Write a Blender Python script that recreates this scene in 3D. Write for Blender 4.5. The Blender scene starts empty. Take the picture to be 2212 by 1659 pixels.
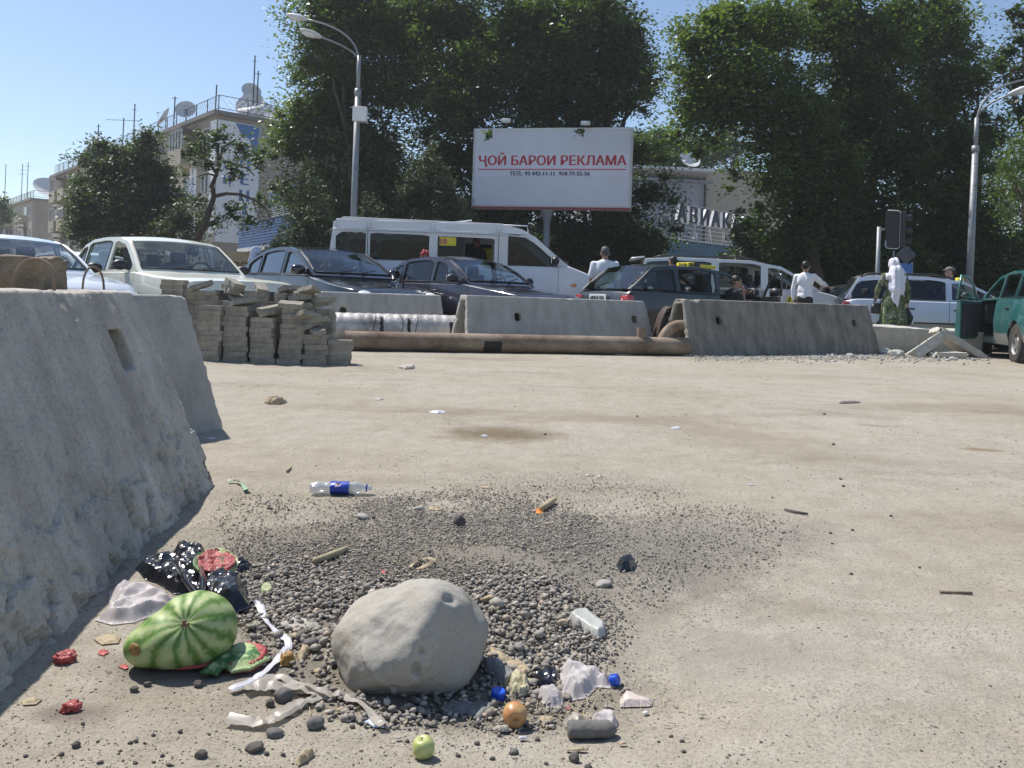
import bpy, bmesh, math, random
import numpy as np
from mathutils import Vector, Matrix, noise
from mathutils.geometry import tessellate_polygon, delaunay_2d_cdt
R = math.radians
random.seed(7); np.random.seed(7)
S = bpy.context.scene
COL = S.collection

# ---------------------------------------------------------------- camera, sky, sun
CAM_H, F_PX, CX, HZ, ROLL = 0.85, 1720.0, 1106.0, 645.0, R(1.8)
cd = bpy.data.cameras.new('camera'); cam = bpy.data.objects.new('camera', cd); COL.objects.link(cam)
cd.sensor_width = 36; cd.lens = 36 * F_PX / 2212.0
cd.shift_y = -(829.5 - HZ) / 2212.0
cd.clip_start = 0.05; cd.clip_end = 3000
cr, sr = math.cos(ROLL), math.sin(ROLL)
cam.matrix_world = Matrix(((cr, -sr, 0, 0), (0, 0, -1, 0), (sr, cr, 0, CAM_H), (0, 0, 0, 1)))
S.camera = cam
W = bpy.data.worlds.new('World'); S.world = W; W.use_nodes = True
wn = W.node_tree
sky = wn.nodes.new('ShaderNodeTexSky'); sky.sky_type = 'NISHITA'; sky.sun_disc = False
SUN_EL, SUN_AZ = R(57), math.atan2(-0.80, 0.60)
sky.sun_elevation = SUN_EL; sky.sun_rotation = SUN_AZ
sky.air_density = 1.0; sky.dust_density = 0.5; sky.ozone_density = 2.3
wn.links.new(sky.outputs[0], wn.nodes['Background'].inputs[0])
wn.nodes['Background'].inputs[1].default_value = 0.115
sl = bpy.data.lights.new('sun', 'SUN'); sl.energy = 4.8; sl.angle = R(0.5); sl.color = (1.0, 0.955, 0.89)
so = bpy.data.objects.new('sun', sl); COL.objects.link(so); so.location = (-20, 15, 30)
sd = Vector((math.sin(SUN_AZ) * math.cos(SUN_EL), math.cos(SUN_AZ) * math.cos(SUN_EL), math.sin(SUN_EL)))
so.rotation_euler = sd.to_track_quat('Z', 'Y').to_euler()
S.view_settings.view_transform = 'Standard'; S.view_settings.look = 'None'
S.view_settings.exposure = 0.34; S.view_settings.gamma = 1.0; S.view_settings.use_curve_mapping = False

# ---------------------------------------------------------------- placing helpers
def ray(px, py):
    u = (px - CX) / F_PX; v = (HZ - py) / F_PX
    return u * cr - v * sr, u * sr + v * cr          # X and Z per metre of depth
def P(px, py, D):
    a, b = ray(px, py); return Vector((a * D, D, CAM_H + b * D))
def toPx(X, Y, Z):                                   # arrays ok
    a = X / Y; b = (Z - CAM_H) / Y
    u = a * cr + b * sr; v = -a * sr + b * cr
    return CX + u * F_PX, HZ - v * F_PX
def sstep(t):
    t = np.clip(t, 0, 1); return t * t * (3 - 2 * t)
def gz(x, y):
    z = 0.08 * sstep((y - 3.8) / 3.7)
    z = z - 0.045 * np.exp(-(((x - 0.12) / 0.42) ** 2 + ((y - 1.78) / 0.30) ** 2))
    z = z + 0.035 * np.exp(-(((x + 0.15) / 0.75) ** 2 + ((y - 2.55) / 0.42) ** 2))
    z = z + 0.020 * np.exp(-(((x - 0.75) / 0.35) ** 2 + ((y - 1.75) / 0.35) ** 2))
    return z
def G(px, py, dz=0.0):                               # pixel -> point on the ground
    a, b = ray(px, py); z = 0.0
    for _ in range(12):
        D = (z + dz - CAM_H) / b
        z = float(gz(a * D, D))
    return Vector((a * D, D, z + dz))

# ---------------------------------------------------------------- numpy noise
def _h(ix, iy, iz, s):
    n = (ix * 374761393 + iy * 668265263 + iz * 2147483647 + s * 1274126177) & 0x7fffffff
    n = ((n ^ (n >> 13)) * 1274126177) & 0x7fffffff
    n = n ^ (n >> 16)
    return (n & 0xffff) / 65535.0
def vnoise(p, s=0):
    p = np.asarray(p, dtype=np.float64); i = np.floor(p).astype(np.int64); f = p - i; f = f * f * (3 - 2 * f)
    r = 0
    for dx in (0, 1):
        wx = f[:, 0] if dx else 1 - f[:, 0]
        for dy in (0, 1):
            wy = f[:, 1] if dy else 1 - f[:, 1]
            for dz in (0, 1):
                wz = f[:, 2] if dz else 1 - f[:, 2]
                r = r + wx * wy * wz * _h(i[:, 0] + dx, i[:, 1] + dy, i[:, 2] + dz, s)
    return r
def fbm(p, octs=4, s=0):
    p = np.asarray(p, dtype=np.float64); a = 0.5; r = 0; t = 0
    for k in range(octs):
        r = r + a * vnoise(p + 17.3 * k, s + k); t += a; a *= 0.5; p = p * 2.03
    return r / t

# ---------------------------------------------------------------- object helpers
def tag(o, label=None, cat=None, group=None, kind=None):
    if label: o['label'] = label
    if cat: o['category'] = cat
    if group: o['group'] = group
    if kind: o['kind'] = kind
    return o
def empty(name, label, cat, loc=(0, 0, 0), rz=0, group=None):
    o = bpy.data.objects.new(name, None); COL.objects.link(o); o.location = loc; o.rotation_euler = (0, 0, rz)
    o.empty_display_size = 0.2
    return tag(o, label, cat, group)
def link(name, me, m=None, parent=None, loc=None, smooth=False, rot=None):
    if m is not None:
        if isinstance(m, (list, tuple)):
            for k in m: me.materials.append(k)
        elif len(me.materials) == 0: me.materials.append(m)
    if smooth:
        me.polygons.foreach_set('use_smooth', [True] * len(me.polygons))
        if smooth is not True:
            try: me.set_sharp_from_angle(angle=R(smooth))
            except Exception: pass
    o = bpy.data.objects.new(name, me); COL.objects.link(o)
    if parent is not None: o.parent = parent
    if loc is not None: o.location = loc
    if rot is not None: o.rotation_euler = rot
    return o
def fastmesh(V, F, name='m'):
    V = np.asarray(V, dtype=np.float32); F = np.asarray(F, dtype=np.int32); k = F.shape[1]
    me = bpy.data.meshes.new(name)
    me.vertices.add(len(V)); me.vertices.foreach_set('co', V.ravel())
    me.loops.add(F.size); me.loops.foreach_set('vertex_index', F.ravel())
    me.polygons.add(len(F)); me.polygons.foreach_set('loop_start', np.arange(0, F.size, k, dtype=np.int32))
    me.update(calc_edges=True); me.validate()
    return me

class MB:
    def __init__(s): s.v = []; s.f = []
    def add(s, vs, fs):
        n = len(s.v); s.v += [tuple(p) for p in vs]; s.f += [tuple(i + n for i in f) for f in fs]; return s
    def box(s, c, d, M=None):
        x, y, z = d[0] / 2, d[1] / 2, d[2] / 2
        vs = [Vector((a * x, b * y, e * z)) for a in (-1, 1) for b in (-1, 1) for e in (-1, 1)]
        if M is not None: vs = [M @ v for v in vs]
        vs = [v + Vector(c) for v in vs]
        return s.add(vs, [(0, 1, 3, 2), (4, 6, 7, 5), (0, 4, 5, 1), (2, 3, 7, 6), (0, 2, 6, 4), (1, 5, 7, 3)])
    def tube(s, pts, r, n=8, cap=True):
        pts = [Vector(p) for p in pts]; rs = r if isinstance(r, (list, tuple)) else [r] * len(pts)
        vs = []; fs = []; up = None
        for i, p in enumerate(pts):
            d = (pts[min(i + 1, len(pts) - 1)] - pts[max(i - 1, 0)])
            if d.length < 1e-9: d = Vector((0, 0, 1))
            d.normalize()
            if up is None: up = d.orthogonal().normalized()
            up = (up - d * up.dot(d))
            up = up.normalized() if up.length > 1e-6 else d.orthogonal().normalized()
            q = d.cross(up)
            for k in range(n):
                a = 2 * math.pi * k / n
                vs.append(p + (up * math.cos(a) + q * math.sin(a)) * rs[i])
        for i in range(len(pts) - 1):
            for k in range(n):
                k2 = (k + 1) % n; fs.append((i * n + k, i * n + k2, (i + 1) * n + k2, (i + 1) * n + k))
        if cap: fs.append(tuple(reversed(range(n)))); fs.append(tuple((len(pts) - 1) * n + k for k in range(n)))
        return s.add(vs, fs)
    def lathe(s, prof, n=24, M=None, cap=False):      # prof (r, z)
        vs = []; fs = []
        for r, z in prof:
            for k in range(n):
                a = 2 * math.pi * k / n; v = Vector((r * math.cos(a), r * math.sin(a), z))
                vs.append(M @ v if M is not None else v)
        for i in range(len(prof) - 1):
            for k in range(n):
                k2 = (k + 1) % n; fs.append((i * n + k, i * n + k2, (i + 1) * n + k2, (i + 1) * n + k))
        if cap: fs.append(tuple(reversed(range(n)))); fs.append(tuple((len(prof) - 1) * n + k for k in range(n)))
        return s.add(vs, fs)
    def ell(s, c, r, M=None, n=12, m=8):
        vs = []; fs = []
        for i in range(m + 1):
            t = math.pi * i / m
            for k in range(n):
                a = 2 * math.pi * k / n
                v = Vector((r[0] * math.sin(t) * math.cos(a), r[1] * math.sin(t) * math.sin(a), r[2] * math.cos(t)))
                if M is not None: v = M @ v
                vs.append(v + Vector(c))
        for i in range(m):
            for k in range(n):
                k2 = (k + 1) % n; fs.append((i * n + k, (i + 1) * n + k, (i + 1) * n + k2, i * n + k2))
        return s.add(vs, fs)
    def capsule(s, a, b, ra, rb, n=12):
        a = Vector(a); b = Vector(b); d = (b - a).normalized()
        pts = [a - d * ra * .96, a - d * ra * .7, a - d * ra * .3, a, b, b + d * rb * .3, b + d * rb * .7, b + d * rb * .96]
        rs = [ra * .25, ra * .71, ra * .95, ra, rb, rb * .95, rb * .71, rb * .25]
        return s.tube(pts, rs, n)
    def prism(s, poly, z0, z1):
        n = len(poly); vs = [(p[0], p[1], z0) for p in poly] + [(p[0], p[1], z1) for p in poly]
        fs = [tuple(reversed(range(n))), tuple(range(n, 2 * n))] + [(i, (i + 1) % n, n + (i + 1) % n, n + i) for i in range(n)]
        return s.add(vs, fs)
    def mesh(s, name='m', merge=False, bevel=0, segs=1):
        me = bpy.data.meshes.new(name); me.from_pydata(s.v, [], s.f)
        bm = bmesh.new(); bm.from_mesh(me)
        if merge: bmesh.ops.remove_doubles(bm, verts=bm.verts, dist=1e-4)
        bmesh.ops.recalc_face_normals(bm, faces=bm.faces)
        if bevel: bmesh.ops.bevel(bm, geom=list(bm.edges), offset=bevel, segments=segs, affect='EDGES', profile=.5)
        bm.to_mesh(me); bm.free(); me.update()
        return me
    def build(s, name, m, parent=None, smooth=False, merge=False, bevel=0, segs=1, loc=None, rot=None):
        return link(name, s.mesh(name, merge, bevel, segs), m, parent, loc, smooth, rot)

def eval_mesh(me, mods):                              # apply modifiers to a temporary object
    o = bpy.data.objects.new('tmp', me); COL.objects.link(o)
    for t, kw in mods:
        md = o.modifiers.new(t, t)
        for k, v in kw.items(): setattr(md, k, v)
    bpy.context.view_layer.update()
    dg = bpy.context.evaluated_depsgraph_get()
    r = bpy.data.meshes.new_from_object(o.evaluated_get(dg), depsgraph=dg)
    bpy.data.objects.remove(o)
    return r
def remesh(mb, voxel, smooth=2, cutters=None):
    me = mb.mesh() if isinstance(mb, MB) else mb
    mods = []; cos = []
    for c in (cutters or []):
        co = bpy.data.objects.new('cut', c.mesh()); COL.objects.link(co); cos.append(co)
        mods.append(('BOOLEAN', dict(object=co, operation='DIFFERENCE', solver='EXACT')))
    mods.append(('REMESH', dict(mode='VOXEL', voxel_size=voxel)))
    if smooth: mods.append(('SMOOTH', dict(iterations=smooth, factor=.5)))
    r = eval_mesh(me, mods)
    for c in cos: bpy.data.objects.remove(c)
    return r
def getco(me):
    a = np.empty(len(me.vertices) * 3, dtype=np.float32); me.vertices.foreach_get('co', a); return a.reshape(-1, 3).astype(np.float64)
def setco(me, a): me.vertices.foreach_set('co', np.asarray(a, dtype=np.float32).ravel()); me.update()
def getno(me):
    a = np.empty(len(me.vertices) * 3, dtype=np.float32); me.vertices.foreach_get('normal', a); return a.reshape(-1, 3).astype(np.float64)
def ico(sub=3, r=1.0):
    bm = bmesh.new(); bmesh.ops.create_icosphere(bm, subdivisions=sub, radius=r); me = bpy.data.meshes.new('ico'); bm.to_mesh(me); bm.free(); return me
def text_mesh(body, size, M, extrude=0.0, bold=0.0, align='CENTER', spacing=1.0, sx=1.0):
    """flat letters in local xy mapped by matrix M (x right, y up, z towards the viewer)"""
    cu = bpy.data.curves.new('t', 'FONT'); cu.body = body; cu.size = size; cu.align_x = align; cu.extrude = extrude; cu.space_character = spacing
    cu.resolution_u = 3
    o = bpy.data.objects.new('t', cu); COL.objects.link(o)
    dg = bpy.context.evaluated_depsgraph_get(); me = bpy.data.meshes.new_from_object(o.evaluated_get(dg)); bpy.data.objects.remove(o)
    base = [Vector((v.co.x * sx, v.co.y, v.co.z)) for v in me.vertices]; faces = [tuple(p.vertices) for p in me.polygons]
    mb = MB(); k = 3 if bold else 1
    for i in range(k):
        off = Vector(((i - (k - 1) / 2) * bold, 0, .0012 * i * (size / .3 if size > .3 else 1)))
        mb.add([M @ (v + off) for v in base], faces)
    me2 = bpy.data.meshes.new('letters'); me2.from_pydata(mb.v, [], mb.f); me2.update()
    return me2
def frameM(origin, xdir, ydir):
    x = Vector(xdir).normalized(); y = Vector(ydir).normalized(); z = x.cross(y).normalized()
    return Matrix(((x.x, y.x, z.x, origin[0]), (x.y, y.y, z.y, origin[1]), (x.z, y.z, z.z, origin[2]), (0, 0, 0, 1)))

# ---------------------------------------------------------------- materials
def newmat(name):
    m = bpy.data.materials.new(name); m.use_nodes = True; nt = m.node_tree
    return m, nt, nt.nodes['Principled BSDF'], nt.nodes['Material Output']
def N(nt, t, **kw):
    n = nt.nodes.new(t)
    for k, v in kw.items(): setattr(n, k, v)
    return n
def noise_node(nt, scale, detail=5, rough=.6, coord='Object', dim=None, vec=None):
    tc = N(nt, 'ShaderNodeTexCoord'); n = N(nt, 'ShaderNodeTexNoise'); n.inputs['Scale'].default_value = scale
    n.inputs['Detail'].default_value = detail; n.inputs['Roughness'].default_value = rough
    if vec is None: nt.links.new(tc.outputs[coord], n.inputs['Vector'])
    else: nt.links.new(vec, n.inputs['Vector'])
    return n
def ramp(nt, src, stops):
    r = N(nt, 'ShaderNodeValToRGB'); cr_ = r.color_ramp
    while len(cr_.elements) < len(stops): cr_.elements.new(.5)
    for e, (p, c) in zip(cr_.elements, stops):
        e.position = p; e.color = tuple(c) + (1,) if len(c) == 3 else c
    nt.links.new(src, r.inputs[0]); return r
def mixc(nt, fac, a, b, mode='MIX'):
    m = N(nt, 'ShaderNodeMix', data_type='RGBA', blend_type=mode)
    for s, i in ((fac, 0), (a, 6), (b, 7)):
        if hasattr(s, 'is_output') or isinstance(s, bpy.types.NodeSocket): nt.links.new(s, m.inputs[i])
        elif i == 0: m.inputs[0].default_value = s
        else: m.inputs[i].default_value = tuple(s) + (1,)
    return m.outputs[2]
def sc(c, k): return tuple(min(1, max(0, x * k)) for x in c)
def mat(name, c, rough=.8, var=.25, scale=6, fine=60, bump=.3, bdist=.01, metal=0, coat=0, spec=None, c2=None, streak=None, coord='Object'):
    m, nt, b, out = newmat(name)
    n1 = noise_node(nt, scale, 6, .65, coord); n2 = noise_node(nt, fine, 4, .7, coord)
    if streak:
        mp = N(nt, 'ShaderNodeMapping'); mp.inputs['Scale'].default_value = streak
        tc = N(nt, 'ShaderNodeTexCoord'); nt.links.new(tc.outputs[coord], mp.inputs[0]); nt.links.new(mp.outputs[0], n1.inputs['Vector'])
    r1 = ramp(nt, n1.outputs[0], [(.3, sc(c, 1 - var)), (.7, c2 if c2 else sc(c, 1 + var * .7))])
    r2 = ramp(nt, n2.outputs[0], [(.3, (1 - var * .8,) * 3), (.7, (1,) * 3)])
    o = mixc(nt, 1.0, r1.outputs[0], r2.outputs[0], 'MULTIPLY')
    nt.links.new(o, b.inputs['Base Color'])
    b.inputs['Roughness'].default_value = rough; b.inputs['Metallic'].default_value = metal
    b.inputs['Coat Weight'].default_value = coat
    b.inputs['Coat Roughness'].default_value = .04
    if spec is not None: b.inputs['Specular IOR Level'].default_value = spec
    if bump:
        bp = N(nt, 'ShaderNodeBump'); bp.inputs['Strength'].default_value = bump; bp.inputs['Distance'].default_value = bdist
        nt.links.new(n2.outputs[0], bp.inputs['Height']); nt.links.new(bp.outputs[0], b.inputs['Normal'])
    return m
def paint(name, c, metal=.0, rough=.35, dust=.25, coat=.8):
    """car paint under road dust"""
    m, nt, b, out = newmat(name)
    n1 = noise_node(nt, 1.6, 6, .7); r1 = ramp(nt, n1.outputs[0], [(.4, (0,) * 3), (.75, (dust,) * 3)])
    o = mixc(nt, r1.outputs[0], c, (.33, .30, .26)); nt.links.new(o, b.inputs['Base Color'])
    rr = ramp(nt, n1.outputs[0], [(.35, (rough,) * 3), (.8, (min(1, rough + .3),) * 3)]); nt.links.new(rr.outputs[0], b.inputs['Roughness'])
    b.inputs['Metallic'].default_value = metal; b.inputs['Coat Weight'].default_value = coat; b.inputs['Coat Roughness'].default_value = .06
    return m
def glassmat(name, tint=(.55, .62, .62), rough=.03, fac=None):
    m, nt, b, out = newmat(name)
    tr = N(nt, 'ShaderNodeBsdfTransparent'); tr.inputs[0].default_value = tint + (1,)
    gl = N(nt, 'ShaderNodeBsdfGlossy'); gl.inputs['Roughness'].default_value = rough; gl.inputs[0].default_value = (.9, .95, 1, 1)
    lw0 = N(nt, 'ShaderNodeLayerWeight'); lw0.inputs['Blend'].default_value = .5; lw = N(nt, 'ShaderNodeMath', operation='POWER'); nt.links.new(lw0.outputs['Facing'], lw.inputs[0]); lw.inputs[1].default_value = 3.2
    ma = N(nt, 'ShaderNodeMath', operation='MULTIPLY_ADD'); ma.inputs[1].default_value = .75; ma.inputs[2].default_value = .04 if fac is None else fac
    nt.links.new(lw.outputs[0], ma.inputs[0])
    mx = N(nt, 'ShaderNodeMixShader'); nt.links.new(ma.outputs[0], mx.inputs[0]); nt.links.new(tr.outputs[0], mx.inputs[1]); nt.links.new(gl.outputs[0], mx.inputs[2])
    nt.links.new(mx.outputs[0], out.inputs[0]); return m
def leafmat(name, c, c2, trans=.35, gloss=.5):
    m, nt, b, out = newmat(name)
    ge = N(nt, 'ShaderNodeNewGeometry'); r = ramp(nt, ge.outputs['Random Per Island'], [(0, c), (1, c2)])
    n = noise_node(nt, .35, 3); r2 = ramp(nt, n.outputs[0], [(.35, (.65,) * 3), (.65, (1.15, 1.1, 1))])
    o = mixc(nt, 1, r.outputs[0], r2.outputs[0], 'MULTIPLY')
    b.inputs['Roughness'].default_value = gloss; nt.links.new(o, b.inputs['Base Color'])
    t = N(nt, 'ShaderNodeBsdfTranslucent'); o2 = mixc(nt, 1, o, (1.3, 1.5, .5), 'MULTIPLY'); nt.links.new(o2, t.inputs[0])
    mx = N(nt, 'ShaderNodeMixShader'); mx.inputs[0].default_value = trans
    nt.links.new(b.outputs[0], mx.inputs[1]); nt.links.new(t.outputs[0], mx.inputs[2]); nt.links.new(mx.outputs[0], out.inputs[0]); return m
def filmmat(name, c, alpha=.7, rough=.3, trans=.4):
    """thin plastic film or paper: diffuse, some light passes, some see-through"""
    m, nt, b, out = newmat(name)
    n = noise_node(nt, 25, 4); r = ramp(nt, n.outputs[0], [(.3, sc(c, .8)), (.7, c)]); nt.links.new(r.outputs[0], b.inputs['Base Color'])
    b.inputs['Roughness'].default_value = rough
    t = N(nt, 'ShaderNodeBsdfTranslucent'); nt.links.new(r.outputs[0], t.inputs[0])
    mx = N(nt, 'ShaderNodeMixShader'); mx.inputs[0].default_value = trans; nt.links.new(b.outputs[0], mx.inputs[1]); nt.links.new(t.outputs[0], mx.inputs[2])
    tr = N(nt, 'ShaderNodeBsdfTransparent'); m2 = N(nt, 'ShaderNodeMixShader'); m2.inputs[0].default_value = alpha
    nt.links.new(tr.outputs[0], m2.inputs[1]); nt.links.new(mx.outputs[0], m2.inputs[2]); nt.links.new(m2.outputs[0], out.inputs[0]); return m
M = {}
M['black'] = mat('black_rubber', (.02, .02, .02), .6, .3, 8, 80, .1)
M['trim'] = mat('black_trim', (.025, .025, .028), .45, .2, 8, 80, 0)
M['interior'] = mat('dark_cabin_cloth', (.07, .07, .075), .9, .3)
M['seat_light'] = mat('grey_seat_cloth', (.24, .24, .25), .9, .3)
M['chrome'] = mat('chrome', (.7, .7, .72), .12, .05, metal=1, bump=0)
M['glass'] = glassmat('car_glass', (.74, .80, .78))
M['glass_blue'] = glassmat('car_glass_reflective', (.42, .5, .54), fac=.16)
M['glass_van'] = glassmat('minibus_glass', (.16, .20, .24), fac=.02)
M['glass_dark'] = glassmat('tinted_glass', (.22, .25, .26), fac=.05)
M['lamp'] = mat('headlamp_glass', (.75, .78, .8), .12, .1, 30, 90, .2, .003, coat=1)
M['red'] = mat('tail_lamp_red', (.45, .02, .015), .2, .1, coat=1, bump=0)
M['orange'] = mat('indicator_orange', (.75, .25, .02), .25, .1, coat=1, bump=0)
M['white'] = mat('white_enamel', (.75, .76, .76), .4, .08, bump=.05)
M['rim'] = mat('dirty_rim', (.38, .37, .35), .45, .3, metal=.6)
M['tyre'] = mat('dusty_tyre', (.06, .055, .05), .9, .4, 5, 90, .4)
M['yellow'] = mat('yellow_plastic', (.75, .62, .03), .45, .1)
M['ink'] = mat('black_ink', (.015, .015, .02), .6, .1, bump=0)
M['concrete'] = mat('barrier_concrete', (.42, .405, .37), .92, .26, 3.0, 55, .6, .006, streak=(1.6, 1.6, .55))
M['concrete_old'] = mat('stained_barrier_concrete', (.22, .205, .18), .92, .35, 2.2, 55, .6, .006, c2=(.34, .315, .27), streak=(3.2, 3.2, .5))
M['slab'] = mat('pale_broken_concrete', (.50, .48, .43), .9, .2, 5, 60, .5, .006)
M['brick'] = mat('grey_paver', (.31, .285, .235), .95, .3, 6, 70, .5, .004)
M['rust'] = mat('rusty_pipe_steel', (.22, .13, .08), .85, .4, 2.4, 40, .5, .004, c2=(.38, .30, .22), streak=(1, 1, 2))
M['skin'] = mat('skin', (.42, .24, .16), .55, .12, 10, 60, 0)
M['hair'] = mat('black_hair', (.018, .014, .012), .5, .3, 30, 200, .5, .004)
M['hairgrey'] = mat('grey_hair', (.13, .12, .115), .6, .5, 30, 200, .5, .004)
M['shirt'] = mat('white_cotton_shirt', (.78, .79, .82), .85, .08, 5, 30, .5, .012)
M['trousers'] = mat('dark_trousers', (.03, .03, .035), .9, .3)
M['steel'] = mat('galvanised_steel', (.27, .285, .30), .5, .18, 4, 60, .1, metal=.25)
M['bark'] = mat('tree_bark', (.10, .075, .055), .95, .45, 5, 30, .8, .03, streak=(3, 3, .6))
M['bark_pale'] = mat('plane_tree_bark', (.12, .10, .075), .95, .45, 3, 30, .6, .02)
M['leaf_plane'] = leafmat('plane_leaf', (.050, .080, .030), (.135, .185, .075), .46, .42)
M['leaf_small'] = leafmat('small_tree_leaf', (.036, .060, .026), (.085, .125, .05), .32, .55)
M['leaf_light'] = leafmat('light_leaf', (.05, .095, .02), (.10, .16, .04), .35, .45)
M['leaf_con'] = leafmat('juniper_needle', (.045, .075, .036), (.12, .16, .07), .15, .6)
M['leaf_will'] = leafmat('willow_leaf', (.06, .11, .03), (.16, .22, .09), .35, .45)
# ---------------------------------------------------------------- ground
def ground_material():
    m, nt, b, out = newmat('dusty_trodden_ground')
    L = nt.links.new
    tc = N(nt, 'ShaderNodeTexCoord')
    n1 = noise_node(nt, .55, 6, .6); n2 = noise_node(nt, 6, 8, .7); n3 = noise_node(nt, 140, 4, .8)
    base = ramp(nt, n1.outputs[0], [(.3, (.335, .298, .238)), (.5, (.385, .348, .287)), (.72, (.41, .382, .332))])
    mid = ramp(nt, n2.outputs[0], [(.3, (.80, .79, .76)), (.6, (1, 1, 1))])
    c = mixc(nt, 1, base.outputs[0], mid.outputs[0], 'MULTIPLY')
    fin = ramp(nt, n3.outputs[0], [(.32, (.62, .60, .57)), (.52, (1, 1, 1)), (.78, (1.15, 1.14, 1.12))])
    c = mixc(nt, 1, c, fin.outputs[0], 'MULTIPLY')
    # paler trodden drifts and darker wheel-scuffed bands
    mp_ = N(nt, 'ShaderNodeMapping'); mp_.inputs['Scale'].default_value = (.35, 1.3, 1); mp_.inputs['Rotation'].default_value = (0, 0, .18); L(tc.outputs['Object'], mp_.inputs[0])
    n5 = noise_node(nt, 1.0, 7, .62, vec=mp_.outputs[0]); r5 = ramp(nt, n5.outputs[0], [(.32, (.80, .78, .74)), (.46, (1, 1, 1)), (.6, (1.0, 1.0, 1.0)), (.72, (1.09, 1.09, 1.08))])
    c = mixc(nt, 1, c, r5.outputs[0], 'MULTIPLY')
    # dark grit specks of two sizes
    for s, t, a in ((60, .16, .55), (23, .10, .6)):
        vo = N(nt, 'ShaderNodeTexVoronoi'); vo.inputs['Scale'].default_value = s; L(tc.outputs['Object'], vo.inputs['Vector'])
        sp = ramp(nt, vo.outputs['Distance'], [(t, (1 - a,) * 3), (t + .08, (1, 1, 1))])
        gn = ramp(nt, n2.outputs[0], [(.45, (0,) * 3), (.6, (1,) * 3)])
        c = mixc(nt, gn.outputs[0], c, mixc(nt, 1, c, sp.outputs[0], 'MULTIPLY'))
    # spilled oil and damp dirt patches where they lie
    def patch(x, y, rx, ry, col, strength, rot=0.0):
        nonlocal c
        mp = N(nt, 'ShaderNodeMapping', vector_type='TEXTURE'); mp.inputs['Location'].default_value = (x, y, 0)
        mp.inputs['Rotation'].default_value = (0, 0, rot); mp.inputs['Scale'].default_value = (rx, ry, 1000)
        L(tc.outputs['Object'], mp.inputs[0])
        ln = N(nt, 'ShaderNodeVectorMath', operation='LENGTH'); L(mp.outputs[0], ln.inputs[0])
        ad = N(nt, 'ShaderNodeMath', operation='MULTIPLY_ADD'); L(n2.outputs[0], ad.inputs[0]); ad.inputs[1].default_value = 1.1; L(ln.outputs['Value'], ad.inputs[2])
        ad2 = N(nt, 'ShaderNodeMath', operation='MULTIPLY_ADD'); L(n1.outputs[0], ad2.inputs[0]); ad2.inputs[1].default_value = .6; L(ad.outputs[0], ad2.inputs[2])
        r = ramp(nt, ad2.outputs[0], [(.90, (strength,) * 3), (1.0, (0,) * 3)])
        r.color_ramp.elements[0].position = .62
        sc_ = N(nt, 'ShaderNodeMath', operation='MULTIPLY'); sc_.inputs[1].default_value = .52; L(ad2.outputs[0], sc_.inputs[0]); L(sc_.outputs[0], r.inputs[0])
        c = mixc(nt, r.outputs[0], c, col)
    for px, py, rx, ry, col, s, rot in PATCHES:
        g = G(px, py); patch(g.x, g.y, rx, ry, col, s, rot)
    L(c, b.inputs['Base Color']); b.inputs['Roughness'].default_value = .95; b.inputs['Specular IOR Level'].default_value = .15
    bp = N(nt, 'ShaderNodeBump'); bp.inputs['Strength'].default_value = .55; bp.inputs['Distance'].default_value = .006
    L(n3.outputs[0], bp.inputs['Height'])
    b2 = N(nt, 'ShaderNodeBump'); b2.inputs['Strength'].default_value = .5; b2.inputs['Distance'].default_value = .03
    L(n2.outputs[0], b2.inputs['Height']); L(bp.outputs[0], b2.inputs['Normal']); L(b2.outputs[0], b.inputs['Normal'])
    return m
DK = (.17, .15, .12); OIL = (.15, .115, .07)
PATCHES = [
    (950, 1200, 1.05, .75, (.21, .188, .155), .85, 0), (700, 1250, .55, .45, DK, .8, 0), (1050, 1500, .42, .22, DK, .9, 0), (1350, 1180, .55, .5, (.19, .175, .15), .75, -.3),
    (1600, 1150, .5, .3, (.23, .21, .18), .6, .1), (1085, 938, .42, .3, OIL, .9, 0), (1330, 905, .9, .22, (.24, .20, .15), .7, .05), (1560, 935, 1.0, .25, (.25, .215, .16), .6, -.45),
    (1750, 975, 1.2, .25, (.27, .235, .185), .5, -.4), (760, 1460, .35, .16, DK, .7, 0), (360, 1440, .22, .12, (.19, .165, .14), .8, 0),
    (150, 1540, .10, .05, (.17, .14, .12), .8, 0), (1900, 920, .22, .08, (.2, .17, .12), .6, 0), (2120, 972, .16, .05, (.19, .15, .09), .8, 0), (1600, 1420, .25, .2, (.27, .25, .21), .5, 0),
]
def axis(*segs):
    out = []
    for a, b, n in segs: out += list(np.linspace(a, b, n, endpoint=False))
    return np.array(out + [segs[-1][1]])
xs = axis((-600, -60, 8), (-60, -12, 16), (-12, -2.0, 36), (-2.0, 2.3, 300), (2.3, 14, 60), (14, 60, 16), (60, 600, 8))
ys = axis((-30, .8, 8), (.8, 1.35, 18), (1.35, 3.2, 150), (3.2, 6, 90), (6, 16, 90), (16, 60, 22), (60, 1500, 12))
X, Y = np.meshgrid(xs, ys)
Z = gz(X, Y)
pp = np.stack([X.ravel(), Y.ravel(), np.zeros(X.size)], 1)
near = np.clip(1.3 - Y.ravel() / 16, 0.0, 1)
d = (fbm(pp * 1.3, 3, 2) - .5) * .028 * np.clip(Y.ravel() / 3, .35, 1) + (fbm(pp * 9, 4, 5) - .5) * .010 + (fbm(pp * 45, 2, 9) - .5) * .004
d *= near * (np.abs(X.ravel()) < 40)
Z = Z + d.reshape(Z.shape)
V = np.stack([X, Y, Z], 2).reshape(-1, 3); nx = len(xs); ny = len(ys)
I = (np.arange(ny - 1)[:, None] * nx + np.arange(nx - 1)[None]).ravel()
_xs, _ys, _Z = xs, ys, Z
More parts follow.
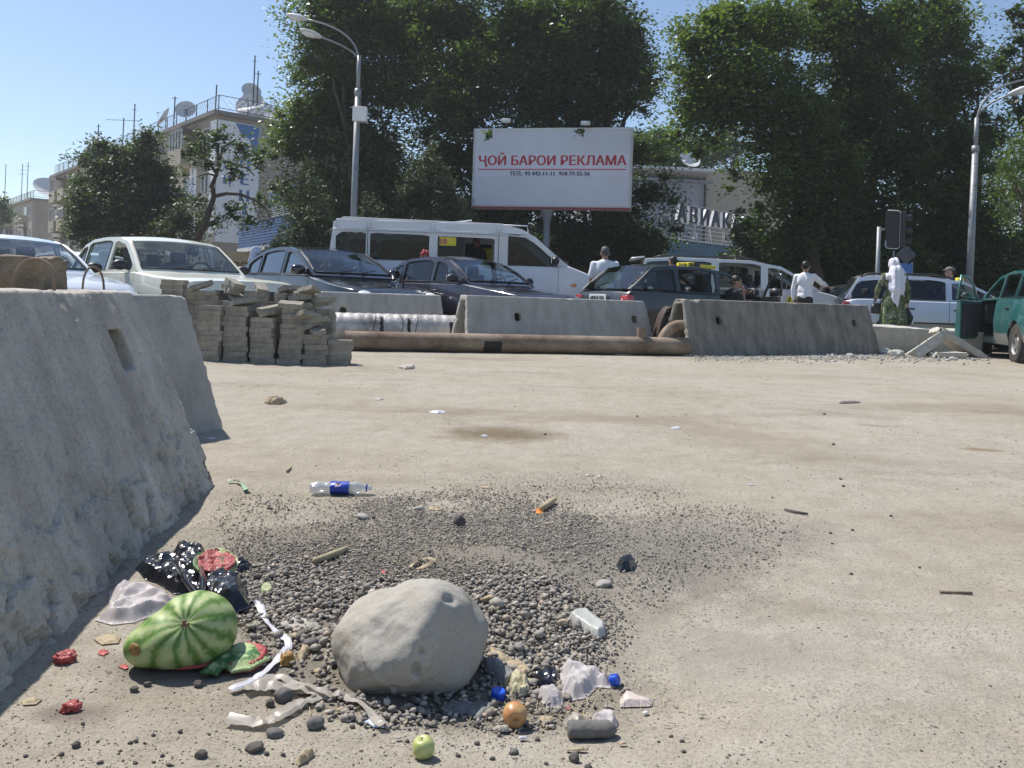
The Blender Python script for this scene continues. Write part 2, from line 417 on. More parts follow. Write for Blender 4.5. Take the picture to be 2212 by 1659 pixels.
def gz(x, y):                                        # height of the finished ground sheet
    x = np.asarray(x, float); y = np.asarray(y, float)
    i = np.clip(np.searchsorted(_xs, x) - 1, 0, len(_xs) - 2); j = np.clip(np.searchsorted(_ys, y) - 1, 0, len(_ys) - 2)
    u = np.clip((x - _xs[i]) / (_xs[i + 1] - _xs[i]), 0, 1); v = np.clip((y - _ys[j]) / (_ys[j + 1] - _ys[j]), 0, 1)
    return (_Z[j, i] * (1 - u) + _Z[j, i + 1] * u) * (1 - v) + (_Z[j + 1, i] * (1 - u) + _Z[j + 1, i + 1] * u) * v
gm = fastmesh(V, np.stack([I, I + 1, I + nx + 1, I + nx], 1), 'ground')
M['ground'] = ground_material()
tag(link('ground', gm, M['ground'], smooth=True), kind='structure')
M['asphalt'] = mat('dusty_asphalt', (.13, .122, .112), .9, .3, .6, 90, .4, .005)
rb = MB(); rb.box((0, 22.0, .075), (160, 9.0, .06)); tag(rb.build('road', M['asphalt']), kind='structure')
M['paving'] = mat('pavement_concrete', (.27, .255, .23), .9, .3, 1, 60, .4, .005)
kb = MB(); kb.box((0, 26.65, .13), (160, .22, .22)); tag(kb.build('kerb', M['slab']), kind='structure')
pb = MB(); pb.box((0, 37, .11), (160, 20.4, .16)); tag(pb.build('pavement', M['paving']), kind='structure')

# ---------------------------------------------------------------- gravel and grit
def icoverts():
    t = (1 + 5 ** .5) / 2
    v = np.array([(-1, t, 0), (1, t, 0), (-1, -t, 0), (1, -t, 0), (0, -1, t), (0, 1, t), (0, -1, -t), (0, 1, -t), (t, 0, -1), (t, 0, 1), (-t, 0, -1), (-t, 0, 1)], float)
    f = np.array([(0, 11, 5), (0, 5, 1), (0, 1, 7), (0, 7, 10), (0, 10, 11), (1, 5, 9), (5, 11, 4), (11, 10, 2), (10, 7, 6), (7, 1, 8), (3, 9, 4), (3, 4, 2), (3, 2, 6), (3, 6, 8), (3, 8, 9), (4, 9, 5), (2, 4, 11), (6, 2, 10), (8, 6, 7), (9, 8, 1)])
    return v / np.linalg.norm(v[0]), f
def pebbles(x, y, z, s, seed, flat=.6):
    rng = np.random.RandomState(seed); n = len(x); v0, f0 = icoverts()
    v = v0[None] * (1 + rng.uniform(-.22, .22, (n, 12, 1)))
    v = v * np.stack([rng.uniform(.8, 1.35, n), rng.uniform(.6, 1.0, n), rng.uniform(.4, .8, n) * flat / .6], 1)[:, None]
    a = rng.uniform(0, 6.283, n); t = rng.uniform(-.5, .5, n)
    ct, st = np.cos(t)[:, None], np.sin(t)[:, None]
    vx, vz = v[..., 0] * ct - v[..., 2] * st, v[..., 0] * st + v[..., 2] * ct
    ca, sa = np.cos(a)[:, None], np.sin(a)[:, None]
    vx, vy = vx * ca - v[..., 1] * sa, vx * sa + v[..., 1] * ca
    V = np.stack([vx * s[:, None] + x[:, None], vy * s[:, None] + y[:, None], vz * s[:, None] + z[:, None]], 2).reshape(-1, 3)
    F = (f0[None] + (np.arange(n) * 12)[:, None, None]).reshape(-1, 3)
    return fastmesh(V, F, 'pebbles')
def stonemat(name, stops, bump=.3):
    m, nt, b, out = newmat(name); ge = N(nt, 'ShaderNodeNewGeometry')
    r = ramp(nt, ge.outputs['Random Per Island'], stops)
    n = noise_node(nt, 90, 4, .7); r2 = ramp(nt, n.outputs[0], [(.3, (.75,) * 3), (.7, (1.1,) * 3)])
    nt.links.new(mixc(nt, 1, r.outputs[0], r2.outputs[0], 'MULTIPLY'), b.inputs['Base Color']); b.inputs['Roughness'].default_value = .85
    b.inputs['Specular IOR Level'].default_value = .25
    bp = N(nt, 'ShaderNodeBump'); bp.inputs['Strength'].default_value = bump; bp.inputs['Distance'].default_value = .003
    nt.links.new(n.outputs[0], bp.inputs['Height']); nt.links.new(bp.outputs[0], b.inputs['Normal'])
    return m
M['gravel'] = stonemat('river_gravel', [(0, (.16, .142, .125)), (.3, (.24, .218, .19)), (.65, (.31, .285, .25)), (.88, (.38, .35, .30)), (.95, (.42, .33, .25)), (1, (.56, .52, .46))])
M['grit'] = stonemat('grit', [(0, (.07, .063, .055)), (.5, (.15, .13, .11)), (.85, (.26, .23, .19)), (1, (.4, .37, .33))])
def blobmask(px, py, bl):
    m = np.zeros_like(px)
    for x, y, rx, ry, w in bl:
        q = ((px - x) / rx) ** 2 + ((py - y) / ry) ** 2
        m = np.maximum(m, w * sstep((1.25 - q) / .7))
    return m
CORE = [(800, 1280, 330, 130, 1), (700, 1190, 230, 70, .9), (1150, 1360, 220, 130, 1), (880, 1500, 260, 85, 1), (1120, 1520, 190, 70, .95), (620, 1330, 130, 110, 1),
        (1000, 1160, 360, 110, .85), (1270, 1200, 280, 110, .6), (1500, 1170, 250, 90, .48), (560, 1120, 110, 60, .5), (640, 1430, 110, 70, .9), (1280, 1480, 100, 90, .55), (1330, 1260, 170, 70, .5), (700, 1100, 240, 30, .35), (1250, 1080, 260, 45, .3)]
def octa(x, y, z, s, seed):
    rng = np.random.RandomState(seed); n = len(x); v0 = np.array([(1, 0, 0), (-1, 0, 0), (0, 1, 0), (0, -1, 0), (0, 0, 1), (0, 0, -1)], float)
    f0 = np.array([(0, 2, 4), (2, 1, 4), (1, 3, 4), (3, 0, 4), (2, 0, 5), (1, 2, 5), (3, 1, 5), (0, 3, 5)])
    v = v0[None] * rng.uniform(.55, 1.4, (n, 6, 1)) * np.stack([rng.uniform(.8, 1.4, n), rng.uniform(.6, 1.1, n), rng.uniform(.4, .8, n)], 1)[:, None]; a = rng.uniform(0, 6.28, n); ca, sa = np.cos(a)[:, None], np.sin(a)[:, None]
    vx, vy = v[..., 0] * ca - v[..., 1] * sa, v[..., 0] * sa + v[..., 1] * ca
    V = np.stack([vx * s[:, None] + x[:, None], vy * s[:, None] + y[:, None], v[..., 2] * s[:, None] + z[:, None]], 2).reshape(-1, 3)
    return fastmesh(V, (f0[None] + (np.arange(n) * 6)[:, None, None]).reshape(-1, 3), 'chips')
rng = np.random.RandomState(13); n = 420000
gx = rng.uniform(-1.4, 2.1, n); gy = rng.uniform(1.42, 4.4, n); g0 = gz(gx, gy); qx, qy = toPx(gx, gy, g0)
WIDE = CORE + [(1150, 1150, 560, 150, .75), (1450, 1180, 380, 120, .6), (1250, 1400, 260, 190, .6), (1380, 1280, 300, 120, .45), (600, 1200, 260, 170, .6), (900, 1560, 420, 80, .5)]
mk = blobmask(qx, qy, WIDE); cl = fbm(np.stack([gx * 3, gy * 3, gx * 0], 1), 4, 12)
keep = rng.uniform(0, 1, n) < mk ** 1.8 * np.clip((cl - .36) * 4, .10, 1) * .62
gx, gy, g0 = gx[keep], gy[keep], g0[keep]; s = .0011 + .0026 * rng.beta(1.3, 4, len(gx))
M['chips'] = stonemat('crushed_grey_chips', [(0, (.18, .16, .14)), (.5, (.28, .255, .225)), (.9, (.38, .35, .305)), (1, (.55, .51, .46))])
tag(link('stone_chips', octa(gx, gy, g0 + s * .3, s, 4), M['chips']), label='fine crushed grey stone chips fading out into the dust round the gravel', cat='gravel', kind='stuff')
rng = np.random.RandomState(3); n = 240000
gx = rng.uniform(-1.25, 1.75, n); gy = rng.uniform(1.42, 3.9, n); g0 = gz(gx, gy); qx, qy = toPx(gx, gy, g0)
mk = blobmask(qx, qy, CORE); cl = fbm(np.stack([gx * 4, gy * 4, gx * 0], 1), 3, 11)
keep = rng.uniform(0, 1, n) < 1.25 * mk ** 2.3 * np.clip(.35 + (cl - .33) * 2.6, .12, 1) * (.60 - .30 * blobmask(qx, qy, [(800, 1450, 330, 170, 1), (1120, 1430, 180, 150, .8)]))
gx, gy, g0, qx, qy, mk = [a[keep] for a in (gx, gy, g0, qx, qy, mk)]
big = blobmask(qx, qy, [(800, 1420, 330, 170, 1), (1120, 1400, 180, 180, .8), (640, 1300, 170, 90, .6)])
s = (.0024 + .0056 * rng.beta(1.5, 4, len(gx)) * 1.5) * (.62 + .72 * big)
sl_ = rng.uniform(0, 1, len(gx)) < .03; s[sl_] *= 1.8
pm = pebbles(gx, gy, g0 + s * rng.uniform(.1, 1.1, len(gx)) * mk + .002, s, 5)
tag(link('gravel', pm, M['gravel'], smooth=True), label='spread of small dark river pebbles round the big boulder', cat='gravel', kind='stuff')
n = 30000
dd = 1.35 + 11 * rng.uniform(0, 1, n) ** 2.0; u = rng.uniform(-.72, .72, n); gx = u * dd; gy = dd
cl = fbm(np.stack([gx * 1.5, gy * 1.5, gx * 0], 1), 3, 21); keep = rng.uniform(0, 1, n) < np.clip((cl - .35) * 4, .08, 1)
gx, gy = gx[keep], gy[keep]
s = (.0011 + .0048 * rng.beta(1, 7, len(gx))) * (.8 + gy * .14)
pm = octa(gx, gy, gz(gx, gy) + s * .2, s, 8)
tag(link('grit', pm, M['grit'], smooth=True), label='fine dark grit scattered over the beige dusty ground', cat='grit', kind='stuff')
n = 1500
t = rng.uniform(0, 1, n); px_ = 1500 + 640 * t; py_ = 768 + 10 * rng.normal(0, 1, n) * .55 + 3
pts = [G(a, b) for a, b in zip(px_, py_)]; gx = np.array([p.x for p in pts]); gy = np.array([p.y for p in pts])
s = .008 + .03 * rng.beta(1, 5, n) * (px_ > 1750) + .006
pm = pebbles(gx, gy, gz(gx, gy) + s * .3, s, 9)
M['crumbs'] = stonemat('concrete_crumbs', [(0, (.25, .24, .22)), (1, (.48, .46, .42))])
tag(link('concrete_crumbs', pm, M['crumbs'], smooth=True), label='pale concrete crumbs along the foot of the right barrier', cat='rubble', kind='stuff')

# ---------------------------------------------------------------- concrete barriers
def barrier(label, A, B, h, bw, tw, taper=.10, vox=.03, m='concrete', seed=0, notch=(.3, .85), rough=.006, nw=.11, nh=.12, nz=.62, hollow=True, group=None, near=False, loops=()):
    """hollow A-section road block; A->B is the foot of its camera side, local x along it, local y away"""
    A = Vector(A); B = Vector(B); L = (B - A).length; d = (B - A).normalized(); ang = math.atan2(d.y, d.x)
    root = empty('concrete_barrier', label, 'concrete barrier', A, ang, group or 'concrete road barriers and blocks')
    root.rotation_euler.y = -math.asin(d.z)
    ins = (bw - tw) / 2
    def sec(x0, x1, w0, w1, z0, z1, y0):
        pass
    def tz(x, y, z): return (x, y, z)
    mb = MB(); mb.add([(0, 0, 0), (L, 0, 0), (L, bw, 0), (0, bw, 0), (taper, ins, h), (L - taper, ins, h), (L - taper, bw - ins, h), (taper, bw - ins, h)],
           [(0, 3, 2, 1), (4, 5, 6, 7), (0, 1, 5, 4), (1, 2, 6, 5), (2, 3, 7, 6), (3, 0, 4, 7)])
    cut = []
    if hollow:
        th = .085; c = MB(); i2 = ins * (1 - th / h)
        c.add([(-.5, th, -.2), (L + .5, th, -.2), (L + .5, bw - th, -.2), (-.5, bw - th, -.2), (-.5, i2 + th * .9, h - th), (L + .5, i2 + th * .9, h - th), (L + .5, bw - i2 - th * .9, h - th), (-.5, bw - i2 - th * .9, h - th)],
              [(0, 3, 2, 1), (4, 5, 6, 7), (0, 1, 5, 4), (1, 2, 6, 5), (2, 3, 7, 6), (3, 0, 4, 7)])
        cut.append(c)
    for q in notch:
        c = MB(); zc = h * nz; yc = ins * nz
        c.box((L * q, yc + (.0 if near else .02), zc), (nw, .20, nh), Matrix.Rotation(0, 3, 'X')); cut.append(c)
    me = remesh(mb, vox, 1 if near else 0, cut)
    co = getco(me); no = getno(me)
    q = co + seed * 13.7
    d_ = (fbm(q * 5, 4, seed) - .5) * rough * 1.2
    edge = np.clip(1 - np.minimum(np.abs(co[:, 2]), np.abs(co[:, 2] - h)) / .10, 0, 1) + np.clip(1 - np.minimum(np.abs(co[:, 0]), np.abs(co[:, 0] - L)) / .12, 0, 1)
    chip = np.clip(fbm(q * 7, 3, seed + 5) - .56, 0, 1) * 4
    d_ = d_ - chip * edge * rough * 4
    if near:
        n1 = fbm(q * np.array([9, 9, 7]), 4, 31); n2 = fbm(q * np.array([26, 26, 16]), 3, 32); low = np.clip(1.15 - co[:, 2] / .42 + (fbm(q * 2.5, 2, 8) - .5) * 1.3, 0, 1)
        plate = sstep((n1 - .47) / .022); pit = sstep((.40 - n2) / .05)
        d_ = d_ + (plate - 1) * low * .020 - pit * .008 * (.25 + low) + (n2 - .5) * .004
        # boards of the mould left slanted ridges
        rr = np.sin((co[:, 0] * 1.0 - co[:, 2] * .02) * 38 + n1 * 1.5); d_ = d_ + np.clip(rr - .86, 0, 1) * .02 * (n2 > .35)
    setco(me, co + no * d_[:, None])
    link('shell', me, M[m], root, smooth=(30 if near else True))
    for lx, lw, lh in loops:
        pts = [(lx - lw / 2 + lw * .5 * (1 - math.cos(t)), bw / 2 - .03 + .06 * math.sin(t * .5), h - .05 + (lh + .05) * math.sin(t) ** .6) for t in [math.pi * k / 14 for k in range(15)]]
        MB().tube(pts, .006, 8).build('lifting_loop', M['rust'], root, smooth=True)
    return root
nb0, nb1 = Vector((-1.03, .30, 0)), Vector((-1.26, 3.53, 0))
nb0 = nb1 + (Vector((-1.005, 1.563, 0)) - nb1).normalized() * 3.0
nb0.z = nb1.z = -.03
def concrete_near():
    m, nt, b, out = newmat('weathered_block_concrete'); L = nt.links.new
    tc = N(nt, 'ShaderNodeTexCoord'); mp = N(nt, 'ShaderNodeMapping'); mp.inputs['Scale'].default_value = (9, 2, 1.2); mp.inputs['Rotation'].default_value = (0, R(-8), 0)
    L(tc.outputs['Object'], mp.inputs[0])
    st = noise_node(nt, 1.0, 6, .65, vec=mp.outputs[0]); n1 = noise_node(nt, 4, 8, .7); n2 = noise_node(nt, 85, 5, .75)
    a = ramp(nt, st.outputs[0], [(.3, (.42, .395, .35)), (.68, (.58, .55, .495))]); b1 = ramp(nt, n1.outputs[0], [(.3, (.72, .71, .69)), (.65, (1.05, 1.05, 1.04))])
    c1 = ramp(nt, n2.outputs[0], [(.25, (.5, .5, .5)), (.5, (1, 1, 1))])
    c = mixc(nt, 1, mixc(nt, 1, a.outputs[0], b1.outputs[0], 'MULTIPLY'), c1.outputs[0], 'MULTIPLY')
    L(c, b.inputs['Base Color']); b.inputs['Roughness'].default_value = .95; b.inputs['Specular IOR Level'].default_value = .2
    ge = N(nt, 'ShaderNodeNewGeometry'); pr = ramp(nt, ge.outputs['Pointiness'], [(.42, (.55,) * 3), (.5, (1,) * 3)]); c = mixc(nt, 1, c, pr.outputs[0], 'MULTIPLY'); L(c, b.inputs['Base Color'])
    vo = N(nt, 'ShaderNodeTexVoronoi'); vo.inputs['Scale'].default_value = 38; L(tc.outputs['Object'], vo.inputs['Vector'])
    vr = ramp(nt, vo.outputs['Distance'], [(.10, (0,) * 3), (.28, (1,) * 3)])
    bp = N(nt, 'ShaderNodeBump'); bp.inputs['Strength'].default_value = .7; bp.inputs['Distance'].default_value = .004; L(n2.outputs[0], bp.inputs['Height'])
    b2 = N(nt, 'ShaderNodeBump'); b2.inputs['Strength'].default_value = .25; b2.inputs['Distance'].default_value = .004; L(vr.outputs[0], b2.inputs['Height']); L(bp.outputs[0], b2.inputs['Normal']); L(b2.outputs[0], b.inputs['Normal'])
    return m
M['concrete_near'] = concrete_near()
# the near block runs away from the camera; its foot line faces right, so build it reversed
bA = nb1 + Vector((0, 0, 0)); bB = nb0
def near_block():
    L = (nb1 - nb0).length; d = (nb1 - nb0).normalized()
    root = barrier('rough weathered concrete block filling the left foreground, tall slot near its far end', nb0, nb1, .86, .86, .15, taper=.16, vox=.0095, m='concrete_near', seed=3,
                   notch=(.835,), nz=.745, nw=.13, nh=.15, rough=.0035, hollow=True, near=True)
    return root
# camera-side face of barrier() is local y=0 with y growing to the left of A->B, which here is away from the camera
near_block_root = near_block()
# second block, stands across behind the first
c1 = G(487, 928); c1.z -= .01
barrier('smooth grey concrete block standing between the rough foreground block and the paver stacks', (c1.x - .634 * 1.7, c1.y - .773 * 1.7, c1.z), tuple(c1), .80, .62, .2, taper=.16, vox=.02, seed=11, notch=(), loops=((1.05, .14, .15),))
def px_at(px, py, Y):                                   # ground point under pixel column at depth Y
    a, b = ray(px, py); return Vector((a * Y, Y, float(gz(a * Y, Y))))
mL, mR = px_at(1012, 720, 11.35), px_at(1420, 720, 12.95)
barrier('middle concrete barrier behind the rusty pipe with an open hollow left end', mL, mR, .80, .74, .24, taper=.07, vox=.02, seed=21, notch=(.26, .9))
rL, rR = px_at(1492, 766, 11.95), px_at(1904, 770, 14.0)
barrier('dark stained concrete barrier at the right with an open hollow left end', rL, rR, .85, .74, .24, taper=.06, vox=.02, seed=31, notch=(.16, .88), m='concrete_old', rough=.008)
bL, bR = px_at(640, 720, 12.3), px_at(965, 720, 13.05)
barrier('pale concrete barrier between the paver stacks and the middle barrier, behind the foil pipe', bL, bR, .79, .62, .22, taper=.06, vox=.03, seed=41, notch=(.30,))
# lump of old block on top of the near block
p = P(40, 592, 3.0)
mb = MB(); mb.box((0, 0, 0), (.30, .2, .13))
me = remesh(mb, .009, 2); co = getco(me); setco(me, co + getno(me) * ((fbm(co * 14, 4, 3) - .5) * .05)[:, None])
M['oldbrown'] = mat('brown_old_masonry', (.20, .155, .11), .95, .4, 9, 60, .6, .005, c2=(.33, .27, .20))
o = link('masonry_block', me, M['oldbrown'], None, (p.x - .02, 3.02, .885), True, (0, 0, R(8)))
tag(o, 'brown lump of old masonry resting on top of the foreground concrete block', 'masonry block')
p = P(55, 600, 2.85)
pts = [(-.075 + .15 * (1 - math.cos(t)) / 2, .02 * math.sin(t), .15 * math.sin(t) ** .55 * (1 - .15 * t / 3)) for t in [math.pi * k / 16 for k in range(17)]]
o = MB().tube(pts, .006, 8).build('lifting_loop', M['rust'], None, True, loc=(-1.72, 2.86, .80)); tag(o, 'rusty bent steel loop sticking up from the foreground concrete block, before the masonry lump', 'steel loop')

# ---------------------------------------------------------------- paver stacks
def brick_mesh(k):
    w, d_, h = .252, .122, .0525; rr = random.Random(k); out = []
    top = [(-1, 0), (-.5, .0), (-.38, .12), (-.12, .12), (0, 0), (.5, 0), (.62, .12), (.88, .12), (1, 0)]
    poly = [(x * w / 2, -d_ / 2 - y * .06) for x, y in top] + [(x * w / 2, d_ / 2 - y * .06) for x, y in reversed(top)]
    mb = MB().prism([(x + rr.uniform(-.002, .002), y + rr.uniform(-.002, .002)) for x, y in poly], -h / 2, h / 2)
    return mb.mesh('brick')
BR = [brick_mesh(k) for k in range(4)]
for b_ in BR: b_.materials.append(M['brick'])
M['brick2'] = mat('pale_paver', (.36, .34, .285), .95, .3, 6, 70, .5, .004)
BR2 = brick_mesh(9); BR2.materials.append(M['brick2'])
def stack(px, pyb, D, n, label, lean=0.0, ends=False, tilt_top=0, rz0=0.0):
    a, b = ray(px, pyb); x = a * D; z = float(gz(x, D)); rr = random.Random(int(px * 7 + D * 31))
    root = empty('paver_stack', label, 'paver stack', (x, D, z), 0, 'stacks of grey wavy pavers'); wob = 0; turn = rr.uniform(-.12, .12) + rz0
    for k in range(n):
        if rr.random() < .35: turn = rr.uniform(-.20, .20) + rz0; wob += rr.uniform(-.012, .012)
        o = bpy.data.objects.new('brick', rr.choice(BR) if rr.random() < .9 else BR2); COL.objects.link(o); o.parent = root
        o.location = (wob + rr.uniform(-.018, .018) + lean * k * .0535, rr.uniform(-.012, .012), .0265 + k * .0538)
        o.rotation_euler = (0, 0, turn + rr.uniform(-.06, .06) + (math.pi / 2 if ends and rr.random() < .5 else 0) + (math.pi if rr.random() < .5 else 0))
    zt = n * .0538
    for k in range(tilt_top):
        o = bpy.data.objects.new('brick', rr.choice(BR)); COL.objects.link(o); o.parent = root
        o.location = (rr.uniform(-.08, .08), rr.uniform(-.04, .05), zt + .045 + k * .05); o.rotation_euler = (rr.uniform(-.4, .4), rr.uniform(-.35, .35), rr.uniform(-1.2, 1.2))
front = [(455, 11, 'leftmost front paver stack, half hidden by the smooth grey block'), (510, 11, 'second front paver stack from the left, straight sided'), (570, 9, 'third front paver stack, crowned by loose tilted pavers'),
         (628, 11, 'fourth front paver stack, widest and even'), (681, 6, 'fifth front paver stack, low with pavers slumped on it'), (733, 5, 'short paver stack at the right end beside the rusty pipe')]
for i, (px, n, lb) in enumerate(front):
    stack(px, 781, 8.55 + .03 * (i % 2), n, lb, lean=.02 if i == 1 else 0, tilt_top=(0, 1, 2, 1, 4, 0)[i])
back = [(366, 16, 'far left paver stack showing three courses above the smooth grey block', 0), (402, 14, 'low pale-topped paver stack between the far left stack and the front row', 0), (442, 14, 'second-row paver stack at the left behind the leftmost front stack', 1),
        (500, 12, 'second-row paver stack topped by jumbled end-on pavers', 4), (553, 14, 'tallest second-row paver stack in front of the cream car bonnet', 1), (607, 14, 'second-row paver stack with neat paver ends on top', 1),
        (652, 12, 'second-row paver stack falling away to the right', 3), (693, 11, 'last second-row paver stack leaning by the pale barrier', 2)]
for i, (px, n, lb, tt) in enumerate(back):
    stack(px, 775, 8.86 + .04 * (i % 2), n, lb, ends=(i in (3, 5)), tilt_top=tt)
for i, (px, n, lb) in enumerate([(482, 12, 'third-row paver stack filling the gap behind the left stacks'), (542, 12, 'third-row paver stack filling the gap behind the middle stacks'), (600, 12, 'third-row paver stack behind the widest front stack'), (656, 10, 'third-row paver stack behind the slumped front stack')]):
    stack(px, 775, 9.2, n, lb, tilt_top=0)

# ---------------------------------------------------------------- pipes
a = px_at(744, 740, 10.75); b = px_at(1486, 740, 11.9)
rr_ = .133
root = empty('rusty_pipe', 'long rusty steel pipe lying on the ground before the middle barrier', 'pipe', (0, 0, 0))
A = Vector((a.x, a.y, a.z + rr_)); B = Vector((b.x, b.y, b.z + rr_)); dr = (B - A).normalized()
mb = MB(); mb.tube([A + (B - A) * t / 40 for t in range(41)], rr_, 28, cap=False); mb.build('pipe_wall', M['rust'], root, True)
mb = MB(); mb.tube([A - dr * .001, B], rr_ - .012, 24, cap=False); mb.build('pipe_bore', M['rust'], root, True)
M['tar'] = mat('black_tar_patch', (.025, .022, .02), .7, .5, 12, 60, .4)
def ringpatch(A, dr, t0, t1, r, a0, a1, name, m, root):
    q = Vector((0, 0, 1)); side = dr.cross(q).normalized(); up = side.cross(dr).normalized(); vs = []; fs = []; n = 14; nt_ = 8
    for j in range(nt_ + 1):
        for i in range(n + 1):
            jit = .025 * noise.noise(Vector((i * .6, j * .9, t0 * 5))) if j in (0, nt_) or i in (0, n) else 0
            an = a0 + (a1 - a0) * i / n + jit * 3; vs.append(A + dr * (t0 + (t1 - t0) * j / nt_ + jit) + (side * math.cos(an) + up * math.sin(an)) * (r + .003))
    for j in range(nt_):
        for i in range(n): k = j * (n + 1) + i; fs.append((k, k + 1, k + n + 2, k + n + 1))
    MB().add(vs, fs).build(name, m, root, True)
ringpatch(A, dr, 1.9, 2.15, rr_, -.9, .25, 'tar_patch', M['tar'], root)
MB().tube([B - dr * .75 + Vector((0, 0, .1)), B - dr * .74 + Vector((0, 0, .27))], [.062, .07], 18, cap=False).build('pipe_stub', M['rust'], root, True)
# elbow at the right end curls up
pts = []
for k in range(11):
    t = k / 10 * R(100); c = B + Vector((-.24, -.02, .02)); pts.append(c + Vector((-.20 * math.cos(t) * .9 + .02, .05 * math.sin(t), .30 * math.sin(t))) + Vector((.12 * k / 10, 0, 0)))
MB().tube(pts, [.085 - .001 * k for k in range(11)], 20, cap=False).build('pipe_elbow', M['rust'], root, True)
# foil wrapped pipe
def foil():
    m, nt, b_, out = newmat('bitumen_foil_wrap'); n = noise_node(nt, 5, 6, .7); n2 = noise_node(nt, 1.7, 5, .6)
    r = ramp(nt, n2.outputs[0], [(.35, (.40, .37, .33)), (.52, (.55, .53, .49)), (.66, (.22, .20, .18))]); nt.links.new(r.outputs[0], b_.inputs['Base Color'])
    r2 = ramp(nt, n2.outputs[0], [(.3, (.55,) * 3), (.6, (.1,) * 3)]); nt.links.new(r2.outputs[0], b_.inputs['Metallic']); b_.inputs['Roughness'].default_value = .42
    bp = N(nt, 'ShaderNodeBump'); bp.inputs['Strength'].default_value = .8; bp.inputs['Distance'].default_value = .03; nt.links.new(n.outputs[0], bp.inputs['Height']); nt.links.new(bp.outputs[0], b_.inputs['Normal']); return m
M['foil'] = foil()
a = px_at(660, 700, 11.9); b = px_at(1000, 690, 12.55); A2 = Vector((a.x, a.y, a.z + .24)); B2 = Vector((b.x, b.y, b.z + .24)); dr2 = (B2 - A2).normalized()
root = empty('wrapped_pipe', 'thick pipe wrapped in dirty silver foil behind the rusty pipe', 'pipe', (0, 0, 0))
mb = MB(); mb.tube([A2 + (B2 - A2) * t / 60 for t in range(61)], [.238 + .005 * math.sin(t * 1.7) for t in range(61)], 32, cap=True); me = mb.mesh()
link('foil_wrap', me, M['foil'], root, smooth=40)
for t in (.98, 1.30, 1.62, 2.3):
    pts = []
    side = dr2.cross(Vector((0, 0, 1))).normalized(); up = side.cross(dr2)
    for k in range(33):
        an = 2 * math.pi * k / 32; pts.append(A2 + dr2 * (t + .05 * math.sin(an) + .12 * (t == 1.3) * math.cos(an)) + (side * math.cos(an) + up * math.sin(an)) * .243)
    MB().tube(pts, .005, 5).build('wire_tie', M['trim'], root, True)
for t, w_, a0, a1 in ((1.08, .05, -.5, .9), (2.15, .08, -.3, .6), (2.68, .05, -.2, .9), (2.85, .05, 0, 1.1), (1.5, .04, -.6, .8)):
    ringpatch(A2, dr2, t, t + w_, .243, a0, a1, 'torn_patch', M['tar'], root)
# torn curved sheet between the barriers
p = px_at(1440, 700, 13.0)
vs = []; fs = []
for j in range(9):
    for i in range(13):
        t = R(15 + 125 * i / 12); rad = .36 + .02 * noise.noise(Vector((i * .7, j * .5, 2)))
        vs.append((-.22 * math.cos(t) * 1.0, .5 * j / 8 + (.05 * noise.noise(Vector((i * .9, 3, 0))) if j in (0, 8) else 0), rad * math.sin(t) * 2.0))
for j in range(8):
    for i in range(12): k = j * 13 + i; fs.append((k, k + 1, k + 14, k + 13))
me = MB().add(vs, fs).mesh(); me = eval_mesh(me, [('SOLIDIFY', dict(thickness=.02))])
M['rust_dark'] = mat('dark_rusty_sheet', (.075, .05, .04), .8, .5, 5, 50, .4)
tag(link('torn_pipe_shell', me, M['rust_dark'], None, (p.x + .02, p.y - .3, p.z), True), 'curved dark torn pipe casing standing between the two front barriers', 'scrap metal')

# ---------------------------------------------------------------- broken slabs at the right
def slab(label, c, size, rot, seed, kind='slab', m='slab', vox=.02):
    mb = MB().box((0, 0, 0), size); me = remesh(mb, vox, 1); co = getco(me); no = getno(me)
    e = (np.abs(co[:, 0]) > size[0] / 2 - .06).astype(float)
    setco(me, co + no * ((fbm(co * 6 + seed, 4, seed) - .5) * .03 - np.clip(fbm(co * 5 + seed, 3, seed + 3) - .5, 0, 1) * e * .35)[:, None])
    o = link('concrete_' + kind, me, M[m], None, c, 35, rot); tag(o, label, 'concrete ' + kind); return o
p = px_at(1985, 745, 14.75); slab('long pale broken concrete slab lying behind the rubble pile at right', (p.x, p.y, p.z + .24), (2.1, .38, .46), (R(6), R(1.5), R(-4)), 1)
p = px_at(2062, 740, 13.9); slab('pale slab tilted down to the right like a tent over the rubble', (p.x + .08, p.y, p.z + .20), (.98, .42, .12), (R(-8), R(33), R(-10)), 2)
p = px_at(1995, 745, 13.6); slab('pale slab propped up leaning left on the rubble pile', (p.x + .02, p.y, p.z + .15), (.62, .40, .17), (R(-24), R(-32), R(12)), 3)
p = px_at(2045, 760, 13.45); slab('flat grey slab under the tilted pale slabs', (p.x, p.y, p.z + .05), (.65, .34, .10), (0, 0, R(4)), 4)
for i, (px, py, s_, lb) in enumerate([(1935, 770, .10, 'fist-sized pale concrete chunk left of the leaning slab'), (1837, 772, .055, 'small pale chunk at the foot of the dark stained barrier'), (1908, 764, .09, 'angular chunk by the right end of the dark stained barrier'), (1962, 757, .08, 'rounded concrete chunk wedged against the leaning slab'), (2058, 778, .045, 'tiny chunk in front of the flat grey slab'), (2096, 742, .08, 'concrete chunk near the open teal car door')]):
    me = ico(3, s_); co = getco(me); setco(me, co * np.array([1.3, .9, .75]) * (1 + (fbm(co / s_ * 1.6 + i * 5, 3, i) - .5) * .9)[:, None]); g = G(px, py)
    tag(link('rubble_chunk', me, M['slab'], None, (g.x, g.y, g.z + s_ * .4), 40), lb, 'rubble')
pts = [P(1990, 752, 13.5), P(1982, 738, 13.5), P(2000, 733, 13.5), P(2020, 741, 13.5), P(1992, 750, 13.45)]
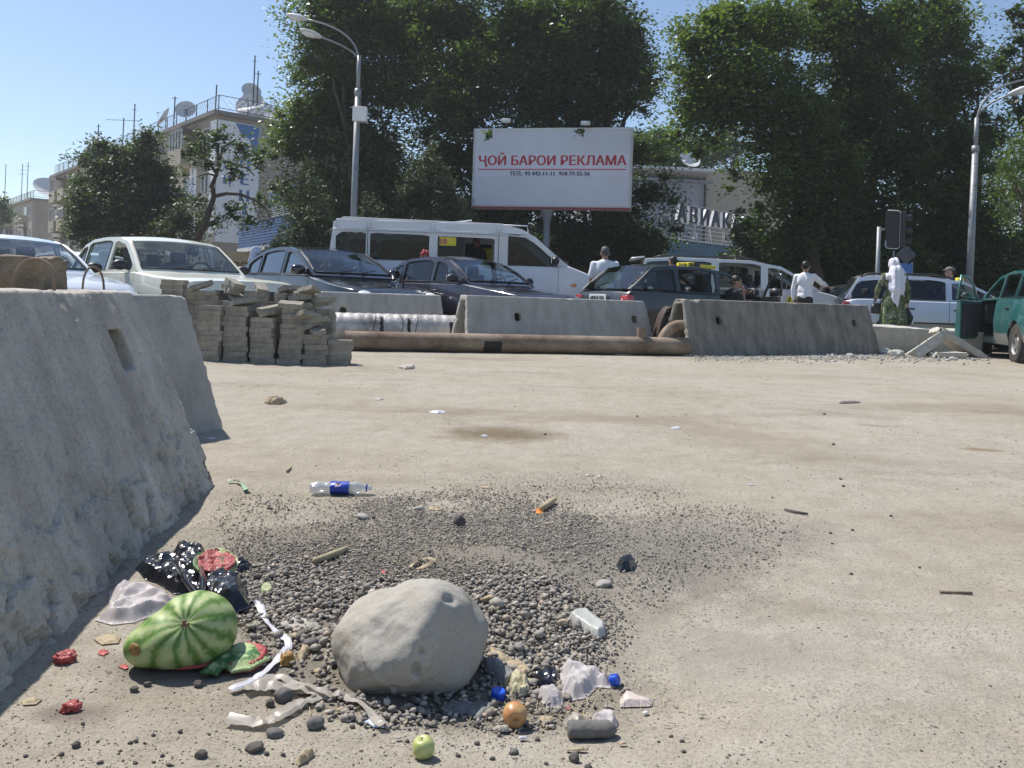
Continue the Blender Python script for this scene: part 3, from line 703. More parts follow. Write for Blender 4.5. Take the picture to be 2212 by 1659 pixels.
tag(MB().tube(pts, .008, 6).build('rebar_loop', M['rust'], None, True), 'thin rusty rebar loop bent over the leaning pale slab', 'rebar')
# ---------------------------------------------------------------- cars
def smooth_curve(pts, n):
    xs_ = [p[0] for p in pts]
    t = np.linspace(0, 1, n); s_ = np.array([0] + list(np.cumsum([math.dist(pts[i], pts[i + 1]) for i in range(len(pts) - 1)]))); s_ = s_ / s_[-1]
    x = np.interp(t, s_, [p[0] for p in pts]); z = np.interp(t, s_, [p[1] for p in pts])
    return x, z
def wheel(root, x, y, r, w, side, rimm='rim'):
    Mx = Matrix.Translation((x, y, r)) @ Matrix.Rotation(math.pi / 2, 4, 'X')
    t = MB(); t.lathe([(r * .62, -w / 2), (r * .9, -w / 2), (r * .97, -w / 2 * .8), (r, -w / 2 * .5), (r, w / 2 * .5), (r * .97, w / 2 * .8), (r * .9, w / 2), (r * .62, w / 2)], 28, Mx)
    wh = t.build('wheel', M['tyre'], root, 40)
    q = MB(); s_ = -side
    q.lathe([(r * .64, s_ * w * .47), (r * .6, s_ * w * .40), (r * .52, s_ * w * .30), (r * .30, s_ * w * .26), (r * .26, s_ * w * .34), (r * .12, s_ * w * .38), (.001, s_ * w * .38)], 24, Mx)
    q.build('rim', M[rimm], wh, 40)
    h = MB()
    for k in range(6):
        a_ = k * math.pi / 3; h.box(Mx @ Vector((r * .43 * math.cos(a_), r * .43 * math.sin(a_), s_ * w * .285)), (r * .14, .012, r * .14), Matrix.Rotation(-a_, 3, 'Y'))
    h.build('rim_hole', M['trim'], wh)
def car(label, cat, loc, head, sp, group=None, name='parked_car'):
    """local x forward, y left. head = world angle of +x. sp = shape spec"""
    root = empty(name, label, cat, loc, head, group)
    if sp.get('scale'): root.scale = (sp['scale'],) * 3
    L, Wd, side, body = sp['L'], sp['W'], sp['side'], sp['body']     # body: (x,z) from nose to tail ; side: outline of the cabin from the screen foot to the tail
    pm = sp['paint']; sill = sp.get('sill', .22); wr = sp.get('wr', .30); wf, wk = sp['axles']; ar = wr + .05
    tw = sp.get('top', Wd / 2 * .74)
    bx = np.array([p[0] for p in body])[::-1]; bz = np.array([p[1] for p in body])[::-1]
    sx_ = np.array([p[0] for p in side]); sz_ = np.array([p[1] for p in side])
    def zt(x): return float(np.interp(x, bx, bz))
    def zs(x): return float(np.interp(x, sx_[::-1], sz_[::-1]))
    def hw(x):
        nf = max(0, (x - (L / 2 - 1.0)) / 1.0); nr = max(0, (-(x) - (L / 2 - .8)) / .8)
        e = max(nf ** 2.2 * sp.get('nose', .13), nr ** 2.5 * sp.get('tail', .10)); e += .22 * max(0, (abs(x) - (L / 2 - .10)) / .10) ** 2
        return Wd / 2 * (1 - e)
    A0, A1 = side[0][0], side[-1][0]
    doors = sp.get('doors', [])
    # stations
    xs_ = set(np.round(np.linspace(-L / 2, L / 2, int(L / .09)), 4)); xs_ |= {round(L / 2 - .1 * (1 - math.cos(t)), 4) for t in (.3, .7, 1.1)}; xs_ |= {round(-L / 2 + .1 * (1 - math.cos(t)), 4) for t in (.3, .7, 1.1)}
    for ax in (wf, wk):
        for k in range(13): xs_.add(round(ax - ar * math.cos(math.pi * k / 12), 4))
    gaps = sorted({g for d_ in doors for g in d_})
    for g in gaps: xs_ = {x for x in xs_ if abs(x - g) > .012}; xs_ |= {g - .0045, g + .0045}
    xs_ |= {A0, A1}; xs_ = sorted(xs_)
    def bot(x):
        z = sill + (.05 if abs(x) > L / 2 - .25 else 0)
        for ax in (wf, wk):
            if abs(x - ax) < ar: z = max(z, wr + math.sqrt(max(0, ar ** 2 - (x - ax) ** 2)))
        return min(z, zt(x) - .1)
    NR = 9
    def sec(x, sgn):
        b0, t0 = bot(x), zt(x); w_ = hw(x); cabin = A1 <= x <= A0; ps = []
        for k in range(NR):
            f = k / (NR - 1); z = b0 + (t0 - .02 - b0) * f; g = (z - sill) / max(.1, t0 - sill)
            y = w_ * (1 - .06 * (1 - min(1, g / .35)) ** 2 - .055 * max(0, (g - .45) / .55) ** 2 + (.012 if .42 < g < .5 else 0))
            ps.append((x, sgn * y, z))
        ye = ps[-1][1]
        ps.append((x, ye * .975, t0 - .004))
        if cabin: ps.append((x, ye * .93, t0))
        else: ps.append((x, ye * .90, t0 + .006)); ps.append((x, ye * .6, t0 + .022)); ps.append((x, 0, t0 + .030))
        return ps
    def isgap(a, b): return any(abs((a + b) / 2 - g) < .004 for g in gaps)
    parts = {}
    def part(nm): return parts.setdefault(nm, MB())
    for sgn in (1, -1):
        for i in range(len(xs_) - 1):
            a_, b_ = xs_[i], xs_[i + 1]
            gap = isgap(a_, b_); nm = 'body'
            for di, (d0, d1) in enumerate(doors):
                if min(d0, d1) < (a_ + b_) / 2 < max(d0, d1): nm = ('door', di, sgn)
            miss = sp.get('missing') == nm
            pa, pb_ = sec(a_, sgn), sec(b_, sgn); k = min(len(pa), len(pb_))
            vs = pa[:k] + pb_[:k]; fs = [(j, j + 1, k + j + 1, k + j) for j in range(k - 1)]
            if gap or nm != 'body':
                part('body').add(pa[:2] + pb_[:2], [(0, 1, 3, 2)])
                if not gap and not miss: part(nm).add(vs, fs[1:])
            else: part(nm).add(vs, fs)
        # ends
    bodymb = part('body')
    for xe in (xs_[0], xs_[-1]):
        l_, r_ = sec(xe, 1), sec(xe, -1); ring = l_ + r_[::-1]; n_ = len(l_)
        bodymb.add(l_ + r_, [(j, j + 1, n_ + j + 1, n_ + j) for j in range(n_ - 1)])
    pobj = {}
    for nm, mb in parts.items():
        me = mb.mesh(merge=True)
        o = link('body' if nm == 'body' else 'door', me, M[pm], root, smooth=38); pobj[nm] = o
    # lower two-tone panel
    if sp.get('lower'):
        z1, lm = sp['lower']
        for sgn in (1, -1):
            mb = MB()
            for i in range(len(xs_) - 1):
                a_, b_ = xs_[i], xs_[i + 1]
                if sum(abs(a_ - ax) < ar - .02 for ax in (wf, wk)) and mb.v: mb.build('lower_trim', M[lm], root, 38, merge=True); mb = MB()
                if sum(abs(a_ - ax) < ar - .02 for ax in (wf, wk)) or (sp.get('missing') and sgn == sp['missing'][2] and doors and min(doors[0]) - .01 < a_ < max(doors[0])) or abs(a_) > L / 2 - .12: continue
                ra = [(x, y + sgn * .005, z) for x, y, z in sec(a_, sgn)[:NR] if z <= z1]; rb_ = [(x, y + sgn * .005, z) for x, y, z in sec(b_, sgn)[:NR] if z <= z1]; k = min(len(ra), len(rb_))
                if k > 1: mb.add(ra[:k] + rb_[:k], [(j, j + 1, k + j + 1, k + j) for j in range(k - 1)])
            if mb.v: mb.build('lower_trim', M[lm], root, 38, merge=True)
    # rub strip and handles
    if sp.get('strip'):
        for sgn in (1, -1):
            zz = sp['strip']; pts = [(x, sgn * (hw(x) * .998 + .004), zz) for x in np.linspace(wk + ar + .05, wf - ar - .05, 12)]
            if not sp.get('missing'): MB().tube(pts, [.018] * 12, 6).build('rub_strip', M['trim'], root, True)
    for di, (d0, d1) in enumerate(doors):
        for sgn in (1, -1):
            if ('door', di, sgn) not in pobj or sp.get('missing') == ('door', di, sgn): continue
            hx = min(d0, d1) + .16; hz = zt(hx) - sp.get('hdrop', .13); g = (hz - sill) / (zt(hx) - sill); y = sgn * hw(hx) * (1 - .055 * max(0, (g - .45) / .55) ** 2)
            MB().box((hx, y, hz), (.16, .045, .035)).build('handle', M[sp.get('handle', 'trim')], pobj[('door', di, sgn)], True, bevel=.008)
    # wells, floor and cabin
    mb = MB()
    for ax in (wf, wk):
        for sgn in (1, -1):
            Mx = Matrix.Translation((ax, sgn * (Wd / 2 - .16), wr)) @ Matrix.Rotation(math.pi / 2, 4, 'X'); mb.lathe([(ar + .01, -.13), (ar + .01, .13)], 20, Mx)
            mb.lathe([(ar + .01, .13 * sgn), (.01, .13 * sgn)], 20, Mx)
    zc = zt((A0 + A1) / 2)
    mb.box((0, 0, sill + .06), (L * .86, Wd * .80, .10))
    mb.box((A0 + .02, 0, zt(A0) - .22), (.3, Wd * .84, .36)); mb.box((A1 + .10, 0, (zt(A1) + sill) / 2), (.12, Wd * .80, zt(A1) - sill - .06))
    mb.build('cabin_tub', M['interior'], root)
    rk = MB()
    for sgn in (1, -1): rk.box(((wf + wk) / 2, sgn * (Wd / 2 - .10), sill + .05), (wf - wk - 2 * ar + .1, .10, .12))
    rk.box((0, 0, sill + .02), (.3, Wd - .2, .05)); rk.build('rocker', M[pm], root)
    for ax in (wf, wk):
        for sgn in (1, -1): wheel(root, ax, sgn * (Wd / 2 - .11), wr, .19, sgn, sp.get('rimm', 'rim'))
    # seats
    for rx in sp.get('seats', (.05, -.85)):
        for sy in (-.37, .37):
            mb = MB(); mb.box((rx, sy, sill + .32), (.5, .48, .16)); mb.box((rx - .24, sy, zc - .12), (.13, .46, .62), Matrix.Rotation(R(-10), 3, 'Y')); mb.box((rx - .30, sy, zc + .27), (.09, .24, .17), Matrix.Rotation(R(-10), 3, 'Y'))
            mb.build('seat', M[sp.get('seatm', 'interior')], root, True, bevel=.03, segs=2)
    sw = MB(); c_ = Vector((A0 - .55, sp.get('driver', 1) * .37, zc + .02)); sw.tube([c_ + Vector((.06 * math.sin(t) * 1, .18 * math.cos(t), .17 * math.sin(t))) for t in [2 * math.pi * k / 20 for k in range(21)]], .013, 6); sw.build('steering_wheel', M['trim'], root, True)
    # cabin shell: one strip from screen foot over the roof to the tail
    n_ = 0; sid = []; zone = []
    tot = sp['cuts']          # indices in side where windscreen ends and rear window starts
    for i in range(len(side) - 1):
        m_ = 5
        for k in range(m_):
            t = k / m_; sid.append((side[i][0] + (side[i + 1][0] - side[i][0]) * t, side[i][1] + (side[i + 1][1] - side[i][1]) * t)); zone.append('A' if i < tot[0] else ('C' if i >= tot[1] else 'R'))
    sid.append(side[-1]); zone.append('C')
    ztop = max(sz_); wb = hw((A0 + A1) / 2) * .945 * .93 + .012
    def yw(x, z):
        zb = zt(x); w0 = hw(x) * .945 * .93 + .012; f = min(1, max(0, (z - zb) / max(.05, ztop - zb))); return w0 + (tw - w0) * f ** 1.15
    vN = [-1, -.955, -.93, -.6, -.2, .2, .6, .93, .955, 1]
    def sp_pt(i, v):
        x, z = sid[i]; y = yw(x, z); f = (z - zt(x)) / max(.05, ztop - zt(x)); zo = zone[min(i, len(zone) - 1)]
        bul = (1 - v * v)
        if x > (A0 + A1) / 2: dx = .13 * (1 - f * .55)
        else: dx = -.10 * (1 - f * .6)
        return (x + dx * bul, y * v, z + .045 * bul * f ** 2 + (.006 if z >= ztop - .08 and abs(v) < .97 else 0))
    rows = [[sp_pt(i, v) for v in vN] for i in range(len(sid))]
    shell, ws, rw = MB(), MB(), MB()
    nA = tot[0] * 5; nC = tot[1] * 5; nT = len(sid) - 1
    for i in range(len(sid) - 1):
        for j in range(len(vN) - 1):
            q = [rows[i][j], rows[i][j + 1], rows[i + 1][j + 1], rows[i + 1][j]]
            innr = 1 <= j <= len(vN) - 3 and j not in (0, len(vN) - 2)
            tgt = shell
            if 1 < j < len(vN) - 3 or (innr and 2 <= j <= len(vN) - 4):
                if i < nA and 0 < i < nA: tgt = ws
                elif i >= nC + (0 if True else 0) and i < nT - 0 and sp.get('rearglass', True) and (sp.get('rg0', 0) <= i - nC < sp.get('rg1', 99)): tgt = rw
            tgt.add(q, [(0, 1, 2, 3)])
    sm = shell.mesh(merge=True); sm = eval_mesh(sm, [('SOLIDIFY', dict(thickness=.022, offset=-1))])
    rf = link('roof', sm, M[sp.get('roofm', pm)], root, smooth=38)
    link('windscreen', ws.mesh(merge=True), M[sp.get('glass', 'glass')], root, smooth=True)
    if rw.v: link('rear_window', rw.mesh(merge=True), M[sp.get('glass', 'glass')], root, smooth=True)
    # screen seal
    for rng_, lst in (('A', range(1, nA + 1)), ('C', range(nC, nT))):
        for j in (2, len(vN) - 3):
            pts = [Vector(rows[i][j]) + Vector((.004 if rng_ == 'A' else -.004, 0, .006)) for i in lst]
            if len(pts) > 1 and (rng_ == 'A' or sp.get('rearglass', True)): MB().tube(pts, .009, 5).build('window_seal', M[sp.get('seal', 'trim')], root, True)
    pts = [Vector(rows[1][j]) + Vector((.006, 0, .008)) for j in range(2, len(vN) - 2)]; MB().tube(pts, .012, 5).build('window_seal', M[sp.get('seal', 'trim')], root, True)
    for q in (-.42, .10):                              # wipers
        p0 = Vector(sp_pt(1, q)) + Vector((.03, 0, .02)); p1 = Vector(sp_pt(2, q + .42)) + Vector((.03, 0, .02)); MB().tube([p0, p1], .010, 5).build('wiper', M['trim'], root)
    # side frames with window holes
    for sgn in (1, -1):
        outer = [(x, z) for x, z in sid]; base = [(x, zt(x)) for x in np.linspace(A1, A0, 14)][1:-1]
        outer = outer + base; holes = []; panes = []
        for wi, wdef in enumerate(sp['windows']):
            x0, x1 = wdef[0], wdef[1]; ins_t = wdef[2] if len(wdef) > 2 else .055; zb_ = wdef[3] if len(wdef) > 3 else None
            topx = np.linspace(x0, x1, 11); top = []; 
            for k, x in enumerate(topx):
                zb = (zb_ if zb_ is not None else zt(x) + .03); z = zs(x) - ins_t
                if k in (0, 10): z -= .018
                if z > zb + .012: top.append((x, z))
            if len(top) < 2: continue
            bot_ = [(top[-1][0], (zb_ if zb_ is not None else zt(top[-1][0]) + .03)), (top[0][0], (zb_ if zb_ is not None else zt(top[0][0]) + .03))]
            poly = top + bot_; holes.append(poly); panes.append(poly)
        def to3(x, z, off=0): return (x, sgn * (yw(x, z) + off), z)
        loops_ = [[Vector((x, z, 0)) for x, z in outer]] + [[Vector((x, z, 0)) for x, z in h] for h in holes]
        tris = tessellate_polygon(loops_); flat = [v for l_ in loops_ for v in l_]
        mb = MB(); mb.add([to3(v.x, v.y) for v in flat], [tuple(t) for t in tris])
        me = mb.mesh(); 
        me = eval_mesh(me, [('SOLIDIFY', dict(thickness=.03, offset=0))])
        link('window_frame', me, M[sp.get('framem', pm)], root)
        for wi, poly in enumerate(panes):
            op = sp.get('open', {}).get((wi, sgn))
            if op == 1: continue
            mb = MB(); k = len(poly); mb.add([to3(x, z, -.004) for x, z in poly], [tuple(range(k))]); mb.build('side_window', M[sp.get('sideglass', sp.get('glass', 'glass'))], root)
            mb = MB(); mb.tube([Vector(to3(x, z, .014)) for x, z in poly + [poly[0]]], .010, 4); mb.build('window_seal', M[sp.get('seal', 'trim')], root)
    # mirrors
    for sgn in (1, -1):
        if sp.get('nomirror') == sgn: continue
        x = A0 - sp.get('mback', .28); z = zt(x) + sp.get('mup', .09); y = sgn * (yw(x, z) + .15); ms = sp.get('ms', 1)
        mb = MB(); mb.ell((x, y, z), (.07 * ms, .115 * ms, .075 * ms)); mi = mb.build('mirror', M[sp.get('mirrorm', 'trim')], root, True)
        MB().tube([(x, y - sgn * .05, z - .03), (x + .02, sgn * (yw(x, z) - .01), z - .07)], .022, 6).build('mirror_arm', M['trim'], mi, True)
        MB().box((x - .066 * ms, y, z), (.01, .17 * ms, .10 * ms)).build('mirror_glass', M['chrome'], mi, bevel=.003)
    # front and rear details
    for k, (nm, mm, c_, d_, shape) in enumerate(sp.get('extras', [])):
        for sgn in ((1, -1) if c_[1] else (1,)):
            c3 = (c_[0], c_[1] * sgn, c_[2]); mb = MB()
            if shape == 'ell': mb.ell(c3, (d_[0] / 2, d_[1] / 2, d_[2] / 2), n=16, m=10)
            else: mb.box(c3, d_)
            mb.build(nm, M[mm], root, True if shape == 'ell' else 30, bevel=0 if shape == 'ell' else min(d_) * .22, segs=2)
    return root
def side_of(*p): return list(p)
M['p_silver'] = paint('silver_blue_car_paint', (.60, .66, .74), .35, .3, .3)
M['p_cream'] = paint('cream_car_paint', (.70, .70, .60), 0, .38, .25)
M['p_black'] = paint('black_blue_car_paint', (.006, .008, .014), .0, .10, .02, 1)
M['p_purple'] = paint('dark_plum_car_paint', (.022, .020, .036), .3, .2, .06, 1)
M['p_white'] = paint('white_van_paint', (.74, .76, .80), 0, .4, .2)
M['p_taxi'] = paint('charcoal_green_car_paint', (.012, .016, .018), .2, .25, .10, 1)
M['p_mini'] = paint('silver_white_minivan_paint', (.62, .64, .65), .15, .35, .3)
M['p_wagon'] = paint('pale_silver_wagon_paint', (.62, .66, .74), .3, .3, .2)
M['p_teal'] = paint('teal_car_paint', (.02, .16, .155), .3, .28, .3, 1)
M['p_grey'] = paint('grey_two_tone_paint', (.27, .27, .25), .3, .4, .45)
def sedan(pm, L=4.7, Wd=1.78, H=1.43, belt=.93, hood=.80, deck=.92, wr=.31, **kw):
    h = L / 2
    sp = dict(L=L, W=Wd, paint=pm, wr=wr, axles=(h - .86, -h + .98),
              body=[(h, hood - .22), (h - .05, hood - .12), (h - .2, hood - .02), (h - .7, hood + .05), (.85, belt), (-1.3, belt + .02), (-h + .25, deck), (-h + .05, deck - .05), (-h, deck - .18)],
              side=[(.92, belt), (.52, belt + .26), (.22, H - .07), (-.05, H - .015), (-.40, H), (-.85, H - .03), (-1.10, H - .10), (-1.68, deck + .03)], cuts=(2, 6),
              doors=[(.95, -.08), (-.08, -1.0)], windows=[(-.04, .84), (-.92, -.13), (-1.42, -1.0)], seats=(.0, -.9))
    sp.update(kw); return sp
def at(px, D, dz=0.0):
    a, b = ray(px, 650); z = .11 if D > 15.5 else float(gz(a * D, D)); return (a * D, D, z + dz)
HD = lambda phi: R(phi - 90)                            # phi = degrees from "towards the camera" turning to the right of the picture
# silver sedan, far left
car('silver blue saloon at the far left behind the foreground concrete block', 'car', at(8, 11.0), HD(52),
    sedan('p_silver', 4.55, 1.75, 1.40, extras=[('headlight', 'lamp', (2.16, .62, .62), (.2, .4, .2), 'ell')]))
volga = sedan('p_cream', 4.75, 1.82, 1.50, belt=.985, hood=.93, deck=.96, seatm='seat_light', lower=(.72, 'p_grey'), tail=.05, nose=.06,
    extras=[('headlight', 'lamp', (2.33, .66, .66), (.16, .42, .22), 'box'), ('grille', 'trim', (2.36, 0, .66), (.06, .9, .2), 'box'), ('bumper', 'chrome', (2.42, 0, .42), (.12, 1.6, .16), 'box')], open={(0, -1): 1})
volga['body'] = [(2.375, .76), (2.33, .86), (2.1, .90), (1.5, .93), (.9, .985), (-1.3, .985), (-2.1, .93), (-2.3, .88), (-2.375, .72)]
volga['side'] = [(.95, .985), (.62, 1.24), (.34, 1.43), (.05, 1.49), (-.40, 1.505), (-.85, 1.48), (-1.12, 1.40), (-1.52, .985)]
car('boxy old cream saloon with its front side window down, behind the paver stacks', 'car', at(352, 12.3), HD(49), volga)
benz = sedan('p_black', 4.72, 1.82, 1.45, belt=.95, hood=.76, deck=.95, sideglass='glass_blue', mirrorm='p_black', handle='p_black', ms=1.15, tail=.14, nose=.2,
    extras=[('headlight', 'lamp', (2.20, .62, .63), (.34, .30, .20), 'ell'), ('grille_frame', 'chrome', (2.35, 0, .60), (.06, .74, .20), 'box'), ('grille', 'trim', (2.37, 0, .59), (.05, .68, .15), 'box')])
benz['side'] = [(1.0, .95), (.55, 1.22), (.20, 1.38), (-.08, 1.435), (-.45, 1.45), (-.9, 1.41), (-1.25, 1.30), (-1.85, .99)]
bz = car('glossy black saloon with round headlamps parked right of the cream saloon', 'car', at(704, 15.6), HD(43), dict(benz, scale=1.10))
mb = MB(); c_ = Vector((2.16, 0, .86)); mb.tube([c_ + Vector((0, .035 * math.cos(t), .035 * math.sin(t))) for t in [2 * math.pi * k / 16 for k in range(17)]], .004, 5)
for k in range(3): t = math.pi / 2 + k * 2 * math.pi / 3; mb.tube([c_, c_ + Vector((0, .035 * math.cos(t), .035 * math.sin(t)))], .003, 5)
mb.tube([c_ + Vector((0, 0, -.035)), c_ + Vector((0, 0, -.08))], .005, 5); mb.build('bonnet_ornament', M['chrome'], bz)
car('dark plum saloon in front of the white minibus', 'car', at(1010, 15.35), HD(44), dict(sedan('p_purple', 4.5, 1.72, 1.41, belt=.94, hood=.80, deck=.94, wr=.29, sideglass='glass', extras=[('headlight', 'lamp', (2.13, .58, .62), (.2, .42, .16), 'ell'), ('grille', 'trim', (2.2, 0, .6), (.1, .7, .1), 'box')]), scale=1.07))
car('white car mostly hidden behind the cream saloon, only its roof showing', 'car', at(196, 17.3), HD(60), sedan('p_white', 4.4, 1.7, 1.42))
car('dark car low behind the right barrier between the minivan and the silver wagon', 'car', at(1890, 20.5), HD(88), sedan('p_taxi', 4.3, 1.7, 1.36))
# charcoal taxi estate
tx = dict(L=4.5, W=1.74, paint='p_taxi', wr=.30, axles=(1.36, -1.27), body=[(2.25, .60), (2.2, .70), (2.0, .78), (1.2, .88), (.78, .94), (-1.4, .97), (-2.1, .98), (-2.2, .90), (-2.25, .75)],
          side=[(.82, .94), (.42, 1.20), (.10, 1.36), (-.5, 1.43), (-1.25, 1.43), (-1.62, 1.39), (-2.12, 1.0)], cuts=(2, 5), doors=[(.85, -.18), (-.18, -1.12)],
          windows=[(-.13, .72, .05), (-1.06, -.22, .05), (-1.86, -1.16, .06)], missing=('door', 0, -1), open={(0, -1): 1, (1, -1): 1}, sideglass='glass', handle='p_taxi', glass='glass',
          extras=[('tail_light', 'red', (-2.16, .71, .79), (.16, .22, .20), 'box'), ('bumper', 'trim', (-2.26, 0, .45), (.12, 1.62, .2), 'box')])
tl = at(1506, 15.2); taxi = car('charcoal estate taxi with a yellow roof sign and its passenger door open', 'taxi', tl, HD(118), tx)
pl = MB(); pl.box((-2.272, .02, .83), (.02, .52, .13)); pl_o = pl.build('number_plate', M['white'], taxi, bevel=.004)
link('plate_lettering', text_mesh('4497AT01', .105, frameM((-2.285, .02, .795), (0, -1, 0), (0, 0, 1)), bold=.006, sx=1.0), M['ink'], pl_o)
rs = MB(); rs.box((-.35, -.05, 1.50), (.15, .38, .10)); ro = rs.build('roof_sign', M['yellow'], taxi, 30, bevel=.025, segs=2)
link('sign_lettering', text_mesh('TAXI', .10, frameM((-.35, -.243, 1.468), (1, 0, 0), (0, 0, 1)), bold=.006), M['ink'], ro)
link('sign_lettering', text_mesh('TAXI', .10, frameM((-.428, -.05, 1.468), (0, -1, 0), (0, 0, 1)), bold=.006), M['ink'], ro)
rs = MB(); rs.box((-.02, -.30, 1.475), (.36, .02, .07)); rs.build('yellow_strip', M['yellow'], taxi, bevel=.004)
MB().tube([(-2.13, .3, 1.04), (-1.95, -.12, 1.16)], .012, 5).build('rear_wiper', M['trim'], taxi)
dm = MB()                                              # open front passenger door, hinged at its front edge
Rz = Matrix.Rotation(R(62), 3, 'Z')
def dpt(x, y, z): v = Rz @ Vector((-x, -y, 0)); return (.85 + v.x, -.84 + v.y, z)
dm.add([dpt(0, -.05, .28), dpt(1.0, -.05, .28), dpt(1.0, -.05, .96), dpt(0, -.05, .94), dpt(0, .03, .28), dpt(1.0, .03, .28), dpt(1.0, .0, .96), dpt(0, .0, .94)], [(0, 1, 2, 3), (4, 7, 6, 5), (0, 4, 5, 1), (1, 5, 6, 2), (2, 6, 7, 3), (3, 7, 4, 0)])
do = dm.build('open_door', M['p_taxi'], taxi, bevel=.01); MB().tube([dpt(.05, 0, .94), dpt(.35, 0, 1.22), dpt(.7, .01, 1.36), dpt(.98, .01, 1.34), dpt(1.0, 0, .96)], .022, 6).build('door_frame', M['p_taxi'], do, True)
mi = MB(); mi.ell(dpt(.22, .15, 1.03), (.08, .12, .09)); mi.build('door_mirror', M['trim'], do, True)
# silver minivan
mv = dict(L=4.9, W=1.85, paint='p_mini', wr=.33, axles=(1.55, -1.45), sill=.25, body=[(2.45, .72), (2.38, .90), (2.1, 1.02), (1.7, 1.12), (-2.0, 1.12), (-2.4, 1.08), (-2.45, .8)],
          side=[(1.75, 1.12), (1.30, 1.42), (.86, 1.66), (.2, 1.77), (-1.5, 1.80), (-2.18, 1.76), (-2.40, 1.12)], cuts=(2, 5), doors=[(1.55, .52), (.50, -.62)], top=.74,
          windows=[(.58, 1.62, .07), (-.52, .42, .06), (-2.15, -.70, .07)], missing=('door', 1, -1), open={(1, -1): 1, (0, -1): 1}, sideglass='glass_dark', seats=(.55, -.35, -1.3), mback=.45, lower=(.62, 'p_grey'))
ml = at(1588, 19.0); mini = car('silver minivan with its sliding side door open behind the charcoal taxi', 'minivan', ml, HD(84), mv)
for s_ in (1, -1): MB().tube([(-2.0, s_ * .66, 1.80), (-1.8, s_ * .66, 1.86), (.1, s_ * .66, 1.85), (.35, s_ * .66, 1.79)], .018, 6).build('roof_rail', M['trim'], mini, True)
MB().box((-2.36, 0, 1.79), (.32, 1.3, .045), Matrix.Rotation(R(-8), 3, 'Y')).build('spoiler', M['p_mini'], mini, True, bevel=.015)
mb = MB(); mb.lathe([(.001, 0), (.13, 0), (.13, .004)], 20, frameM((1.1, -.932, .88), (1, 0, 0), (0, 0, 1))); em = mb.build('door_emblem', M['yellow'], mini)
mb = MB(); mb.lathe([(.06, .0), (.09, .0)], 20, frameM((1.1, -.939, .88), (1, 0, 0), (0, 0, 1))); mb.build('emblem_ring', M['ink'], em)
link('number_lettering', text_mesh('02', .13, frameM((-1.5, -.86, 1.66), (1, 0, 0), (0, 0, 1)), bold=.01), M['ink'], mini)
# silver wagon on the right
wg = dict(L=4.3, W=1.70, paint='p_wagon', wr=.30, axles=(1.35, -1.20), sill=.2, body=[(2.15, .60), (2.1, .70), (1.8, .80), (1.1, .90), (.86, .94), (-1.9, .97), (-2.1, .92), (-2.15, .7)],
          side=[(.92, .94), (.50, 1.20), (.16, 1.37), (-.5, 1.44), (-1.5, 1.44), (-1.85, 1.40), (-2.10, .97)], cuts=(2, 5), doors=[(.9, -.14), (-.14, -1.02)],
          windows=[(-.08, .78, .05), (-.96, -.20, .05), (-1.98, -1.06, .07)], open={(0, -1): 1}, sideglass='glass_dark', lower=(.50, 'p_grey'), strip=.50, handle='trim', hdrop=.17,
          extras=[('tail_light', 'red', (-2.09, .72, .80), (.12, .22, .22), 'box')])
wagon = car('pale silver estate car with black roof rails at the right, its front window down', 'estate car', at(2046, 17.0), HD(74), dict(wg, scale=1.0))
for s_ in (1, -1): MB().tube([(-1.8, s_ * .60, 1.44), (-1.65, s_ * .60, 1.51), (-.4, s_ * .60, 1.51), (.0, s_ * .60, 1.42)], .022, 6).build('roof_rail', M['trim'], wagon, True)
rs = MB(); rs.box((.22, 0, 1.43), (.14, .26, .10)); rs.build('roof_light', M['yellow'], wagon, True, bevel=.02)
# teal hatchback, rear end nearest
rw_ = G(2203, 784); dv = Vector((math.cos(R(74)), math.sin(R(74)), 0)); lf = Vector((-dv.y, dv.x, 0)); oc = rw_ + dv * 1.24 - lf * .77; oc.z = .085
tg = dict(L=4.1, W=1.74, paint='p_teal', wr=.31, axles=(1.26, -1.24), sill=.26, body=[(2.05, .62), (2.0, .74), (1.7, .85), (1.1, .95), (.8, 1.0), (-1.8, 1.03), (-2.0, 1.0), (-2.05, .75)],
          side=[(.92, .99), (.50, 1.25), (.16, 1.42), (-.4, 1.49), (-1.3, 1.48), (-1.65, 1.42), (-1.98, 1.03)], cuts=(2, 5), doors=[(.86, -.16), (-.16, -1.0)],
          windows=[(-.10, .76, .05), (-.94, -.22, .05), (-1.78, -1.04, .08)], missing=('door', 0, 1), open={(0, 1): 1}, sideglass='glass_dark', lower=(.52, 'p_grey'), handle='trim', hdrop=.16, nomirror=1)
teal = car('teal hatchback cut off by the right edge with its driver door open', 'car', oc, R(74), tg)
dm = MB(); Rz = Matrix.Rotation(R(-34), 3, 'Z')
def dpt(x, y, z): v = Rz @ Vector((-x, y, 0)); return (.86 + v.x, .84 + v.y, z)
dm.add([dpt(0, -.07, .30), dpt(1.0, -.07, .30), dpt(1.0, -.07, 1.0), dpt(0, -.07, .98), dpt(0, .03, .30), dpt(1.0, .03, .30), dpt(1.0, .0, 1.0), dpt(0, .0, .98)], [(0, 1, 2, 3), (4, 7, 6, 5), (0, 4, 5, 1), (1, 5, 6, 2), (2, 6, 7, 3), (3, 7, 4, 0)])
do = dm.build('open_door', M['p_teal'], teal, bevel=.012); MB().box(dpt(.5, -.085, .64), (.85, .02, .60), Matrix.Rotation(R(146), 3, 'Z')).build('door_lining', M['interior'], do, bevel=.008)
MB().tube([dpt(.05, 0, .98), dpt(.35, -.03, 1.26), dpt(.7, -.06, 1.41), dpt(.98, -.06, 1.42), dpt(1.0, 0, 1.0)], .024, 6).build('door_frame', M['p_teal'], do, True)
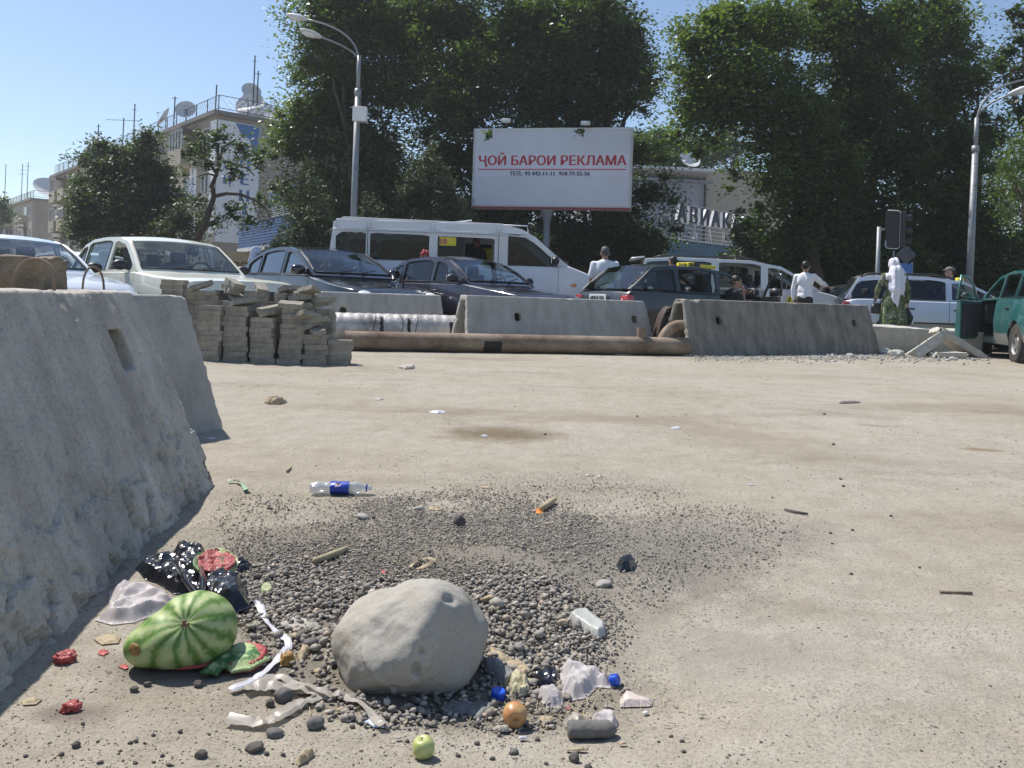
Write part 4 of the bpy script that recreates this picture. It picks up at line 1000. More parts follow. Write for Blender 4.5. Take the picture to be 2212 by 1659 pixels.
vs = [dpt(.08, 0, 1.0), dpt(.35, -.03, 1.24), dpt(.7, -.06, 1.39), dpt(.96, -.06, 1.40), dpt(.98, 0, 1.0)]; MB().add(vs, [tuple(range(5))]).build('door_glass', M['glass'], do)
MB().ell(dpt(.2, .14, 1.08), (.10, .10, .08)).build('door_mirror', M['trim'], do, True)
# white minibus
gz_ = dict(L=5.5, W=1.98, paint='p_white', wr=.34, axles=(1.62, -1.28), sill=.34, top=.90, tail=.03, nose=.10,
           body=[(2.75, .80), (2.70, 1.02), (2.55, 1.22), (2.10, 1.38), (1.9, 1.36), (1.2, 1.36), (-2.5, 1.36), (-2.72, 1.34), (-2.75, 1.0)],
           side=[(2.10, 1.38), (1.72, 1.68), (1.40, 1.95), (1.12, 2.10), (.70, 2.19), (-2.45, 2.22), (-2.64, 2.12), (-2.73, 1.36)], cuts=(2, 6), doors=[(1.88, .74), (.70, -.62)],
           windows=[(.86, 1.86, .14, 1.34), (-.56, .58, .30, 1.42), (-1.90, -.74, .30, 1.40), (-2.58, -2.00, .30, 1.40)], sideglass='glass_van', seats=(1.05, -.1, -1.0, -1.9), seatm='seat_light', mback=.30, mup=.12, ms=1.25, hdrop=.22, open={(1, -1): 1},
           extras=[('headlight', 'lamp', (2.63, .74, .86), (.26, .30, .26), 'ell'), ('indicator', 'orange', (2.2, .975, 1.0), (.1, .03, .06), 'box')])
gl = at(1003, 18.0); van = car('white minibus with route number 18 in its side window', 'minibus', gl, HD(93), dict(gz_, scale=1.065), name='white_minibus')
for (x0, x1) in ((-2.6, -1.98), (-1.92, -.70), (-.64, .62), (.70, 1.25)):      # raised roof pressings
    pts = [(x0 + .03, 2.00), (x0, 2.04), (x0 + .02, 2.17), (x1 - .02, 2.17), (x1, 2.04), (x1 - .03, 2.00), (x0 + .03, 2.00)]
    for s_ in (-1,): MB().tube([(x, s_ * (.935 - (z - 1.98) * .16), z) for x, z in pts], .013, 5).build('roof_pressing', M['p_white'], van, True)
MB().tube([(-2.65, -.952, 1.975), (-1, -.956, 1.975), (.7, -.956, 1.975), (1.3, -.955, 1.93)], .014, 5).build('gutter', M['p_white'], van, True)
for x in (-1.95, .66): MB().box((x, -.958, 1.66), (.012, .012, .72)).build('panel_seam', M['trim'], van)
MB().box((-.29, -.915, 1.66), (.54, .008, .47)).build('sliding_pane', M['glass_van'], van); MB().box((-.02, -.918, 1.66), (.03, .02, .47)).build('pane_edge', M['trim'], van)
c1 = MB().box((-.36, -.925, 1.80), (.33, .012, .17)).build('route_card', M['yellow'], van)
link('route_number', text_mesh('18', .16, frameM((-.46, -.935, 1.745), (1, 0, 0), (0, 0, 1)), bold=.01), M['red'], c1)
M['ad_purple'] = mat('purple_sticker', (.16, .05, .22), .5, .1, bump=0)
st = MB().box((-2.17, .82, 1.62), (.5, .012, .42)).build('window_sticker', M['ad_purple'], van)
link('sticker_lettering', text_mesh('Tcell', .20, frameM((-2.15, .808, 1.50), (1, 0, 0), (0, 0, 1)), bold=.012), M['white'], st)
MB().box((.30, .80, 1.62), (.55, .012, .34)).build('yellow_notice', M['yellow'], van)
MB().tube([(-.7, .3, 2.24), (.1, .3, 2.36), (.1, .3, 2.24)], .015, 5).build('roof_hatch', M['p_white'], van)

# ---------------------------------------------------------------- people
def cloth(name, c, **kw): M[name] = mat(name, c, .9, .12, kw.pop('scale', 5), 30, .5, .01, **kw); return name
M['blue_shirt'] = mat('blue_uniform_shirt', (.22, .33, .62), .85, .1, 5, 30, .4, .01)
M['scarf'] = mat('white_headscarf', (.72, .70, .78), .85, .08, 4, 20, .5, .02)
def dressmat():
    m, nt, b, out = newmat('floral_green_dress'); n = noise_node(nt, 9, 3, .8); r = ramp(nt, n.outputs[0], [(.3, (.02, .05, .04)), (.42, (.05, .10, .04)), (.47, (.24, .22, .05)), (.51, (.03, .07, .05)), (.57, (.40, .42, .38)), (.61, (.12, .08, .05)), (.68, (.20, .24, .07))])
    r.color_ramp.interpolation = 'CONSTANT'; nt.links.new(r.outputs[0], b.inputs['Base Color']); b.inputs['Roughness'].default_value = .9; return m
M['dress'] = dressmat()
def checkmat():
    m, nt, b, out = newmat('blue_white_check'); tc = N(nt, 'ShaderNodeTexCoord'); ch = N(nt, 'ShaderNodeTexChecker'); ch.inputs['Scale'].default_value = 45
    ch.inputs[1].default_value = (.75, .78, .85, 1); ch.inputs[2].default_value = (.30, .36, .55, 1); nt.links.new(tc.outputs['Object'], ch.inputs[0]); nt.links.new(ch.outputs[0], b.inputs['Base Color']); b.inputs['Roughness'].default_value = .9; return m
M['check'] = checkmat()
M['red_scarf'] = mat('red_headscarf', (.35, .02, .03), .7, .3, 12, 60, .2)
M['dark_shirt'] = mat('dark_shirt', (.03, .03, .035), .9, .3)
M['cap'] = mat('grey_cap', (.16, .16, .15), .9, .2)
M['orange_top'] = mat('orange_patterned_top', (.5, .22, .08), .9, .5, 20, 60, .2, c2=(.7, .62, .5))
def person(label, loc, face, H=1.72, shirt='shirt', legs='trousers', hair='hair', sleeves='short', arms=None, head=(0, 0), seated=False, scarf=None, skirt=None, beardless=True, build=1.0, cap=None, lean=0.0, group=None):
    """local +x is where the person faces; arms = ((elbow, wrist) left, (elbow, wrist) right)"""
    k = H / 1.72; root = empty('person', label, 'person', loc, face, group); root.scale = (k, k, k)
    hz = -.42 if seated else 0
    pel, wst, chs, nk = Vector((0, 0, .94 + hz)), Vector((lean * .3, 0, 1.10 + hz)), Vector((lean * .7, 0, 1.32 + hz)), Vector((lean, 0, 1.47 + hz))
    hd = nk + Vector((.025 + .06 * head[1], 0, .135)); Hm = Matrix.Rotation(head[0], 3, 'Z') @ Matrix.Rotation(head[1], 3, 'Y')
    shl = {1: chs + Vector((0, .185 * build, .085)), -1: chs + Vector((0, -.185 * build, .085))}
    arms = arms or (((-.02, .25, 1.13), (.04, .26, .88)), ((-.02, -.25, 1.13), (.04, -.26, .88)))
    ar = {1: [Vector(p) + Vector((0, 0, hz)) for p in arms[0]], -1: [Vector(p) + Vector((0, 0, hz)) for p in arms[1]]}
    b = MB(); n = 14
    def T(v): return hd + Hm @ Vector(v)
    b.ell(T((-.008, 0, .025)), (.092, .076, .100), Hm, 16, 12); b.ell(T((.020, 0, -.045)), (.066, .058, .070), Hm, 14, 10)
    b.ell(T((.050, 0, -.088)), (.028, .030, .024), Hm); b.ell(T((.088, 0, -.012)), (.020, .014, .030), Hm); b.ell(T((.083, 0, -.055)), (.014, .026, .012), Hm)
    for s_ in (1, -1): b.ell(T((-.005, s_ * .078, -.005)), (.022, .014, .034), Hm); b.ell(T((.066, s_ * .032, .018)), (.02, .022, .012), Hm)
    b.capsule(nk - Vector((0, 0, .05)), hd + Vector((-.012, 0, -.06)), .060, .052, n)
    b.ell(chs, (.10, .15 * build, .17), n=16); b.ell(wst, (.09, .13 * build, .15), n=16); b.ell(pel, (.10, .15, .12), n=16)
    fing = []
    for s_ in (1, -1):
        e, w = ar[s_]; b.capsule(shl[s_], e, .046, .036, n); b.capsule(e, w, .038, .024, n)
        d = (w - e).normalized(); sd_ = d.cross(Vector((0, 0, 1))); sd_ = Vector((1, 0, 0)) if abs(d.z) > .8 else sd_.normalized(); sd_ = (sd_ - d * sd_.dot(d)).normalized(); nn = d.cross(sd_)
        pc = w + d * .045; Mh = Matrix((d, sd_, nn)).transposed(); b.ell(pc, (.052, .040, .016), Mh)
        for q in range(4):
            f0 = w + d * .075 + sd_ * (.027 - .018 * q); ln = (.040, .046, .043, .034)[q]; f1 = f0 + d * ln * .6 - nn * .010 * s_; f2 = f1 + d * ln * .5 - nn * .022 * s_
            b.capsule(f0 - d * .02, f1, .0085, .008, 8); b.capsule(f1, f2, .008, .007, 8)
        t0 = w + d * .02 + sd_ * .034; b.capsule(w + d * .02, t0, .012, .011, 8); b.capsule(t0, t0 + d * .035 + sd_ * .016, .010, .008, 8)
    lg = {}
    for s_ in (1, -1):
        hip = pel + Vector((0, s_ * .085, -.04))
        kn = Vector((.40, s_ * .12, .50)) if seated else Vector((.015, s_ * .10, .50)); an = Vector((.38, s_ * .12, .09)) if seated else Vector((-.015 + s_ * .03, s_ * .105, .09))
        lg[s_] = (hip, kn, an); b.capsule(hip, kn, .078, .052, n); b.capsule(kn, an, .050, .034, n); b.capsule(an, an + Vector((.10, 0, -.05)), .036, .03, n)
    link('body', remesh(b, .0085, 3), M['skin'], root, smooth=True)
    for s_ in (1, -1): MB().ell(T((.084, s_ * .032, .006)), (.006, .012, .006), Hm).build('eye', M['ink'], root, True)
    s = MB(); s.ell(chs + Vector((0, 0, .0)), (.125, .185 * build, .185), n=20, m=12); s.ell(wst, (.118, .160 * build, .19), n=20); s.ell(pel + Vector((0, 0, .05)), (.125, .170 * build, .13), n=20)
    s.capsule(shl[1], shl[-1], .062, .062, n); s.capsule(nk - Vector((0, 0, .09)), nk - Vector((0, 0, .02)), .095, .068, n)
    for s_ in (1, -1):
        e, w = ar[s_]; s.capsule(shl[s_], e if sleeves == 'long' else shl[s_].lerp(e, .82), .064, .056 if sleeves == 'long' else .068, n)
        if sleeves == 'long': s.capsule(e, e.lerp(w, .88), .056, .040, n)
    me = remesh(s, .011, 3); co = getco(me); setco(me, co + getno(me) * ((fbm(co * np.array([9, 9, 5]), 3, 4) - .5) * .035)[:, None]); link('shirt', me, M[shirt], root, smooth=True)
    if skirt:
        t = MB(); t.lathe([(.001, 1.16), (.165, 1.14), (.21, .95), (.23, .75), (.26, .45), (.30, .14), (.29, .12), (.001, .12)], 28); me = remesh(t, .015, 2); co = getco(me); an_ = np.arctan2(co[:, 1], co[:, 0]); rr = 1 + .06 * np.sin(an_ * 9 + co[:, 2] * 2) * np.clip(1.1 - co[:, 2], 0, 1); co[:, 0] *= rr * .8; co[:, 1] *= rr; setco(me, co)
        link('skirt', me, M[skirt], root, smooth=True)
    else:
        t = MB(); t.ell(pel, (.122, .168 * build, .13), n=20)
        for s_ in (1, -1): hip, kn, an = lg[s_]; t.capsule(hip, kn, .094, .070, n); t.capsule(kn, an + Vector((0, 0, .02)), .068, .056, n)
        link('trousers', remesh(t, .013, 3), M[legs], root, smooth=True)
    for s_ in (1, -1): an = lg[s_][2]; MB().ell(an + Vector((.045, 0, -.045)), (.135, .048, .048)).build('shoe', M['trim'], root, True)
    if hair and not scarf:
        t = MB(); t.ell(T((-.020, 0, .040)), (.096, .083, .100), Hm, 16, 12)
        me = remesh(t, .01, 1); co = getco(me); v = (Matrix(Hm).transposed()); 
        L_ = np.array([list(v @ (Vector(c) - hd)) for c in co]); dz = np.clip((.012 - L_[:, 2]) * 1, 0, 1) * (L_[:, 0] > -.02); dz2 = np.clip(L_[:, 0] - .045, 0, 1) * (L_[:, 2] < .075)
        co = co + np.array([list(Hm @ Vector((-a * 2.2 - bb * 1.6, 0, a * .4))) for a, bb in zip(dz, dz2)]) + getno(me) * ((fbm(co * 40, 2, 3) - .5) * .014)[:, None]
        setco(me, co); link('hair', me, M[hair], root, smooth=True)
    if cap:
        t = MB(); t.ell(T((-.01, 0, .065)), (.106, .092, .062), Hm); t.ell(T((.095, 0, .045)), (.07, .06, .010), Hm); link('cap', remesh(t, .008, 2), M[cap], root, smooth=True)
    if scarf:
        t = MB(); t.ell(T((-.022, 0, .035)), (.110, .098, .118), Hm, 18, 12); t.capsule(T((-.05, 0, -.02)), nk + Vector((-.05, 0, -.06)), .085, .11, n)
        if scarf[1]:
            t.capsule(nk + Vector((-.07, 0, .02)), chs + Vector((-.09, 0, -.15)), .125, .15, n); t.capsule(chs + Vector((-.105, .01, -.1)), chs + Vector((-.13, .03, -.50)), .115, .045, n); t.ell(chs + Vector((0, 0, .07)), (.15, .225, .09)); t.capsule(chs + Vector((-.08, -.12, .05)), chs + Vector((-.12, -.10, -.22)), .06, .05, n)
        me = remesh(t, .010, 3); co = getco(me); an_ = np.arctan2(co[:, 1], co[:, 0] - .1); setco(me, co + getno(me) * (.010 * np.sin(co[:, 1] * 70 + 2 * co[:, 2]) + (fbm(co * 12, 3, 9) - .5) * .02)[:, None]); link('headscarf', me, M[scarf[0]], root, smooth=True)
    return root
FW = lambda d: R(90 - d)                                # facing: 0 = away from the camera, 90 = right, -90 = left, 180 = towards
person('grey-haired man in a white short-sleeved shirt seen from behind, left of the charcoal taxi', at(1304, 15.6), FW(8), 1.80, hair='hairgrey', build=1.12)
person('man in a white long-sleeved shirt pointing right beside the minivan', at(1738, 17.3), FW(35), 1.74, sleeves='long', arms=(((.02, .25, 1.13), (.05, .24, .88)), ((.22, -.30, 1.26), (.46, -.34, 1.22))))
wl = at(1930, 15.15)
wom = person('woman in a long white headscarf and green floral dress seen from behind', wl, FW(0), 1.74, shirt='dress', skirt='dress', scarf=('scarf', True), sleeves='long', arms=(((.06, .27, 1.14), (.16, .25, 1.02)), ((-.02, -.25, 1.13), (.02, -.27, .90))))
person('man in a grey cap and blue short-sleeved shirt behind the silver estate', at(2052, 18.3), FW(-80), 1.78, shirt='blue_shirt', cap='cap', arms=(((.05, .25, 1.15), (.24, .2, 1.02)), ((.0, -.25, 1.13), (.12, -.24, .90))))
person('woman in a blue and white checked headscarf between the cream and black saloons', at(549, 16.6), FW(60), 1.62, shirt='dark_shirt', scarf=('check', False), legs='trousers')
person('person in a shiny red headscarf behind the plum saloon', at(914, 15.9), FW(170), 1.63, shirt='dark_shirt', scarf=('red_scarf', False))
person('dark-haired person in an orange patterned top behind the taxi roof sign', at(1452, 17.0), FW(-30), 1.74, shirt='orange_top')
mo = Vector(tl) + Matrix.Rotation(HD(118), 3, 'Z') @ Vector((.10, -.72, 0)); mo.z = tl[2] + .02
person('man sitting sideways in the open taxi door resting his face on his hand', mo, FW(85), 1.70, seated=True, shirt='dark_shirt', lean=.12, head=(R(-20), R(12)), arms=(((.20, .22, 1.12), (.30, .06, 1.38)), ((.26, -.18, 1.10), (.27, -.05, 1.44))))
vo = Vector(gl)
def invan(x, y, z): v = Matrix.Rotation(HD(93), 3, 'Z') @ Vector((x, y, 0)) * 1.065; return (gl[0] + v.x, gl[1] + v.y, gl[2] + z)
person('dark-clothed passenger standing inside the minibus by its middle window', invan(.22, .25, .46), FW(150), 1.66, shirt='dark_shirt')
person('driver sitting at the wheel of the white minibus', invan(1.05, .37, .56), FW(88), 1.7, seated=True, shirt='dark_shirt', arms=(((.2, .25, 1.1), (.42, .15, 1.15)), ((.2, -.25, 1.1), (.42, -.15, 1.15))))
md = Matrix.Rotation(HD(84), 3, 'Z') @ Vector((.52, -.38, 0))
person('minivan driver in a white shirt with an arm along the window', (ml[0] + md.x, ml[1] + md.y, ml[2] + .16), FW(95), 1.72, seated=True, arms=(((.2, .25, 1.1), (.42, .15, 1.15)), ((.22, -.34, 1.20), (.50, -.36, 1.17))))
# bags held by the woman
M['leather'] = mat('black_leather', (.02, .018, .018), .35, .3, 12, 60, .3)
M['bag_black'] = mat('black_carrier_bag', (.012, .012, .014), .22, .3, 12, 40, .5, .01)
mb = MB(); mb.ell((0, 0, -.12), (.13, .05, .11)); mb.box((0, 0, -.15), (.24, .07, .14)); me = remesh(mb, .012, 3)
hb = empty('handbag', 'black leather handbag hanging from the left arm of the woman in white scarf', 'handbag', (wl[0] - .27, wl[1] + .06, wl[2] + .92)); link('bag_body', me, M['leather'], hb, smooth=True)
for s_ in (-.02, .02): MB().tube([(-.07, s_, -.06), (-.04, s_, .10), (.03, s_, .12), (.07, s_, -.06)], .007, 6).build('strap', M['leather'], hb, True)
mb = MB(); mb.ell((0, 0, -.20), (.12, .07, .16)); mb.capsule((0, 0, -.08), (0, 0, .02), .05, .015); me = remesh(mb, .012, 2); co = getco(me); setco(me, co + getno(me) * ((fbm(co * 18, 3, 2) - .5) * .05)[:, None])
tag(link('carrier_bag', me, M['bag_black'], None, (wl[0] + .27, wl[1] + .02, wl[2] + .83), True), 'black carrier bag hanging from the right hand of the woman in white scarf', 'carrier bag')
# ---------------------------------------------------------------- buildings
M['plaster'] = mat('ochre_render', (.38, .34, .285), .95, .25, .5, 25, .2, .01, streak=(1, 1, .25))
M['plaster_pale'] = mat('cream_render', (.46, .41, .33), .95, .18, .6, 25, .2, .01, streak=(1, 1, .3))
M['plaster_blue'] = mat('blue_grey_render', (.36, .38, .42), .95, .18, .6, 25, .2)
M['roofing'] = mat('grey_roofing', (.24, .23, .22), .9, .3, 1, 20, .2)
M['pane'] = mat('dark_window_pane', (.03, .035, .04), .08, .3, 2, 20, 0, spec=.8)
M['frame_w'] = mat('white_window_frame', (.62, .62, .60), .6, .15, bump=0)
M['blue_sheet'] = mat('blue_corrugated_sheet', (.012, .10, .30), .45, .2, 1.5, 20, .1)
M['blue_sheet2'] = mat('faded_blue_sheet', (.05, .16, .26), .5, .2, 1.5, 20, .1)
M['sign_white'] = mat('white_banner', (.78, .79, .82), .6, .06, 2, 20, .05)
M['sign_blue'] = mat('blue_print', (.07, .18, .42), .6, .1, bump=0)
M['navy'] = mat('navy_letter_face', (.015, .02, .08), .5, .1, bump=0)
M['balc'] = mat('balcony_panel', (.40, .37, .33), .9, .3, 2, 25, .1)
def block(label, corner, fdir, FL, GL, Ht, floors, seed, m='plaster', cat='apartment block'):
    """corner nearest the camera; facade runs along fdir, gable at right angles; local x = along facade, local y = along gable"""
    f = Vector(fdir).normalized(); ang = math.atan2(f.y, f.x)
    root = empty('apartment_block', label, cat, (corner[0], corner[1], .0), ang); rr = random.Random(seed)
    # local frame: x = f, y = left of f ; the gable goes away on the other side
    g = -1
    MB().box((FL / 2, g * GL / 2, Ht / 2), (FL, GL, Ht)).build('wall', M[m], root)
    rf = MB().box((FL / 2, g * GL / 2, Ht + .13), (FL + .7, GL + .7, .26)).build('roof', M['roofing'], root)
    fh = Ht / floors; wins = 0; x = 1.6
    while x < FL - 1.4:
        kind = rr.choice('wbw')
        for k in range(floors):
            zb = k * fh + .95
            if kind == 'w' or k == 0:
                fr = MB(); 
                for q in (-.68, 0, .68): fr.box((x + q, .05, zb + .72), (.07, .10, 1.44))
                for q in (.03, 1.41): fr.box((x, .05, zb + q), (1.43, .101, .07))
                w = fr.build('window', M['frame_w'], root); MB().box((x, .012, zb + .72), (1.40, .03, 1.40)).build('pane', M['pane'], w)
            else:
                bc = MB().box((x, .55, zb - .35), (2.4, 1.1, 1.15)).build('balcony', M[rr.choice(['balc', 'plaster_pale', 'frame_w', 'plaster'])], root)
                if rr.random() < .75:
                    fr = MB()
                    for q in (-1.17, -.58, 0, .58, 1.17): fr.box((x + q, 1.05, zb + .85), (.06, .08, 1.3))
                    fr.box((x, 1.05, zb + 1.52), (2.4, .081, .07)); fr.build('glazing_bar', M['frame_w'], bc)
                    MB().box((x, 1.02, zb + .85), (2.3, .02, 1.28)).build('pane', M['pane'], bc); MB().box((x, .55, zb + 1.62), (2.5, 1.2, .08)).build('balcony_roof', M['roofing'], bc)
                else: MB().box((x, .012, zb + .72), (1.9, .03, 1.5)).build('pane', M['pane'], bc)
        x += 3.1 + (.5 if kind == 'b' else 0)
    for k in range(1, floors): MB().box((-.006, g * GL / 2, k * fh), (.05, GL - .02, .05)).build('panel_joint', M['roofing'], root)
    for q in (.33, .66): MB().box((-.007, g * GL * q, Ht / 2), (.05, .05, Ht - .1)).build('panel_joint', M['roofing'], root)
    # roof railing
    posts = MB(); per = [(0.1 + i * 2.0, 0.1) for i in range(int(FL / 2))]
    rail = empty_part = None
    rl = MB()
    for i, (px_, py_) in enumerate(per): rl.tube([(px_, -.1, Ht + .26), (px_, -.1, Ht + 1.35)], .035, 5)
    for i in range(int(GL / 2) + 1): rl.tube([(.1, g * (.1 + i * 2), Ht + .26), (.1, g * (.1 + i * 2), Ht + 1.35)], .035, 5)
    for z in (.5, 1.35): rl.tube([(FL - .3, -.1, Ht + z), (.1, -.1, Ht + z), (.1, g * GL, Ht + z)], .025, 5)
    rl.build('roof_railing', M['trim'], root)
    ms = MB()                                        # wire netting
    for i in range(int(FL / .45)): x_ = .1 + i * .45; ms.tube([(x_, -.1, Ht + .5), (x_ + .85, -.1, Ht + 1.35)], .010, 3, False); ms.tube([(x_ + .85, -.1, Ht + .5), (x_, -.1, Ht + 1.35)], .010, 3, False)
    for i in range(int(GL / .45)): y_ = g * (.1 + i * .45); ms.tube([(.1, y_, Ht + .5), (.1, y_ - .85, Ht + 1.35)], .010, 3, False); ms.tube([(.1, y_ - .85, Ht + .5), (.1, y_, Ht + 1.35)], .010, 3, False)
    tag(ms.build('wire_netting', M['steel'], root), kind='stuff')
    return root
fd = (-.666, .746)
cA, cB_ = P(470, 248, 52.7), P(71, 431, 110)
HB = 12.4
bA_ = block('long ochre apartment block with banners on its corner behind the left trees', (cA.x, cA.y), fd, 46, 14, HB, 4, 5)
block('second ochre apartment block far off at the left edge', (cB_.x, cB_.y), fd, 40, 12, 12.4, 4, 8)
def loc_A(x, y, z): 
    f = Vector((fd[0], fd[1], 0)).normalized(); l = Vector((-f.y, f.x, 0)); return Vector((cA.x, cA.y, 0)) + f * x + l * y + Vector((0, 0, z))
fA = Vector((fd[0], fd[1], 0)).normalized(); lA = Vector((-fA.y, fA.x, 0))
# banners: outward normal of gable is -f, of facade is +l
bn = empty('corner_banner', 'tall white and blue banner wrapped round the corner of the ochre block', 'banner', loc_A(0, 0, 0))
def bpanel(name, o, xd, w, z0, z1, m, parent, th=.04, dx=0):
    xd = Vector(xd).normalized(); nrm = xd.cross(Vector((0, 0, 1))); A_ = o + xd * dx
    vs = [A_ + Vector((0, 0, z0)), A_ + xd * w + Vector((0, 0, z0)), A_ + xd * w + Vector((0, 0, z1)), A_ + Vector((0, 0, z1))]; vs = [v - parent.location for v in vs]; vs2 = [v + nrm * th for v in vs]
    return MB().add(vs + vs2, [(3, 2, 1, 0), (4, 5, 6, 7), (0, 1, 5, 4), (1, 2, 6, 5), (2, 3, 7, 6), (3, 0, 4, 7)]).build(name, m, parent)
gd = -lA                                             # along the gable to the right
o0 = loc_A(0, 0, 0)
bpanel('gable_sheet', o0, gd, 2.9, 4.0, 12.1, M['sign_white'], bn, .05, .05)
bpanel('facade_sheet', o0, fA * -1, 1.0, 4.6, 12.1, M['sign_white'], bn, .05, -1.05)
nG = gd.cross(Vector((0, 0, 1)))
vs = [o0 + gd * 1.2 + Vector((0, 0, 12.05)), o0 + gd * 2.9 + Vector((0, 0, 12.05)), o0 + gd * 2.9 + Vector((0, 0, 9.6)), o0 + gd * 2.5 + Vector((0, 0, 10.3)), o0 + gd * 2.2 + Vector((0, 0, 11.1)), o0 + gd * 1.6 + Vector((0, 0, 11.4))]
MB().add([v + nG * .058 - bn.location for v in vs], [tuple(reversed(range(6)))]).build('blue_swoosh', M['sign_blue'], bn)
def vtext(txt, o, xd, x, z0, size, step, m, parent, nrm_off=.07, bold=.03):
    nrm = Vector(xd).normalized().cross(Vector((0, 0, 1)))
    for i, ch in enumerate(txt):
        if ch == ' ': continue
        link('banner_letter', text_mesh(ch, size, frameM(o + Vector(xd).normalized() * x + nrm * nrm_off + Vector((0, 0, z0 - i * step)) - parent.location, xd, (0, 0, 1)), bold=bold), m, parent)
vtext('ЦЕНТР', o0, gd, 1.95, 9.1, 1.05, 1.12, M['sign_blue'], bn, .07, .05)
vtext('ЛИ', o0, gd, .75, 8.9, .8, 1.0, M['sign_blue'], bn, .07, .04)
link('banner_letter', text_mesh('личный', .42, frameM(o0 + gd * 1.5 + nG * .07 + Vector((0, 0, 10.5)) - bn.location, gd, (0, 0, 1)), bold=.02), M['sign_blue'], bn)
b2 = empty('vertical_banner', 'narrow white banner of vertical blue letters on the facade of the ochre block', 'banner', loc_A(3, 0, 0))
bpanel('banner_sheet', loc_A(0, 0, 0), fA * -1, 1.25, 4.4, 10.6, M['sign_white'], b2, .06, -4.6)
vtext('ПРЕДСТАВИТ', loc_A(0, 0, 0), fA * -1, -3.97, 10.0, .55, .60, M['sign_blue'], b2, .08, .02)
# dishes and masts on roofs
M['dish'] = mat('white_dish', (.62, .62, .62), .5, .12, 3, 30, .05)
def dish(label, c, r, az, el, mast=1.0, group='satellite dishes on the roofs'):
    root = empty('satellite_dish', label, 'satellite dish', c, az, group)
    T_ = Matrix.Rotation(R(90) - el, 4, 'Y'); T_.translation = (0, 0, mast)
    MB().lathe([(r * t, .28 * r * t * t) for t in (0.01, .2, .4, .6, .8, .92, 1)], 28, T_).build('reflector', M['dish'], root, True)
    MB().tube([(0, 0, 0), (0, 0, mast)], .04, 8).build('mast', M['steel'], root)
    f = T_ @ Vector((0, 0, r * .85)); MB().tube([T_ @ Vector((r * .9, 0, .2 * r)), f], .015, 5).tube([T_ @ Vector((-r * .5, r * .75, .2 * r)), f], .015, 5).ell(f, (.07, .07, .07)).build('feed_arm', M['steel'], root)
rz = HB + .26
for (px, D, z, r, az, el, lb) in [(400, 57.5, 1.0, .72, R(-80), R(25), 'grey dish above the wire netting left of the banners'), (541, 57, 1.3, 1.05, R(-95), R(28), 'round dish before the big one, at the corner roof'),
                                  (565, 60, 1.4, 1.9, R(-25), R(50), 'largest white dish on the corner roof beside the tree'), (539, 58, 2.6, .70, R(-60), R(25), 'small dish high on the tall mast'), (357, 62, 1.4, .8, R(-160), R(30), 'thin edge-on dish left of the netting'),
                                  (196, 80, 1.3, .8, R(-30), R(30), 'little dark dish on the far roof end of the ochre block')]:
    a, b = ray(px, 300); dish(lb, (a * D, D, rz), r, az, el, z)
a, b = ray(112, 400); dish('wide white dish on the second, far apartment block', (a * 116, 116, 12.6), 2.6, R(-40), R(50), 1.6)
def mast(label, px, D, z0, z1, arms=()):
    a, b = ray(px, 300); mb = MB().tube([(0, 0, 0), (.05, 0, z1 - z0)], .05, 6)
    for (h, w) in arms: mb.tube([(-w / 2, 0, h), (w / 2, .1, h)], .025, 4)
    tag(mb.build('roof_antenna', M['trim'], None, loc=(a * D, D, z0)), label, 'antenna', 'antennas on the roofs')
mast('tallest antenna mast, through the small dish', 544, 57, rz, rz + 5.0, ((4.6, .3),)); mast('thin leaning antenna right of the tall mast', 552, 57, rz, rz + 3.9, ((3.7, .5),)); mast('bare pole on the corner roof', 463, 55, rz, rz + 2.3)
mast('pole with small head left of the netting dish', 374, 60, rz, rz + 2.6, ((2.5, .4),)); mast('T-shaped antenna above the round tree', 265, 70, rz, rz + 3.0, ((2.8, 3.0),)); mast('antenna pole right of the T-shaped one', 288, 68, rz, rz + 3.8, ((3.3, .4),))
mast('pole with double hook above the left of the round tree', 211, 78, rz, rz + 4.0, ((3.3, .8), (3.8, .5))); mast('forked antenna on the far block', 50, 118, 12.6, 18.5, ((5, 1.2), (4.4, 1.2))); mast('second antenna on the far block', 62, 118, 12.6, 18.8, ((5.6, 1.0),)); mast('leaning pole at the far left edge', 14, 122, 12.6, 19)
# water tanks
tag(MB().lathe([(.01, -.9), (.55, -.85), (.55, .85), (.01, .9)], 16, Matrix.Rotation(R(80), 4, 'Y')).build('roof_tank', M['dish'], None, True, loc=tuple(loc_A(2.0, -3.2, rz + .6))), 'white tank lying on the corner roof under the dishes', 'tank')

